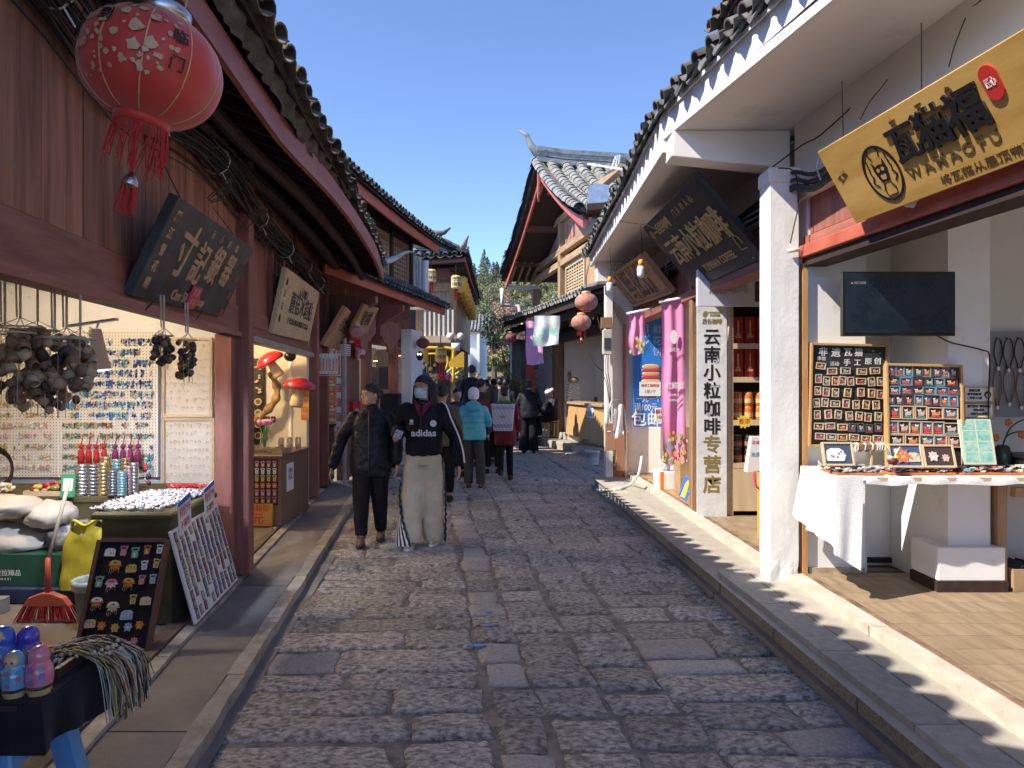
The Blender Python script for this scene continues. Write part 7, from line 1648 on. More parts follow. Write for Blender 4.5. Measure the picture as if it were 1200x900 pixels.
chalk = flat('chalk', (.62,.62,.60), .9)
kx_ = lambda zx: (zx/6 + 940 - 992.5)*4.93/F; ky_ = lambda zy: (463.5 - (zy/6 + 390))*4.93/F
for ch, x, y, s in (('非', 135, 140, .065), ('遗', 225, 145, .065), ('瓦', 310, 140, .06), ('猫', 385, 140, .06), ('手', 305, 212, .05), ('工', 378, 210, .05), ('原', 455, 200, .05), ('创', 520, 198, .05)): lab(t, ch, s, chalk, kx_(x), ky_(y), off=.0008)
lab(t, '体验', .032, chalk, kx_(125), ky_(187)); lab(t, '活动', .032, chalk, kx_(218), ky_(222)); lab(t, '+', .03, chalk, kx_(485), ky_(125)); lab(t, '+', .026, chalk, kx_(535), ky_(140))
A_ = [(118,237,1),(198,272,1),(293,267,1),(408,270,1),(500,262,1),(103,327,0),(160,342,0),(222,340,0),(273,337,0),(330,340,0),(403,338,1),(477,340,0),(540,337,0),(100,411,0),(160,418,0),(225,422,0),(312,420,0),(405,415,0),(480,420,0),(540,427,0),(93,497,0),(153,493,0),(225,500,1),(302,497,0),(372,503,0),(443,502,0),(513,502,0),(100,580,0),(178,575,0),(248,575,0),(327,583,0),(395,583,0),(458,590,0),(530,583,0),(112,660,1),(193,657,1),(280,663,1),(348,663,0),(408,663,0),(468,668,0),(532,660,0),(123,730,1),(202,733,1),(280,735,1),(363,733,1),(447,742,1),(530,738,1)]
for i, (x, y, ls) in enumerate(A_):
 w2, h2 = (.034, .023) if ls else (.0235, .031); dk = 655 < y < 670 and x > 330
 magnet(t, kx_(x), ky_(y), w2, h2, i*5 % 9, rg.uniform(-.1, .1), fm=pm('grey pewter', (.10,.09,.10), rough=.4) if dk else palewood)
t, w_, h_ = board_thing('magnet_board', 'wider board of red and blue magnets right of the chalk lettered one', 'display', W(1040, 545, 4.47), W(1128, 547, 4.47), W(1040, 427, 4.47) + V((0, .05, 0)), .02, blackcloth)
wframe(t, w_, h_, pm('orange wood frame', (.42,.24,.09)))
jx = lambda zx: (zx/6 + 940 - 1084)*4.47/F; jy = lambda zy: (486 - (zy/6 + 390))*4.47/F
darkf = pm('thin dark rim', (.08,.05,.06), rough=.5); tealf = pm('teal rim', (.15,.28,.32), rough=.5)
k = 0
for y, xs, big in ((265, [622,690,752,825,885,960,1020,1082], 0), (338, [640,735,828,897,968,1062], 0), (402, [642,735,820,900,997,1080], 0), (470, [620,680,752,822,885,945,1012,1078], 0), (558, [648,742,838,943,1053], 1), (665, [630,712,795,882,962,1055], 1), (755, [655,772,877,983,1070], 1)):
 for x in xs:
  gap_ = (xs[1]-xs[0]); ls = (len(xs) <= 6 and not big) or (big and x > 900 and y < 600) or (y > 700) or (y > 600 and x > 1040)
  w2, h2 = ((.046, .029) if ls else (.031, .038)) if not big else ((.052, .040) if ls else (.042, .046)); k += 1
  magnet(t, jx(x)*.97, jy(y), w2*.93, h2*.93, k*7 % 9, rg.uniform(-.02, .02), fm=palewood if big else rg.choice([darkf, darkf, tealf]))
# notices on the column
for (x0, y0, x1, y1), lb, tx in (((1130,471,1164,454), 'upper wood framed notice with a small face on the white column', ('重磅来袭', '联手超好看', '二件起 9.5折')), ((1130,489,1164,473), 'lower wood framed notice in fine print on the white column', ('温馨提示 请勿拍照', '轻拿轻放', '本店支持邮寄'))):
 t, w_, h_ = board_thing('framed_notice', lb, 'notice', W(x0, y0, 4.54), W(x1, y0, 4.54), W(x0, y1, 4.54), .008, offw); wframe(t, w_, h_, oak, .008, .006)
 for i, s in enumerate(tx): lab(t, s, .018, ink, -.028 if 'upper' in lb else 0, .026-i*.024, off=.0004)
 if 'upper' in lb:
  m = MB(); m.lathe([(.022, .001), (.022, .003)], 20, T_((.056, 0, 0))); m.build('round_icon', ink, t); m = MB(); m.lathe([(.013, .0031), (.013, .004)], 16, T_((.056, -.004, 0))); m.build('icon_face', flat('icon face', (.75,.6,.5)), t)
t, w_, h_ = board_thing('teal_poster', 'pale teal printed sheet leaning on the white column behind the table', 'poster', W(1129, 545, 4.42), W(1169, 545, 4.42), W(1131, 492, 4.42) + V((0, .06, 0)), .008, pm('aged cream print', (.50,.55,.42), (.58,.60,.48), 6))
for j in range(4):
 for i in range(2): m = MB(); m.bx(-.085+i*.09, -.005+i*.09, -.125+j*.068, -.065+j*.068, 0, .001); m.build('print_panel', pm('teal print', (.10,.42,.40), (.40,.58,.48), 25, .6, c3=(.55,.5,.3), s3=14, t3=.6), t)
# table with towel cloth
t = thing('market_table', 'shelf table under a white towelling cloth hanging down at its left end', 'table', (2.5, 4.58, .24))
I = im(t); m = MB(); m.bx(1.99-2.5, 4.2-2.5, -.28, .28, .752, .775); m.build('table_top', palewood, t)
towel = pm('white towelling', (.72,.72,.72), (.80,.80,.80), 60, .95, .9, 160, bd=.004)
m = MB(); m.smooth = True
def tw(a, b):
 x = 1.975 + a*2.25; s_ = b*.61
 if s_ < .56: p = V((x, 4.86 - s_, 1.02)); 
 else: p = V((x, 4.297 - .004*sin(x*30), 1.02 - (s_-.56)))
 p.z += .003*noise.noise(V((x*9, s_*9, 1))) - (.028*(s_-.56)/.1*noise.noise(V((x*5, 0, 0))) if s_ > .56 else 0)
 return I @ p
m.grid(tw, 90, 24)
def tl_(a, b):
 y = 4.86 - a*.575; d_ = b*.46*(1 - .35*a*0 - .28*(1-a)); wv = .016*sin(a*9+b*3) + .012*sin(a*21)*b
 return I @ V((1.975 - .012*b - wv*b + .02*a*b - .04*b*b, y - .03*b*a, 1.02 - d_ - .02*sin(a*7)*b))
m.grid(tl_, 22, 24)
def fl_(a, b):
 x = 1.962 + a*.16; return I @ V((x - .03*b, 4.285 - .02*b - .01*sin(a*8)*b, 1.02 - b*(.46 + .10*a) ))
m.grid(fl_, 8, 20); m.build('towel_cloth', towel, t)
for x in (2.28, 3.0): m = MB(); m.bx(x-2.5, x+.018-2.5, .1, .28, .655, .751); m.build('bracket', zinc, t)
m = MB(); m.bx(3.10-2.5, 3.16-2.5, -.05, .02, 0, .75); m.build('leg', honey, t); m = MB(); m.beam((3.16-2.5, -.1, .66), (4.2-2.5, -.1, .60), .05, .06); m.build('stretcher', honey, t)
traycol = pm('orange lacquer tray', (.50,.13,.03), (.60,.18,.05), 3, .4)
pcols = [flat('print red', (.5,.06,.05)), flat('print cream', (.65,.6,.5)), ink, flat('print blue', (.1,.25,.4)), flat('print grey', (.3,.3,.3)), beads[9]]
for k, (x0, x1, lb) in enumerate(((1.99, 2.28, 'left orange tray heaped with small printed magnets on the white towel'), (2.31, 2.72, 'middle orange tray heaped with small printed magnets on the white towel'), (2.75, 3.12, 'right orange tray heaped with small printed magnets on the white towel'), (3.15, 3.6, 'far right orange tray of magnets cut by the picture edge'))):
 t = thing('magnet_tray', lb, 'tray', ((x0+x1)/2, 4.46, 1.024)); w2 = (x1-x0)/2
 m = MB(); m.bx(-w2, w2, -.12, .12, 0, .012); m.build('tray_base', traycol, t, bev=.002)
 m = MB(); rn = random.Random(k)
 for i in range(150):
  x, y = rn.uniform(-w2*.93, w2*.93), rn.uniform(-.11, .11); m.mi(rn.randrange(6)).box((x, y, .016+rn.uniform(0, .022)), (.04*rn.uniform(.6,1), .026, .005), (rn.uniform(-.3,.3), rn.uniform(-.3,.3), rn.uniform(0, 3)))
 m.build('loose_magnets', pcols, t, kind='stuff')
def easel(label, x0, y0, x1, y1, D_, bgc, figs):
 t, w_, h_ = board_thing('framed_print', label, 'picture', W(x0, y0, D_), W(x1, y0, D_), W(x0, y1, D_) + V((0, .04, 0)), .012, flat('bg %s' % (bgc,), bgc)); wframe(t, w_, h_, palewood, .013, .008)
 for px, py, s, c, sd in figs: badge(t, 'crit' if sd % 2 else 'card', px, py, s, c, seed=sd)
 return t
easel('framed blue print of a white cloud at the left end of the table', 967, 545, 1001, 520, 4.40, (.05,.08,.13), [(-.02, -.005, .055, ((.68,.72,.72), (.05,.35,.45), (.6,.1,.06), wh), 2), (-.0, .0, .03, ((.6,.1,.06), wh, gd), 1), (.03, -.01, .02, (wh, bk, sb), 3)])
easel('framed red and blue cat print left of the pair before the wider magnet board', 1045, 547, 1082, 522, 4.36, (.05,.09,.20), [(-.02, -.0, .05, ((.60,.16,.10), wh, gd), 1), (.045, -.01, .04, (cr, (.5,.1,.06), sb, wh), 2), (-.055, .03, .02, (wh, bk, sb), 3)])
easel('framed dark print of two white and red cats right of the pair', 1085, 547, 1120, 523, 4.36, (.05,.035,.04), [(-.035, .0, .035, ((.65,.55,.48), (.5,.08,.05), wh), 1), (.04, -.01, .027, ((.65,.4,.35), (.5,.08,.05), wh), 3)])
t = thing('bracelet_rack', 'rod of white and brown beaded bracelets behind the framed prints', 'bracelets', W(1021, 524, 4.55)); 
for i in range(15): m = MB(); m.tube([(-.11+i*.0155+.004*cos(a*1.05), .025*sin(a*1.05), .028*cos(a*1.05)) for a in range(7)], .0045, 5); m.build('bracelet', rg.choice([beads[9], flat('brown bead', (.2,.1,.05)), beads[9], beads[3]]), t)
m = MB(); m.tube([(-.13,0,.02),(.13,0,.02)], .006, 5); m.bx(-.005,.005,-.01,.01,-.12,.02); m.build('rod', palewood, t)
t = thing('rabbit_ornament', 'small potted ornament with long green ears among the trays', 'ornament', W(1046, 545, 4.30) + V((0,0,.004))); m = MB(); m.smooth = True; m.lathe([(.022,0),(.03,.02),(.026,.04)], 12); m.build('pot', flat('maroon pot', (.12,.02,.02)), t)
for sx in (-1, 1): m = MB(); m.smooth = True; m.ball((sx*.03, 0, .075), (.010,.006,.038), 8, 6, (0, sx*.5, 0)); m.build('ear', flat('pale leaf', (.42,.45,.25)), t); m = MB(); m.smooth = True; m.ball((sx*.018, -.01, .04), (.02,.012,.014), 7, 5); m.build('flower', beads[9] if sx < 0 else yel_m, t)
# necklaces on the grey panel, branch vase, crate
wbx(BR, 'grey_panel', 3.33, 4.3, 4.96, 4.998, 1.35, 1.95, flat('grey felt', (.28,.28,.29), .9))
for i, (px, py, w2, hh, col, lb) in enumerate(((1169, 396, 5, 34, black, 'black cord necklace first in the upper row on the grey panel'), (1181, 396, 6, 36, black, 'black cord necklace with pale pendant second in the upper row on the grey panel'), (1194, 396, 6, 36, black, 'black cord necklace third in the upper row on the grey panel'), (1168, 432, 5, 44, beads[5], 'brown cord necklace left in the lower row on the grey panel'), (1182, 430, 7, 42, beads[5], 'large brown cord necklace middle of the lower row on the grey panel'), (1196, 436, 6, 40, beads[5], 'brown cord necklace right in the lower row on the grey panel'))):
 t = thing('necklace', lb, 'necklace', W(px, py, 4.94)); k_ = 4.94/F; m = MB(); m.smooth = True
 m.tube([(w2*k_*sin(a*2*pi/18)*(1 if cos(a*2*pi/18) > -.3 else .7), -.006, -hh*k_*(1-cos(a*2*pi/18))/2) for a in range(19)], .0045, 5); m.build('cord', col, t)
 m = MB(); m.smooth = True; m.ball((0,-.01,-hh*k_-.012), (.012,.006,.016), 8, 5); m.build('pendant', beads[9], t)
 m = MB(); m.tube([(0,.02,0),(0,-.012,0)], .004, 5); m.build('pin', steel, t)
t = thing('branch_vase', 'dark vase with bare branches bearing orange flowers at the right edge', 'vase', (3.26, 4.72, 1.024)); m = MB(); m.smooth = True; m.lathe([(.04,0),(.055,.06),(.045,.13),(.03,.15)], 14); m.build('vase', pm('dark green glaze', (.03,.045,.035), rough=.3), t)
for pts in (((0,0,.14),(.05,0,.26),(.14,0,.32),(.28,0,.36)), ((0,0,.14),(.03,0,.21),(.12,0,.24),(.25,0,.22))):
 m = MB(); m.smooth = True; m.tube(smoothP([V(p) for p in pts], 4), .005, 5); m.build('branch', bark, t)
for p in ((.035,0,.30),(-.05,0,.20),(.12,0,.22),(.22,0,.24)): 
 m = MB(); m.smooth = True
 for k in range(5): m.ball((p[0]+.014*cos(k*1.26), -.01, p[2]+.014*sin(k*1.26)), (.014,.01,.014), 6, 4)
 m.build('orange_flower', flat('orange flower', (.6,.2,.04)), t)
t = thing('small_boxes', 'stack of dark small boxes behind the far trays', 'boxes', (3.38, 4.66, 1.024)); 
for k in range(3): m = MB(); m.bx(-.09+.01*k, .12, -.08, .08, k*.035, k*.035+.033); m.build('box', black if k < 2 else flat('grey lid', (.2,.2,.2)), t, bev=.003)
t = thing('cardboard_crate', 'brown cardboard crate of dark booklets on the floor at the right edge', 'box', (3.32, 4.62, .264)); ck = pm('kraft cardboard', (.30,.20,.11), (.38,.26,.15), 6, .8)
for a, b, c, d_ in ((-.14,-.13,-.12,.12), (.2,.21,-.12,.12), (-.13,.2,-.12,-.11), (-.13,.2,.11,.12)): m = MB(); m.bx(a, b, c, d_, 0, .14); m.build('side', ck, t)
m = MB(); m.bx(-.13,.2,-.11,.11,0,.01); m.build('bottom', ck, t)
for k in range(7): m = MB(); m.box((-.09+k*.045, 0, .11), (.012, .19, .12), (0, .5, 0)); m.build('booklet', rg.choice([black, flat('dark grey', (.08,.08,.09)), offw]), t)
t = thing('door_rail_clip', 'pale plastic clip hanging on the end of the red lintel beside the pillar', 'clip', W(929, 294, 4.9)); m = MB(); m.smooth = True; m.tube([(-.03,0,0),(.05,0,.01)], .014, 8); m.build('clip', offw, t)
t = thing('cctv_camera', 'small white camera fixed on the red lintel under the golden sign', 'camera', (2.13, 3.75, 2.53)); m = MB(); m.smooth = True; m.ball((0,0,0), (.035,.03,.022), 10, 6); m.tube([(-.05,-.0,.0),(.05,0,.0)], .016, 8); m.build('body', white, t)
# ------------------------------------------------------------ coffee shop
t, w_, h_ = board_thing('banner_stand', 'tall white banner with large black and gold vertical characters beside the brown post', 'banner', W(816.5, 606, 7.25), W(852, 606, 7.25), W(816.5, 358, 7.25), .006, pm('white banner vinyl', (.66,.67,.70), (.72,.73,.76), 2, .5, .5, 6, bd=.02))
fit = lambda s, py, sz, mt, **k: lab(t, s, sz, mt, 0, (482-py)*7.25/F, **k)
for i, ch in enumerate('云南小粒咖啡'): fit(ch, 396+i*21, .175, ink, off=.0035)
gb2 = flat('olive gold', (.26,.19,.05))
for i, ch in enumerate('专营店'): fit(ch, 522+i*23.5, .19, gb2, off=.0035)
fit('后谷咖啡', 377, .058, gb2, off=.001, wide=.20); lab(t, 'HOGOOD\nCOFFEE', .03, gb2, .03, (482-368)*7.25/F)
m = MB(); m.prism([(cos(a)*.022, sin(a)*.034) for a in [k*pi/6 for k in range(12)]], 0, .002, T_((-.07, (482-368)*7.25/F, .001)) @ Matrix.Rotation(-.4, 4, 'Z')); m.build('bean_logo', gb2, t)
m = MB(); m.tube([(w_/2, -h_/2, -.02), (w_/2, h_/2, -.02)], .012, 6); m.build('side_pole', zinc, t)
x0 = (854-600)/F*7.35
SH = thing('display_shelf', 'pale oak shelf unit stocked with red boxes and cans behind the white pillar', 'shelf', (x0+.6, 7.3, .228))
I = im(SH); shz = [1.58-(py-450)/F*7.35 for py in (404, 443, 493, 543)]
m = MB(); m.bx(-.6, -.575, -.02, .28, 0, 2.25); m.build('side_panel', palewood, SH); m = MB(); m.bx(-.6, .6, .27, .29, 0, 2.25); m.build('back_panel', pm('dark shelf back', (.05,.03,.02)), SH); m = MB(); m.bx(-.5751, .6, -.02, .27, 2.2, 2.25); m.build('top_board', palewood, SH)
for z in shz: m = MB(); m.bx(-.574, .6, -.02, .269, z-.228-.045, z-.228+.01); m.build('shelf', palewood, SH)
for k in range(3): m = MB(); m.bx(-.572+k*.39, -.19+k*.39, -.025, -.002, .05, shz[3]-.228-.05); m.build('cabinet_door', pm('grained ash veneer', (.50,.38,.24), (.62,.49,.33), 1.2, .5, .1, 20, (6,6,.6)), SH)
rb = flat('red gift box', (.33,.015,.015), .4); gb3 = flat('box gold', (.55,.35,.12), .4)
def pack(kind, x, z, lb, grp):
 t = thing('coffee_box' if kind < 2 else 'coffee_can', lb, 'coffee box' if kind < 2 else 'can', tuple(wm(SH) @ V((x, .06, z-.228))), 0, grp)
 if kind < 2:
  m = MB(); m.bx(-.055, .055, 0, .1, 0, .28); m.build('carton', rb, t, bev=.002); m = MB(); m.bx(-.03, .03, -.002, 0, .06, .085); m.bx(-.008, .008, -.002, 0, .12, .24); m.build('gold_label', gb3, t); m = MB(); m.lathe([(.018, 0), (.018, .002)], 12, T_((0, 0, .10)) @ Matrix.Rotation(pi/2, 4, 'X')); m.build('seal', gb3, t)
 else:
  c = (.55,.14,.03) if kind == 2 else (.05,.025,.02); m = MB(); m.smooth = True; m.lathe([(.045,0),(.05,.008),(.05,.125),(.045,.135)], 16); m.build('can_body', pm('can %d' % kind, c, rough=.3), t); m = MB(); m.smooth = True; m.lathe([(.0508,.03),(.0508,.075)], 16, cap=False); m.build('can_label', [flat('can label a', (.62,.42,.22), .4), flat('can label b', (.40,.14,.08), .4)][kind-2], t); m = MB(); m.lathe([(.047,.1351),(.047,.142)], 16); m.build('lid', steel if kind == 3 else gb3, t)
ordw = ['first', 'second', 'third', 'fourth', 'fifth']
for i in range(5):
 pack(0, -.50+i*.125, shz[0]+.01, ordw[i] + ' red gift box from the left on the top shelf', 'red boxes on the top shelf'); pack(1, -.50+i*.125, shz[1]+.01, ordw[i] + ' red gift box from the left on the second shelf', 'red boxes on the second shelf')
 for r in range(2):
  pack(2, -.51+i*.115, shz[2]+.012+r*.143, ordw[i] + ' orange can from the left, ' + ('lower' if r == 0 else 'upper') + ' row of the third shelf', 'orange cans on the third shelf')
  pack(3, -.51+i*.115, shz[3]+.012+r*.143, ordw[i] + ' dark can from the left, ' + ('lower' if r == 0 else 'upper') + ' row of the bottom shelf', 'dark cans on the bottom shelf')
t = thing('starburst_tag', 'yellow starburst price tag on the third shelf edge', 'price tag', W(872, 494, 7.22)); m = MB(); m.prism([((.085 if k % 2 else .06)*cos(k*pi/11), (.075 if k % 2 else .052)*sin(k*pi/11)) for k in range(22)], 0, .004, Matrix.Rotation(pi/2, 4, 'X')); m.build('tag', flat('tag yellow', (.75,.6,.08)), t); text('香浓', .06, red_m, t, plane_m((0,-.005,0), (1,0,0), (0,0,1)), ext=.0005)
t = thing('light_box', 'pale blue white fascia panel with a coffee bean picture inside the coffee shop', 'sign', W(868, 337, 7.0)); m = MB(); m.bx(-.42, .5, 0, .08, -.18, .20); m.build('panel', pm('pale panel', (.62,.65,.72), rough=.3), t)
m = MB(); m.bx(.14, .5, -.004, 0, -.14, .06); m.build('bean_picture', pm('coffee beans', (.02,.01,.006), (.14,.06,.03), 70, .5, .6, 60), t)
text('后谷咖啡', .10, flat('grey blue letter', (.35,.38,.45)), t, plane_m((-.12, -.004, -.02), (1,0,0), (0,0,1)), ext=.001)
t = thing('paper_bag', 'white paper bag with pink straps and coloured lettering hanging beside the pillar', 'bag', W(889, 532, 6.0)); m = MB(); m.add([(-.07,-.03,.15),(.09,-.03,.15),(.12,-.04,-.12),(-.11,-.04,-.15),(-.07,.03,.15),(.09,.03,.15),(.12,.05,-.12),(-.11,.05,-.15)], [(0,3,2,1),(4,5,6,7),(0,1,5,4),(1,2,6,5),(2,3,7,6),(3,0,4,7)]); m.build('bag_body', pm('white paper', (.70,.67,.66), (.74,.70,.70), 4, .7), t)
m = MB(); m.smooth = True; m.tube(smoothP([V(p) for p in ((-.05,-.04,-.14),(-.04,-.05,-.26),(.02,-.05,-.29),(.07,-.05,-.24),(.08,-.04,-.13))], 4), .009, 6); m.build('strap', flat('hot pink strap', (.65,.04,.15)), t)
text('云南咖啡', .035, flat('pink letter', (.6,.12,.25)), t, plane_m((0,-.034,.10), (1,0,0), (0,0,1)), ext=.0005); text('免费品尝', .04, flat('sky letter', (.15,.4,.6)), t, plane_m((0,-.038,.0), (1,0,0), (0,0,1)), ext=.0005)
t = thing('orange_stand', 'narrow orange and red promotional stand half hidden by the pillar', 'stand', (2.20, 6.05, .23)); m = MB(); m.bx(-.06, .2, 0, .15, 0, .62); m.build('stand_body', flat('stand orange', (.70,.30,.05)), t, bev=.004); m = MB(); m.bx(-.055, .19, -.003, -.0005, .35, .6); m.build('red_panel', red_m, t); m = MB(); m.bx(-.09, .22, -.02, .17, .621, .66); m.build('shelf_top', palewood, t)
# ------------------------------------------------------------ cake shop
P = W(742, 500, 9.9); 
t, w_, h_ = board_thing('blue_poster', 'bright blue poster with white characters and a stacked cake picture in the cake shop', 'poster', W(742, 500, 10.8), W(779, 500, 10.8), W(742, 356, 10.8), .01, pm('poster blue', (.015,.17,.62), (.02,.22,.70), 3, .4))
by = lambda py: (428-py)*10.8/F; bx_ = lambda px: (px-760.5)*10.8/F
lb2 = flat('pale violet letter', (.40,.45,.80))
lab(t, '现', .24, lb2, bx_(752.5), by(389), off=.002); lab(t, '烤', .24, lb2, bx_(752.5), by(408), off=.002)
for i, ch in enumerate('鲜花饼'): lab(t, ch, .15, lb2, bx_(770.5), by(387+i*13))
for y, rx2, c in ((430, .14, (.58,.38,.18)), (434, .15, (.45,.04,.12)), (438, .14, (.58,.38,.18)), (442, .15, (.45,.04,.12)), (447, .155, (.60,.40,.20))): m = MB(); m.smooth = True; m.ball((bx_(763), by(y), .006), (rx2, .045, .008), 14, 6); m.build('cake_slice', flat('cake %s' % (c,), c), t)
m = MB(); m.bx(bx_(749), bx_(774), by(464), by(447.5), .014, .02); m.build('white_card', pm('mint card', (.66,.75,.74)), t); lab(t, '纯手工鲜花饼', .05, red_m, bx_(761.5), by(452), z=.021, wide=.27); lab(t, '1元1个', .06, red_m, bx_(761.5), by(459), z=.021)
lab(t, '一元一个', .12, white, bx_(760), by(468), wide=.38); lab(t, '满100元', .14, white, bx_(757), by(478), wide=.34); lab(t, '包邮', .24, white, bx_(758), by(492), off=.003)
def flag(label, px0, px1, pyt, pyb, D_, mt, sw, pole=True, cat='flag', name='shop_flag', tri=0):
 c = W((px0+px1)/2, pyt, D_); t = thing(name, label, cat, c); k = D_/F; w2, H = (px1-px0)*k/2, (pyb-pyt)*k
 m = MB(); m.smooth = True; m.grid(lambda a, b: ((a*2-1)*w2 + sw*b*b + .008*sin(b*7), .018*sin(a*7+b*5)*b + .012*sin(a*13), -H*b - .02*sin(a*5)*b), 12, 24); m.build('cloth', mt, t)
 if pole: m = MB(); m.smooth = True; m.tube([(-w2-.03, -.01, .01 - .03), (w2+.12, -.01, .05)], .018, 8); m.build('pole', white, t)
 return t, w2, H
t, w2, H = flag('large pink flag with white characters and flower print hanging before the cake shop', 775, 803, 352, 543, 8.1, pm('pink flag cloth', (.68,.13,.38)), .02)
for i, ch in enumerate('手工鲜花饼'): text(ch, .085, white, t, plane_m((-.09+i*.045, -.03, -.98), (1,0,0), (0,0,1)), ext=.001, off=.001, sx=.62)
m = MB(); m.lathe([(.05, 0), (.05, .002)], 24, plane_m((0, -.03, -.42), (1,0,0), (0,0,1)) @ Matrix.Diagonal((.8, 1.6, 1, 1))); m.build('white_oval', white, t); text('瓶花木', .05, white, t, plane_m((0, -.03, -.57), (1,0,0), (0,0,1)), ext=.001)
text('云南特产', .03, white, t, plane_m((0, -.03, -1.08), (1,0,0), (0,0,1)), ext=.001); text('现烤现卖', .03, white, t, plane_m((0, -.03, -1.14), (1,0,0), (0,0,1)), ext=.001)
m = MB()
for i in range(46): x, z = rg.uniform(-1, 1)*w2*.95, -H + .02 + rg.random()**1.5*.34; q = rg.uniform(.012, .035); m.mi(rg.randrange(4)).prism([(cos(a*1.05)*q*.6, sin(a*1.05)*q) for a in range(6)], 0, .002, plane_m((x+.02, -.035-.0002*i, z), (1,0,0), (0,0,1)))
m.build('flower_print', [yel_m, green_m, flat('cream petal', (.7,.62,.35)), flat('teal petal', (.15,.4,.35))], t, kind='stuff')
t, w2, H = flag('small pink flag with a picnic print hanging at the left of the blue poster', 737, 755, 366, 415, 9.6, pm('pink flag cloth', (.68,.13,.38)), .0)
m = MB()
for i in range(20): x, z = rg.uniform(-.9, .9)*w2, -H + .03 + rg.random()**1.5*.2; m.mi(rg.randrange(4)).prism([(cos(a*1.05)*.02, sin(a*1.05)*.03) for a in range(6)], 0, .002, plane_m((x, -.03-.0002*i, z), (1,0,0), (0,0,1)))
m.build('flower_print', [yel_m, green_m, flat('cream petal', (.7,.62,.35)), flat('teal petal', (.15,.4,.35))], t, kind='stuff')
t = thing('foam_box', 'white foam box with orange tape at the cake shop doorway', 'box', (1.93, 9.1, .22)); m = MB(); m.bx(-.06, .38, 0, .32, 0, .235); m.build('box_body', flat('white foam', (.75,.75,.76), .8), t, bev=.008)
for x in (-.03, .24): m = MB(); m.bx(x, x+.045, -.003, .0, .0, .236); m.build('tape', orange_m, t)
for k, (x, dz, n_, lb) in enumerate(((2.0, 0, 5, 'leaning left stack of jars on the foam box'), (2.16, 0, 6, 'taller right stack of jars on the foam box'))):
 t = thing('jar_stack', lb, 'jars', (x, 9.22, .457))
 for j in range(n_ + 1): m = MB(); m.smooth = True; m.lathe([(.05,0),(.055,.02),(.055,.075),(.045,.09)], 14, T_(((.008*j if k == 0 else .002*j), 0, j*.092))); m.build('jar', pm('jar mix %d' % (j % 3), [(.10,.09,.12), (.16,.22,.10), (.28,.14,.14)][j % 3], (.55,.55,.58), 26, .3), t); m = MB(); m.lathe([(.047,0),(.047,.006)], 14, T_(((.008*j if k == 0 else .002*j), 0, j*.092+.0855))); m.build('jar_lid', [white, red_m][j == n_], t)
t, w_, h_ = board_thing('price_sign', 'small white and blue price sign with red characters above the jars', 'sign', W(768, 494, 8.9), W(779, 494, 8.9), W(768, 478, 8.9), .006, pm('mint card', (.66,.75,.74))); lab(t, '鲜花', .06, red_m, 0, .035); lab(t, '100', .06, red_m, 0, -.03)
for k in range(2): t = thing('cardboard_box', ('lower' if k == 0 else 'upper') + ' brown cardboard box stacked behind the pink flag', 'box', (2.20, 8.75, .221+k*.42)); m = MB(); m.bx(-.13, .14, 0, .3, 0, .415); m.build('carton', ck, t, bev=.004); m = MB(); m.bx(-.13, .14, -.002, -.0004, .20, .215); m.build('tape', pm('tan tape', (.42,.30,.17)), t)
t, w_, h_ = board_thing('floor_sign', 'small blue and yellow picture sign on the cake shop floor by the brown post', 'sign', W(794.5, 581, 7.95), W(804, 588, 7.85), W(794.5, 551, 7.95), .01, blue_m); m = MB(); m.prism([(-.03,-.12),(.035,-.1),(.03,.08),(0,.11),(-.02,.05)], 0, .003); m.build('yellow_picture', yel_m, t)
# ------------------------------------------------------------ end of the row: pot, bucket, meters
t = thing('flower_pot', 'terracotta pot with dry spindly plant on the end of the right platform', 'pot', (1.33, 9.75, .17)); t.location = tuple(G(723, 558, .168)); m = MB(); m.smooth = True; m.lathe([(.09,0),(.125,.16),(.14,.16),(.14,.20),(.12,.20),(.11,.15)], 24, cap=False); m.lathe([(.001,.15),(.115,.15)], 16, cap=False); m.build('pot', pm('terracotta', (.42,.16,.08), (.50,.22,.12), 5, .8), t)
m = MB()
for i in range(34): a = rg.uniform(0, 6.28); L = rg.uniform(.06, .2); m.tube([(.05*cos(a), .05*sin(a), .15), (.09*cos(a)*rg.uniform(.5,1.6), .09*sin(a), .15+L*.6), (.14*cos(a)*rg.uniform(.2,1.2), .1*sin(a), .15+L)], .003, 3, cap=False)
leafcloud(m, (0, 0, .22), (.13, .12, .08), 160, .014, rg); m.build('stems', limeL, t)
t = thing('white_bucket', 'white paint bucket on the paving below the stone steps', 'bucket', tuple(G(694, 544, 0))); m = MB(); m.smooth = True; m.lathe([(.12,0),(.14,.24),(.15,.24),(.15,.27),(.135,.27),(.13,.1)], 20, cap=False); m.build('bucket', pm('dusty white plastic', (.50,.50,.48), (.62,.62,.60), 6), t)
t = thing('electric_meter', 'old electric meter box with wires on the white end pillar', 'meter', W(712, 400, 10.6)); m = MB(); m.bx(-.07,.07,0,.1,-.2,.18); m.build('case', pm('grey meter case', (.40,.42,.36), (.5,.5,.44), 6), t, bev=.01); m = MB(); m.bx(-.05,.05,-.01,-.001,-.12,.05); m.build('dial_glass', glass_m, t); m = MB(); m.bx(-.09,.07,0,.12,.2,.36); m.build('brown_case', pm('brown tin', (.25,.14,.09), rough=.5), t)
m = MB(); [m.tube(smoothP([V((-.05+.03*k, 0, -.2)), V((-.08+.04*k, -.04, -.45)), V((.02*k, 0, -.7)), V((.05, 0, -1.2))], 3), .007, 4) for k in range(3)]; m.build('wires', black, t)
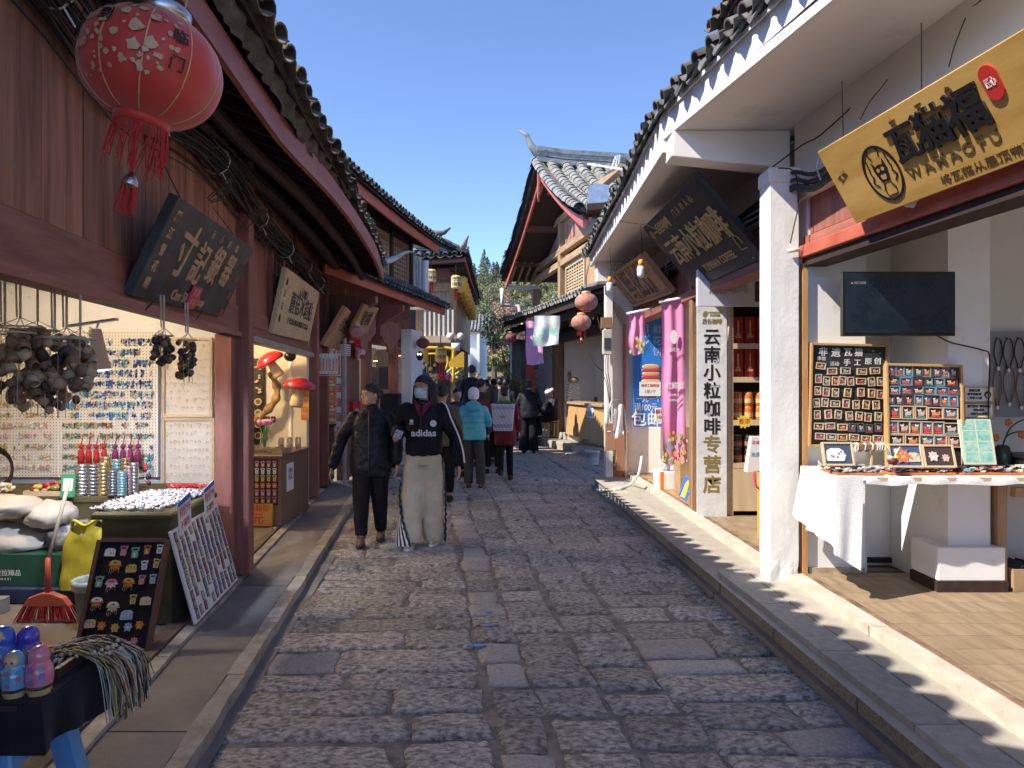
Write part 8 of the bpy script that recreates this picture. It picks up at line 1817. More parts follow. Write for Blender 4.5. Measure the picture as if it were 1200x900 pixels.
for (px0, px1, py0, py1), lb in (((710, 722, 496, 528), 'left brown tin box on the end pillar'), ((722, 737, 506, 552), 'right larger brown tin box beside the red post')):
 t = thing('tin_box', lb, 'box', W((px0+px1)/2, py1, 10.5)); k_ = 10.5/F; m = MB(); m.bx(-(px1-px0)*k_/2, (px1-px0)*k_/2, 0, .12, 0, (py1-py0)*k_); m.build('case', pm('dull brown tin', (.30,.14,.08), (.36,.19,.12), 4, .5), t, bev=.006)
t = thing('handrail', 'grey bent steel handrail at the end of the right row', 'handrail', (0,0,0)); m = MB(); m.smooth = True; m.tube(smoothP([W(*p) for p in ((712,500,10.3),(716,472,10.3),(728,470,10.4),(733,500,10.4),(733,560,10.4))], 3), .016, 7); m.tube([W(712,506,10.3), W(733,508,10.4)], .014, 6); m.build('rail', zinc, t)
t = thing('white_cloth', 'white cloth hung over the bent handrail', 'cloth', W(724, 478, 10.35)); m = MB(); m.smooth = True; m.grid(lambda a, b: ((a-.5)*.13*(1+.2*b), -.03-.02*sin(a*9+b*4), .02-.42*b-.04*sin(a*6)), 10, 12); m.build('cloth', towel, t)
t = thing('water_hose', 'white hose trailing from the cake shop over the kerb', 'hose', (0,0,0)); m = MB(); m.smooth = True; m.tube(smoothP([W(752,535,9.4), W(748,556,9.3), G(738,568,.19), G(722,573,.19), G(700,575,.02)], 5), .016, 7); m.build('hose', white, t)
t = thing('wicker_bundle', 'grey weathered wicker bundle hanging under the far end of the eave', 'ornament', W(722, 362, 10.9)); m = MB(); [m.tube([(-.12+.02*i, 0, .2-.02*i), (.08+.012*i, -.02, -.25+.015*i)], .012, 4) for i in range(9)]; m.build('sticks', greywood, t)

# ------------------------------------------------------------ corner shop
osb = pm('strand board', (.38,.22,.09), (.56,.36,.17), 40, .7, .2, 40, c3=(.26,.14,.06), s3=30, t3=.58)
CS = thing('plywood_counter', 'strand board counter fronting the corner shop above the steps', 'counter', (0,0,0), fr=FG)
ua, ub_ = FG.at(664, 480, .1).x, FG.at(709, 480, .1).x
for i in range(3): a, b = ua + (ub_-ua)*i/3, ua + (ub_-ua)*(i+1)/3; m = MB(); m.bx(min(a,b)+.01, max(a,b)-.01, .06, .12, .341, 1.10); m.build('counter_panel', osb, CS)
m = MB(); m.bx(min(ua,ub_)-.05, max(ua,ub_)+.05, -.35, .18, 1.101, 1.15); m.build('counter_top', honeyh, CS)
def onG(px0, py0, px1, py1, v, *a, **k): p0, p1 = FG.at(px0, py0, v), FG.at(px1, py0, v); q = FG.at(px0, py1, v); return board_thing(*a[:3], FG.w(p0.x, v, p0.z), FG.w(p1.x, v, p0.z), FG.w(p0.x, v, q.z), .02, a[3], **k)
t, w_, h_ = onG(671, 447, 683, 413, -2.0, 'calligraphy_plaque', 'orange wood plaque with three black brush characters on the white wall of the corner shop', 'sign', oak)
for i, ch in enumerate('鸡血藤'): lab(t, ch, h_*.25, ink, 0, h_*.30-i*h_*.3, off=.004)
t, w_, h_ = onG(695, 449, 708, 418, -2.0, 'lattice_panel', 'pale wooden lattice panel on the white wall of the corner shop', 'panel', pm('olive tan panel', (.40,.34,.20))); 
for i in range(6): m = MB(); m.bx(-w_/2+w_*(i+.3)/6, -w_/2+w_*(i+.5)/6, -h_*.42, h_*.42, .001, .015); m.build('lattice_slat', honey, t)
t, w_, h_ = onG(688, 489, 695, 473, .13, 'counter_notice', 'white printed notice taped on the strand board counter', 'notice', white); m = MB(); m.bx(-w_*.4, w_*.4, -h_*.4, -h_*.05, 0, .004); m.build('photo_print', pm('blue grey print', (.1,.12,.25), (.5,.5,.55), 12), t)
for (y0, y1), lb in (((444, 433), 'upper blue and pink price poster on the pale blue wall'), ((455, 445), 'lower blue and pink price poster on the pale blue wall')):
 t, w_, h_ = onG(626, y0, 638, y1, .08, 'price_poster', lb, 'poster', flat('light blue poster', (.30,.50,.75))); m = MB(); m.bx(-w_*.45, w_*.45, -h_*.3, h_*.25, .001, .004); m.build('pink_print', pm('pink print', (.70,.25,.35), (.75,.65,.70), 9), t)
t = thing('shelf_rack', 'grey slatted wire rack on the corner shop counter with a carved animal on top', 'rack', tuple(FG.w(FG.at(672, 460, -.1).x, -.1, 1.151))); t.rotation_euler = (0, 0, FG.ang)
for k in range(7): m = MB(); m.bx(-.22, .22, -.12, .12, k*.065, k*.065+.03); m.build('shelf', zinc, t)
t = thing('carved_animal', 'small brown carved animal on top of the wire rack', 'ornament', tuple(FG.w(FG.at(672, 460, -.1).x, -.1, 1.60))); m = MB(); m.smooth = True; m.ball((0,0,.08), (.14,.07,.08), 10, 6); m.ball((-.1,0,.2), (.06,.05,.07), 8, 6); m.ball((-.13,0,.29), (.015,.01,.04), 5, 4); m.ball((-.08,0,.29), (.015,.01,.04), 5, 4); m.build('carving', pm('driftwood', (.20,.12,.06), (.35,.24,.14), 8), t)
t = thing('yellow_chair', 'thin yellow framed folding chair against the pale blue wall', 'chair', tuple(FG.w(FG.at(633, 490, .5).x, .5, .341))); t.rotation_euler = (0,0,FG.ang)
for x in (-.22, .22): m = MB(); m.tube([(x,-.2,0),(x,-.15,.45),(x,-.25,.95)], .015, 5); m.build('leg', yel_m, t); m = MB(); m.tube([(x,.2,0),(x,.15,.45)], .015, 5); m.build('leg', yel_m, t)
m = MB(); m.bx(-.22,.22,-.18,.18,.44,.47); m.build('seat', yel_m, t); m = MB(); m.bx(-.22,.22,-.26,-.24,.8,.95); m.build('backrest', yel_m, t)
t, w2, H = flag('white banner with green leaf print hanging from the far pent roof', 626, 656, 370, 405, 13.6, pm('green white print', (.78,.80,.76), (.22,.55,.42), 3.2, .8, lo=.5, hi=.62), -.03, pole=False, cat='banner', name='cloth_banner')
t, w2, H = flag('pink and violet printed cloth with a jagged hem under the far pent roof', 616, 636, 376, 427, 15.2, pm('pink violet print', (.82,.38,.58), (.66,.34,.62), 5, .8, c3=(.75,.65,.7), s3=6, t3=.56), .02, pole=False, cat='banner', name='cloth_banner')
t = thing('row_end_wires', 'drooping black wires at the far end of the right eave', 'wires', (0,0,0))
for pts in (((687,338,11.6),(688,320,11.6),(694,300,11.4)), ((700,372,11),(706,392,10.8),(712,384,10.6)), ((690,414,12),(700,430,11.5),(712,437,11)), ((640,400,14),(650,425,15),(657,440,16))): m = MB(); m.tube(smoothP([W(*p) for p in pts], 3), .008, 4); m.build('wire', black, t)
# ------------------------------------------------------------ people
def remeshed(name, mb, mat, par, vox, disp=0, dscale=.12, smooth_=4):
 me = mb.mesh('tmp', mat); o = bpy.data.objects.new('tmp', me); COL.objects.link(o)
 r = o.modifiers.new('r', 'REMESH'); r.mode = 'VOXEL'; r.voxel_size = vox; r.use_smooth_shade = True
 s_ = o.modifiers.new('s', 'SMOOTH'); s_.iterations = smooth_; s_.factor = .5
 if disp:
  tx = bpy.data.textures.new('folds', 'CLOUDS'); tx.noise_scale = dscale; tx.noise_depth = 3
  d_ = o.modifiers.new('d', 'DISPLACE'); d_.texture = tx; d_.strength = disp; d_.mid_level = .5; d_.texture_coords = 'LOCAL'
 bpy.context.view_layer.update(); res = bpy.data.meshes.new_from_object(o.evaluated_get(bpy.context.evaluated_depsgraph_get()))
 bpy.data.objects.remove(o); res.materials.clear(); res.materials.append(mat)
 res.polygons.foreach_set('use_smooth', [True]*len(res.polygons)); return link(name, res, par)
def loft(mb, rings, n=20, sq=1.0):
 """rings: (x, y, z, rx, ry)"""
 b = len(mb.v); mb.smooth = True
 for x, y, z, rx, ry in rings:
  for k in range(n):
   a = 2*pi*k/n; c, s_ = cos(a), sin(a); mb.v.append((x + rx*math.copysign(abs(c)**sq, c), y + ry*math.copysign(abs(s_)**sq, s_), z))
 for i in range(len(rings)-1):
  for k in range(n): k2 = (k+1) % n; mb.face([b+i*n+k, b+i*n+k2, b+(i+1)*n+k2, b+(i+1)*n+k])
 mb.face([b+k for k in range(n)][::-1]); mb.face([b+(len(rings)-1)*n+k for k in range(n)])
def cap_tube(mb, pts, rr, n=12):
 P_ = [V(p) for p in pts]; R_ = list(rr); a = (P_[0]-P_[1]).normalized()*R_[0]*.6; b = (P_[-1]-P_[-2]).normalized()*R_[-1]*.6
 mb.tube([P_[0]+a] + P_ + [P_[-1]+b], [R_[0]*.55] + R_ + [R_[-1]*.55], n)
def hand(mb, wrist, d, side, curl=.5, s=1):
 d = V(d).normalized(); u = V((0, 1, 0)) if abs(d.y) < .8 else V((0,0,1)); u = (u - d*u.dot(d)).normalized(); nrm = d.cross(u)*side   # u: across the knuckles
 w_ = V(wrist); c = w_ + d*.045*s
 for k in (-1.2, -.4, .4, 1.2): mb.tube([w_ + u*k*.011*s, c + u*k*.018*s, c + u*k*.019*s + d*.035*s], [.014*s, .0145*s, .011*s], 8)
 for k, L in ((-1.5, .030), (-.5, .035), (.5, .038), (1.5, .034)):
  p0 = c + u*k*.019*s + d*.035*s; p1 = p0 + (d*cos(curl*.6) - nrm*sin(curl*.6))*L*s; p2 = p1 + (d*cos(curl*1.5) - nrm*sin(curl*1.5))*L*.8*s; p3 = p2 + (d*cos(curl*2.1) - nrm*sin(curl*2.1))*L*.55*s
  cap_tube(mb, [p0 - d*.01, p0, p1, p2, p3], [.0095*s, .0092*s, .0085*s, .0078*s, .0068*s], 8)
 t0 = w_ + u*.022*s + d*.018*s; t1 = t0 + (u*.7 + d*.7 - nrm*.3).normalized()*.035*s; t2 = t1 + (d - nrm*.5).normalized()*.03*s; cap_tube(mb, [t0, t1, t2], [.012*s, .0105*s, .009*s], 8)
hairm = pm('black brown hair', (.007,.005,.005), (.02,.014,.011), 40, .5, .5, 90, (8,8,1))
lip = flat('lips', (.40,.13,.11), .4); eyew = flat('eye white', (.62,.60,.57), .3); iris = flat('dark iris', (.03,.018,.012), .2)
def person(label, loc, rz, H=1.62, arms=None, legs=None, top=None, pants=None, shoes=None, hair='short', turn=(0, 0, 0), vox=.014, face=False, hipz=.86, mask=False, glasses=False, group=None, lean=0, skinc=None, hat=None, finger=True):
 t = thing('person', label, 'person', loc, rz, group); s = H/1.65; t.scale = (s, s, s)
 arms = arms or (((-.235, .02, 1.08), (-.25, -.06, .86)), ((.235, .02, 1.08), (.25, -.06, .86)))
 legs = legs or (((-.10, -.02, .47), (-.10, .02, .09)), ((.10, -.02, .47), (.10, .02, .09)))
 sk = skinc or skin_m; nz = 1.43
 R = T_((0, 0, nz)) @ Euler(turn).to_matrix().to_4x4() @ T_((0, 0, -nz)); hd = MB()
 # head: skull and face rings (front is -y)
 loft(hd, [(0,-.055,1.435,.018,.016), (0,-.052,1.445,.034,.034), (0,-.040,1.462,.050,.056), (0,-.022,1.485,.061,.075), (0,-.010,1.515,.069,.087), (0,-.002,1.545,.073,.094), (0,.002,1.575,.074,.096), (0,.006,1.605,.069,.090), (0,.010,1.63,.054,.070), (0,.010,1.645,.032,.042), (0,.010,1.65,.008,.01)], 24, .93)
 hd.tube([(0,-.092,1.560), (0,-.104,1.535), (0,-.113,1.515), (0,-.098,1.505)], [.007,.010,.014,.010], 8)       # nose
 for sx in (-1, 1): hd.ball((sx*.011, -.098, 1.509), (.010,.011,.008), 8, 6); hd.ball((sx*.043, -.068, 1.515), (.022,.020,.020), 10, 8); hd.ball((sx*.075, .012, 1.535), (.008,.019,.030), 8, 6, (0,0,sx*.3))
 hd.ball((0, -.084, 1.478), (.025,.014,.012), 10, 6); hd.ball((0, -.078, 1.452), (.020,.015,.014), 10, 6); hd.tube([(-.05,-.078,1.570), (0,-.092,1.573), (.05,-.078,1.570)], .010, 8)
 b = MB(); b.smooth = True; b.join(hd, R)
 b.tube([(0,.018,1.32), (0,.008,1.40), tuple(R @ V((0,.0,1.47)))], [.065,.052,.050], 16)
 loft(b, [(0,.0,.80,.13,.09), (0,.0,.90,.135,.095), (0,0,1.05,.115,.085), (0,0,1.22,.145,.095), (0,.01,1.34,.13,.075), (0,.015,1.39,.06,.05)])
 for (e, h), sx in zip(arms, (-1, 1)):
  e, h = V(e), V(h); sh = V((sx*.155, .01, 1.335)); f = (h-e).normalized(); cap_tube(b, [sh, sh.lerp(e, .5), e, e.lerp(h, .35), h], [.046,.042,.036,.036,.023]); 
  if finger: hand(b, h, f, sx, .45)
  else: b.ball(h + f*.06, (.03,.03,.045), 8, 6)
 for (k, a), sx in zip(legs, (-1, 1)):
  k, a = V(k), V(a); hp = V((sx*.075, 0, hipz)); cap_tube(b, [hp, hp.lerp(k, .5), k, k.lerp(a, .35), a], [.078,.068,.050,.052,.034]); b.tube([a + V((0,.02,-.03)), a + V((0,-.06,-.055))], [.026,.024], 8)
 remeshed('body', b, sk, t, min(vox, .0085) if face else vox, smooth_=3)
 # upper garment
 tm, hem, bulk, slv = top['mat'], top['hem'], top.get('bulk', 0), top.get('slv', .052); g = MB(); g.smooth = True; w0 = top.get('hemw', .165)
 loft(g, [(0,0,hem,w0-.012+bulk,.115+bulk), (0,0,hem+.02,w0+bulk,.125+bulk), (0,-.005,hem+.10,w0+.004+bulk,.13+bulk), (0,0,1.12,.158+bulk*.8,.125+bulk*.8), (0,.0,1.25,.170+bulk*.6,.122+bulk*.6), (0,.008,1.33,.160+bulk*.4,.098+bulk*.4), (0,.012,1.375,.115+bulk*.2,.078+bulk*.2), (0,.012,1.405,.072,.066)], 28, .9)
 for (e, h), sx in zip(arms, (-1, 1)):
  e, h = V(e), V(h); sh = V((sx*(.150+bulk*.3), .01, 1.325)); f = (h-e).normalized(); w3 = h - f*top.get('cuff', .0); cap_tube(g, [sh, sh.lerp(e, .5), e, e.lerp(w3, .5), w3 - f*.02, w3], [slv*1.18, slv*1.12, slv, slv*.95, slv*.86, slv*.66], 14)
 if top.get('collar'): loft(g, [(0,.012,1.39,.074,.068), (0,.010,1.44,.068,.063), (0,.008,1.45,.062,.058)], 20)
 jk = remeshed('jacket' if not top.get('name') else top['name'], g, tm, t, vox*.9, top.get('disp', .018), top.get('ds', .10))
 # trousers
 pm_, rk, ra, pz = pants['mat'], pants.get('rk', .075), pants.get('ra', .06), pants.get('z', .06); q = MB(); q.smooth = True
 loft(q, [(0,0,hipz-.07,.148,.118), (0,0,hipz,.160,.128), (0,0,hipz+.09,.150,.115), (0,0,max(hipz+.15, hem+.05),.135,.105)], 24)
 for (k, a), sx in zip(legs, (-1, 1)):
  k, a = V(k), V(a); hp = V((sx*.078, 0, hipz)); lo_ = a + (k-a).normalized()*(pz-.03) if pz > .03 else a + V((0,0,-.03)); q.tube([hp + V((0,0,.03)), hp.lerp(k, .45), k, k.lerp(lo_, .55), lo_], [.088, pants.get('rt', .085), rk, (rk+ra)/2, ra], 16)
 remeshed('trousers', q, pm_, t, vox*.9, pants.get('disp', .012), .12)
 for (k, a), sx in zip(legs, (-1, 1)):
  a = V(a); z0 = a.z - .09; m = MB(); m.smooth = True; fy = shoes.get('dy', 0)
  m.tube([(a.x, a.y+.02, a.z+shoes.get('top', -.01)), (a.x, a.y+.02, a.z-.02)], [.050, .050], 12); loft(m, [(a.x, a.y-.045, z0+.022, .044, .115), (a.x, a.y-.045, z0+.045, .043, .112), (a.x, a.y-.02, z0+.07, .036, .078), (a.x, a.y+.015, z0+.09, .034, .045)], 16)
  remeshed('shoe', m, shoes['mat'], t, .010 if vox < .012 else vox); m = MB(); loft(m, [(a.x, a.y-.045, z0, .046, .118), (a.x, a.y-.045, z0+.026, .047, .120)], 16); m.build('sole', shoes.get('sole', black), t)
 # hair
 m = MB(); m.smooth = True
 def hr(a, bb):
  th, ph = a*2*pi, (bb-.5)*pi; d_ = V((cos(ph)*sin(th), -cos(ph)*cos(th), sin(ph)))
  fc = d_.y < -.34 - .3*max(0, d_.z) and d_.z < .30 - .30*abs(d_.x); low = d_.z < -.30 - .55*max(0, d_.y) and hair != 'long'
  k = .80 if (fc or low) else (1.13 if hair == 'long' else 1.08) + .015*noise.noise(d_*9)
  if abs(d_.x) > .8 and d_.z < -.05 and d_.y < .12 and hair != 'long': k = .84
  return R @ (V((0, .008, 1.560)) + V((d_.x*.077, d_.y*.098, d_.z*.094))*k)
 m.grid(hr, 40, 30)
 if hair == 'bun': m.ball(R @ V((0, .115, 1.56)), (.035,.04,.045), 10, 8)
 m.build('hair', hairm, t)
 if hair == 'long':
  m = MB(); m.smooth = True
  def cu(a, bb):
   th = -2.35 + a*4.7; f_ = 1 + .32*bb; lk = .014*sin(a*47)*(.3+bb) + .008*sin(a*111); rx, ry = (.086+.026*min(1, bb*5))*f_, .108*(1+.05*bb)
   p = R @ V((sin(th)*(rx+lk*.4), .012 + cos(th)*(ry+lk*.4)*(1 if cos(th) > 0 else .7), 1.60)); p.z = 1.60 - bb*(.30 + .02*sin(a*31)); p.y += .02*bb; return p
  m.grid(cu, 90, 16)
  o = m.build('hair_lengths', hairm, t); so_ = o.modifiers.new('s', 'SOLIDIFY'); so_.thickness = .012
 if hat: m = MB(); m.smooth = True; m.lathe([(p.x, p.z) for p in smoothP([V(q_) for q_ in hat[1]], 3)], 24, R @ T_((0,.005,1.56)) @ Matrix.Diagonal((.92, 1.08, 1, 1)), rib=lambda a: 1+.01*sin(a*16)); m.build(hat[2] if len(hat) > 2 else 'hat', hat[0], t)
 if face:
  for sx in (-1, 1):
   for nm, mt, c, r_ in (('eye', eyew, (sx*.030,-.0835,1.545), (.0125,.008,.0062)), ('iris', iris, (sx*.030,-.0895,1.545), (.0058,.003,.0055))): m = MB(); m.smooth = True; m.ball(c, r_, 12, 8); m.join(MB()); x_ = MB(); x_.join(m, R); x_.build(nm, mt, t)
   for nm, pts, r_ in (('eyebrow', ((sx*.014,-.094,1.565), (sx*.032,-.092,1.571), (sx*.050,-.080,1.564)), .0028), ('eyelid', ((sx*.016,-.090,1.549), (sx*.030,-.0925,1.5525), (sx*.045,-.083,1.548)), .0022)): m = MB(); m.smooth = True; m.tube([R @ V(p) for p in pts], r_, 6); m.build(nm, hairm, t)
  if not mask:
   m = MB(); m.smooth = True; m.tube([R @ V(p) for p in ((-.024,-.089,1.480), (-.010,-.098,1.484), (0,-.099,1.481), (.010,-.098,1.484), (.024,-.089,1.480))], [.002,.0045,.004,.0045,.002], 8); m.tube([R @ V(p) for p in ((-.018,-.092,1.476), (0,-.098,1.472), (.018,-.092,1.476))], [.002,.0055,.002], 8); m.build('mouth', lip, t)
  if glasses:
   m = MB()
   for sx in (-1, 1): m.tube([R @ V((sx*.033+.024*cos(a*pi/8), -.106+.012*abs(cos(a*pi/8))*(1 if cos(a*pi/8)*sx > 0 else 0), 1.543+.019*sin(a*pi/8))) for a in range(17)], .0014, 4); m.tube([R @ V(p) for p in ((sx*.056,-.094,1.548), (sx*.078,-.03,1.550), (sx*.080,.02,1.545))], .0016, 4)
   m.tube([R @ V((-.010,-.106,1.548)), R @ V((.010,-.106,1.548))], .0015, 4); m.build('glasses', flat('brown wire', (.12,.07,.05), .3), t)
 if mask:
  m = MB(); m.smooth = True
  def mk(a, bb): u = (a-.5)*2; z = 1.532 - bb*.095; d_ = .020*sin(pi*bb)*(1-u*u) + .004*sin(bb*19)*(1-u*u); return R @ V((u*.066, -.112 - d_ + .058*u*u + .012*bb*(1 if bb > .7 else 0), z))
  m.grid(mk, 16, 14); m.build('face_mask', pm('pale blue mask', (.42,.60,.68), (.48,.66,.73), 9, .8), t)
  m = MB()
  for sx in (-1, 1): m.tube([R @ V(p) for p in ((sx*.064,-.058,1.53), (sx*.078,.0,1.55), (sx*.080,.02,1.53), (sx*.064,-.055,1.45))], .0018, 4)
  m.build('ear_loop', white, t)
 return t
pblack = pm('black padded nylon', (.004,.005,.008), (.009,.010,.016), 7, .6, .2, 30, spec=.3); ptrk = pm('black track cloth', (.006,.006,.008), (.014,.014,.017), 6, .75, .2, 60, spec=.3); pdark = pm('black trouser cloth', (.005,.005,.007), (.011,.010,.013), 6, .85, .2, 60, spec=.25)
beige_t = pm('beige trouser cloth', (.58,.47,.33), (.68,.57,.42), 5, .8, .2, 40)
# woman with glasses in black
A = V((-1.40, 7.05, 0)); a_ = person('woman with glasses and tied hair in black padded jacket and trousers looking aside', A, radians(4), 1.575,
 arms=(((-.30, .02, 1.10), (-.385, -.05, .80)), ((.27, .03, 1.08), (.27, -.02, .83))), legs=(((-.085, -.12, .48), (-.08, -.16, .10)), ((.085, .02, .47), (.09, .12, .11))),
 top=dict(mat=pblack, hem=.70, bulk=.040, slv=.064, collar=True, disp=.03, ds=.07, hemw=.17), pants=dict(mat=pdark, rk=.088, ra=.060, z=.045, rt=.105), shoes=dict(mat=pm('brown suede', (.10,.06,.045), (.16,.10,.075), 8, .9), top=.05), hair='bun', turn=(0, 0, radians(-48)), vox=.009, face=True, glasses=True)
m = MB(); m.smooth = True; m.tube([(0, -.155, 1.37), (0, -.185, 1.2), (0, -.19, .95), (0, -.18, .71)], .006, 6); m.build('zip', flat('dark zip', (.04,.04,.045), .4), a_); m = MB(); m.smooth = True; m.ball((0, -.058, 1.375), (.042,.030,.024), 12, 8); m.build('maroon_collar', flat('maroon knit', (.05,.006,.012), .9), a_)
# masked woman in adidas track jacket
B_ = V((-.86, 6.92, 0)); b_ = person('woman in blue mask wearing black track top with white lettering and beige wide trousers', B_, radians(-3), 1.66,
 arms=(((-.27, .09, 1.12), (-.215, -.175, 1.085)), ((.30, .03, 1.08), (.345, -.04, .80))), legs=(((-.10, -.06, .48), (-.115, -.10, .09)), ((.085, -.02, .47), (.09, .06, .10))),
 top=dict(mat=ptrk, hem=.885, bulk=.026, slv=.073, collar=False, disp=.032, ds=.09, hemw=.150), pants=dict(mat=beige_t, rk=.100, ra=.110, z=.02, rt=.108, disp=.03), shoes=dict(mat=pm('beige sneaker', (.42,.33,.22), (.55,.47,.36), 9, .7), sole=offw, top=.02), hair='long', turn=(0, 0, radians(-24)), vox=.009, face=True, mask=True, glasses=True)
maroon = flat('maroon collar cloth', (.17,.012,.05), .8)
m = MB(); m.smooth = True
for sx in (-1, 1): m.grid(lambda a, q: V((sx*(.012 + .075*a), -.105 - .035*q + .075*a*a*1.2, 1.36 + .075*a - .10*q*(1-a*.55))), 8, 6)
m.tube([(0,-.150,1.30), (0,-.163,1.22), (0,-.168,1.15)], .005, 5); o = m.build('collar', maroon, b_); sd = o.modifiers.new('s', 'SOLIDIFY'); sd.thickness = .008
m = MB(); m.smooth = True; m.ball((0,-.04,1.385), (.056,.050,.035), 12, 8); m.build('black_shirt', black, b_)
def wrap_text(s, size, mt, x0, z0, par, curve=.55, wide=None, yb=-.176):
 o = text(s, size, mt, par, Matrix.Identity(4), ext=.0006, off=.0022, wide=wide); me = o.data
 for v in me.vertices: x, y, z = v.co; X = x0 + x; v.co = (X, yb + X*X*curve*2 - z, z0 + y)
 me.update(); return o
wrap_text('adidas', .088, flat('white print', (.72,.72,.72), .6), .028, 1.105, b_, wide=.235, yb=-.179)
m = MB()
for a in (-.62, 0, .62): m.prism([(sin(a+k*.001)*.0 + .010*cos(q)*cos(a) + sin(a)*(.014+.016*sin(q)), cos(a)*(.014+.016*sin(q)) - .010*cos(q)*sin(a)) for q, k in [(j*pi/5, j) for j in range(10)]], 0, .001, plane_m((-.088, -.166, 1.207), (1,-.25,0), (0,0,1)))
for k in range(3): m.prism([(-.022,-.006-k*.007), (.022,-.006-k*.007), (.022,-.003-k*.007), (-.022,-.003-k*.007)], .001, .002, plane_m((-.088, -.167, 1.207), (1,-.25,0), (0,0,1)))
m.build('trefoil_logo', flat('white print', (.72,.72,.72)), b_)
m = MB(); m.lathe([(.031, 0), (.031, .0015)], 24, plane_m((.118, -.154, 1.197), (1,.35,0), (0,0,1))); m.build('round_patch', flat('white print', (.72,.72,.72)), b_); text('1972', .014, ink, b_, plane_m((.118, -.157, 1.197), (1,.35,0), (0,0,1)), ext=.0003)
for k in range(3):
 m = MB(); m.smooth = True; pts = [(.17,.0,1.405), (.225,-.028,1.36), (.268,-.045,1.25), (.335,-.048,1.10), (.385,-.065,.95), (.405,-.078,.82)]
 m.tube(smoothP([V((x + .004, y - .021*(k-1) - .024 + (.012 if i == 0 else 0), z)) for i, (x, y, z) in enumerate(pts)], 4), .0052, 5); m.build('white_stripe', white, b_)
# side panels of the trousers: dark lace edge and stripes
for sx in (-1, 1):
 W_ = 1.75 if sx < 0 else .45
 def pq(a, q, o=0):
  ph = pi + .05 + W_*q*a if sx < 0 else -.05 - W_*q*a; c = V((-.095, -.03, .62)).lerp(V((-.115, -.10, .045)), q) if sx < 0 else V((.085, .0, .62)).lerp(V((.09, .06, .05)), q); r = .124 + .012*q + o
  return c + V((cos(ph)*r, sin(ph)*r, 0))
 pan = MB(); pan.smooth = True; pan.mi(0).grid(lambda a, q: pq(a, q), 8, 12)
 for k in range(5): pan.mi(1).grid(lambda a, q: pq(.06 + k*.2 + a*.10, q, .003), 2, 12)
 pan.build('striped_side_panel', [black, white], b_)
 m = MB(); m.tube([pq(1, i/24, .002) + V((.006*sin(i*2.1), 0, 0)) for i in range(25)], [.008 + .005*(i % 2) for i in range(25)], 5); m.build('lace_trim', black, b_)
t = thing('phone', 'phone with bright case in the masked woman\'s hand', 'phone', (-1.06, 6.60, 1.10)); t.rotation_euler = (.5, .3, .4); m = MB(); m.bx(-.036, .036, -.005, .005, -.03, .06); m.build('phone_body', pm('pattern case', (.05,.08,.3), (.7,.7,.75), 60, .3), t, bev=.003)
# woman in turquoise jacket from behind
tq = pm('turquoise quilted nylon', (.05,.36,.45), (.09,.47,.56), 5, .55, .2, 20); navy = pm('navy sleeve', (.02,.03,.12), rough=.7)
c = G(555, 571); c_ = person('person seen from behind in turquoise quilted jacket and white knitted hat', c, radians(178), 1.50, arms=(((-.26, .02, 1.12), (-.235, -.13, .90)), ((.26, .02, 1.12), (.235, -.13, .90))), legs=(((-.11, .0, .47), (-.12, .0, .09)), ((.09, -.05, .47), (.09, -.02, .09))),
 top=dict(mat=tq, hem=.80, bulk=.045, slv=.062, cuff=.16, disp=.02, collar=True), pants=dict(mat=pm('dark grey brown trousers', (.03,.027,.026), (.05,.045,.043), 5, .8), rk=.085, ra=.075, z=.03), shoes=dict(mat=pm('tan boot', (.20,.12,.06), rough=.8)), vox=.012, hat=(pm('white knit', (.70,.67,.72), (.80,.78,.82), 40, .9, .4, 60), ((.088,0,-.075), (.102,0,-.02), (.100,0,.05), (.075,0,.10), (.03,0,.125), (.001,0,.13)), 'knitted_hat'), finger=False)
m = MB(); m.smooth = True; loft(m, [(0,.10,1.27,.06,.03), (0,.12,1.30,.12,.05), (0,.11,1.37,.14,.07), (0,.07,1.43,.11,.06), (0,.05,1.45,.05,.03)]); remeshed('hood', m, tq, c_, .012)
for sx in (-1, 1): m = MB(); m.smooth = True; m.tube([(sx*.255,-.03,1.07), (sx*.235,-.13,.91)], [.052,.045], 12); m.build('sleeve', navy, c_)
for z in (.90, 1.0, 1.10, 1.20): m = MB(); m.smooth = True; m.tube([((.203+.01*(z < 1))*sin(a*pi/12), .168*cos(a*pi/12), z) for a in range(-11, 12)], .0045, 5); m.build('quilt_seam', pm('turquoise seam', (.03,.24,.32)), c_)
# woman in dark red coat carrying a basket
c = G(592, 562); rc_ = pm('dark red wool coat', (.13,.010,.018), (.19,.022,.03), 6, .9, .3, 60)
r_ = person('person from behind in dark red coat and black cap carrying a woven back basket', c, radians(176), 1.53, arms=(((-.25, .03, 1.10), (-.25, -.06, .86)), ((.26, .03, 1.10), (.30, -.03, .84))), legs=(((-.075, -.03, .47), (-.09, .0, .09)), ((.075, .08, .50), (.06, .26, .20))),
 top=dict(mat=rc_, hem=.62, bulk=.03, slv=.056, disp=.015, name='coat'), pants=dict(mat=pdark, rk=.065, ra=.055, z=.03), shoes=dict(mat=black), vox=.012, hat=(black, ((.086,0,-.03), (.094,0,.02), (.082,0,.075), (.04,0,.10), (.001,0,.105)), 'cap'))
for k in range(2): m = MB(); m.smooth = True; m.tube([(-.255,-.0,1.13-.03*k), (-.256,.06,1.13-.03*k), (-.24,.09,1.13-.03*k)], .007, 5); m.build('sleeve_stripe', white, r_)
t = thing('back_basket', 'woven white plastic basket with coloured diamonds and green leaves inside', 'basket', (c.x-.03, c.y-.30, .83), radians(-4))
bm = MB(); bm.smooth = False; N1, N2 = 22, 16
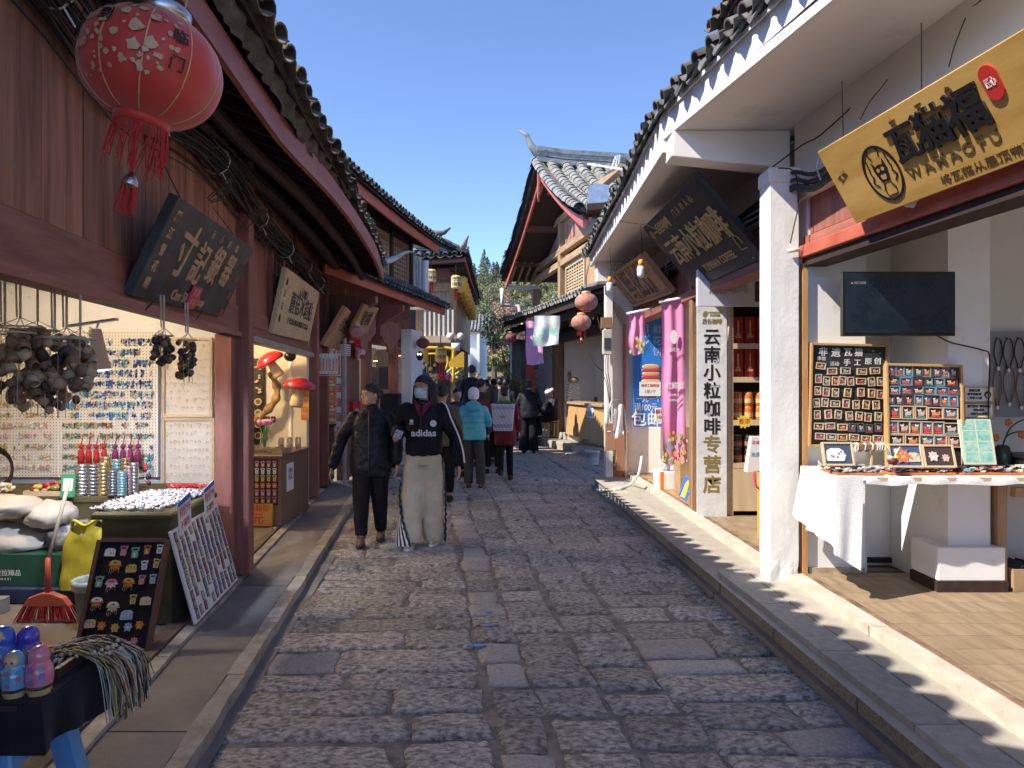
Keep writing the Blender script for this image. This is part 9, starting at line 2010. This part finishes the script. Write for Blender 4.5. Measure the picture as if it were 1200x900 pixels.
wv = [flat('basket white', (.62,.58,.60)), flat('basket pink', (.60,.32,.38)), flat('basket blue', (.10,.12,.40)), green_m]
for j in range(N2):
 for i in range(N1):
  for face_, sgn in ((0, -1), (1, 1)):
   u0, u1 = -1+2*i/N1, -1+2*(i+1)/N1; z0, z1 = j*.42/N2, (j+1)*.42/N2; w0_, w1_ = .145+.035*j/N2, .145+.035*(j+1)/N2; um = abs(i-N1/2+.5); dd = um + abs(j-8)*1.1
   k = 3 if dd < 1.6 else (1 if 2.4 < dd < 3.6 else (2 if (j in (2, 13) and i % 2) or (j in (3, 14) and i % 2 == 0) else (1 if (i+j) % 4 == 0 else 0))); o_ = .002*((i+j) % 2)
   bm.mi(k).add([(u0*w0_, sgn*(.10+.03*j/N2+o_), z0), (u1*w0_, sgn*(.10+.03*j/N2+o_), z0), (u1*w1_, sgn*(.10+.03*(j+1)/N2+o_), z1), (u0*w1_, sgn*(.10+.03*(j+1)/N2+o_), z1)], [(0,1,2,3)])
for sx in (-1, 1): bm.mi(0).add([(sx*.145,-.10,0), (sx*.145,.10,0), (sx*.18,.13,.42), (sx*.18,-.13,.42)], [(0,1,2,3)])
bm.mi(0).add([(-.145,-.10,0), (.145,-.10,0), (.145,.10,0), (-.145,.10,0)], [(0,1,2,3)]); bm.build('woven_body', wv, t)
m = MB(); m.tube([(-.18,-.13,.42), (.18,-.13,.42), (.18,.13,.42), (-.18,.13,.42), (-.18,-.13,.42)], .01, 6); m.build('rim', wv[0], t)
m = MB(); [m.smooth or m.tube([(sx*.09,.11,.40), (sx*.075,.12,.62), (sx*.07,.25,.66), (sx*.07,.40,.60)], .010, 5) for sx in (-1, 1)]; m.build('strap', offw, t)
m = MB(); leafcloud(m, (0,0,.42), (.15,.10,.07), 260, .04, rg, 8); m.build('greens', leafmats('cabbage', [(.10,.30,.05), (.16,.42,.08), (.07,.22,.05)]), t)
# person in black quilted jacket by the corner shop
c = G(619.5, 531); q_ = person('person from behind in black quilted jacket and hood beside the corner shop', c, radians(172), 1.66, arms=(((-.25, .02, 1.12), (-.20, -.18, 1.0)), ((.25, .02, 1.12), (.20, -.18, 1.0))), legs=(((-.11, 0, .47), (-.115, 0, .09)), ((.10, 0, .47), (.115, 0, .09))),
 top=dict(mat=pblack, hem=.80, bulk=.05, slv=.062, collar=True), pants=dict(mat=pdark, rk=.10, ra=.115, z=.02), shoes=dict(mat=black), vox=.013, hat=(black, ((.090,0,-.08), (.098,0,-.02), (.095,0,.05), (.06,0,.10), (.001,0,.115)), 'hood'), finger=False)
# seated person
us = FG.w(FG.at(646, 500, .75).x, .75, .341); s_ = person('seated person in black with a white visor beside the wooden post', (us.x, us.y, .341-.43), radians(-62), 1.60, arms=(((-.22, -.08, 1.10), (-.12, -.33, 1.02)), ((.22, -.08, 1.10), (.12, -.33, 1.02))), legs=(((-.10, -.42, .90), (-.11, -.40, .53)), ((.10, -.42, .90), (.11, -.40, .53))),
 top=dict(mat=pblack, hem=.84, bulk=.03, slv=.058), pants=dict(mat=pdark, rk=.085, ra=.075, z=.03), shoes=dict(mat=white), vox=.014, turn=(.45, 0, 0), hat=(white, ((.10,0,-.01), (.115,0,.0), (.09,0,.05), (.05,0,.07), (.001,0,.075)), 'visor'), finger=False)
st_ = thing('low_stool', 'low yellow stool under the seated person', 'stool', (us.x, us.y, .341), .3); m = MB(); m.bx(-.15,.15,-.15,.15,.36,.40); m.build('seat', yel_m, st_)
for sx in (-1,1):
 for sy in (-1,1): m = MB(); m.bx(sx*.12-.015, sx*.12+.015, sy*.12-.015, sy*.12+.015, 0, .36); m.build('leg', yel_m, st_)
# shop keeper behind the counter
sp_ = FG.w(FG.at(702, 465, -1.0).x, -1.0, .0); person('shopkeeper in grey behind the strand board counter, half hidden by the pillar', sp_, radians(60), 1.5, top=dict(mat=pm('grey coat', (.08,.08,.085), (.13,.13,.14), 9), hem=.8, bulk=.03), pants=dict(mat=pdark), shoes=dict(mat=black), vox=.016, turn=(.4,0,0), finger=False)
# the crowd farther on: built once per clothing colour, head height from the photograph
olv = pm('olive patterned padded coat', (.06,.05,.035), (.14,.12,.09), 22, .8)
crowd = [(519, 452, 9.6, 1.62, 175, olv, pdark, 'short', 'person from behind in olive brown padded coat just behind the masked woman', None), (536, 455, 12.2, 1.58, 20, pm('dark blue coat', (.015,.02,.04)), pdark, 'short', 'person in dark blue facing the stall left of the turquoise jacket', None),
 (553, 428, 14.5, 1.66, 185, pblack, pdark, 'short', 'person in black rising head and shoulders above the crowd', .36), (564, 444, 13.6, 1.62, 150, pm('dark brown coat', (.05,.03,.025)), pdark, 'short', 'person in dark brown coat close behind the turquoise jacket', None), (571, 449, 14.2, 1.50, -20, pm('pale pink coat', (.55,.33,.35)), pdark, 'short', 'woman in pale pink jacket facing the camera in the crowd', None),
 (577, 452, 12.6, 1.55, 180, pm('red coat', (.28,.012,.02)), pdark, 'long', 'long haired woman from behind in dark hair and red collar', None), (570, 445, 18.5, 1.70, 170, pblack, pdark, 'short', 'distant person in black left in the far group', None), (578.5, 444, 19.5, 1.72, 190, pblack, pdark, 'short', 'distant person in black second in the far group', None),
 (586, 443, 17.0, 1.72, 175, pblack, pdark, 'short', 'distant person in black third in the far group', None), (593, 444, 16.4, 1.70, 160, pblack, pdark, 'short', 'distant person in black at the right of the far group looking down', None)]
for px, py, D_, H_, ang, tm_, pn_, hr_, lb_, raise_ in crowd:
 z = CH + (450-py)/F*D_ - H_; o = person(lb_, ((px-600)/F*D_, D_, 0), radians(ang), CH + (450-py)/F*D_ if raise_ is None else H_, top=dict(mat=tm_, hem=.78, bulk=.04, slv=.06), pants=dict(mat=pn_), shoes=dict(mat=black), vox=.02, hair=hr_, finger=False)
 if raise_ is not None:
  hz = z; o.location.z = hz; bx2 = thing('raised_step', 'dark stone step in the crowd under the person in black', 'step', ((px-600)/F*D_, D_, 0)); m = MB(); m.bx(-.3,.3,-.25,.25,-.02,hz); m.build('step_block', granite, bx2)
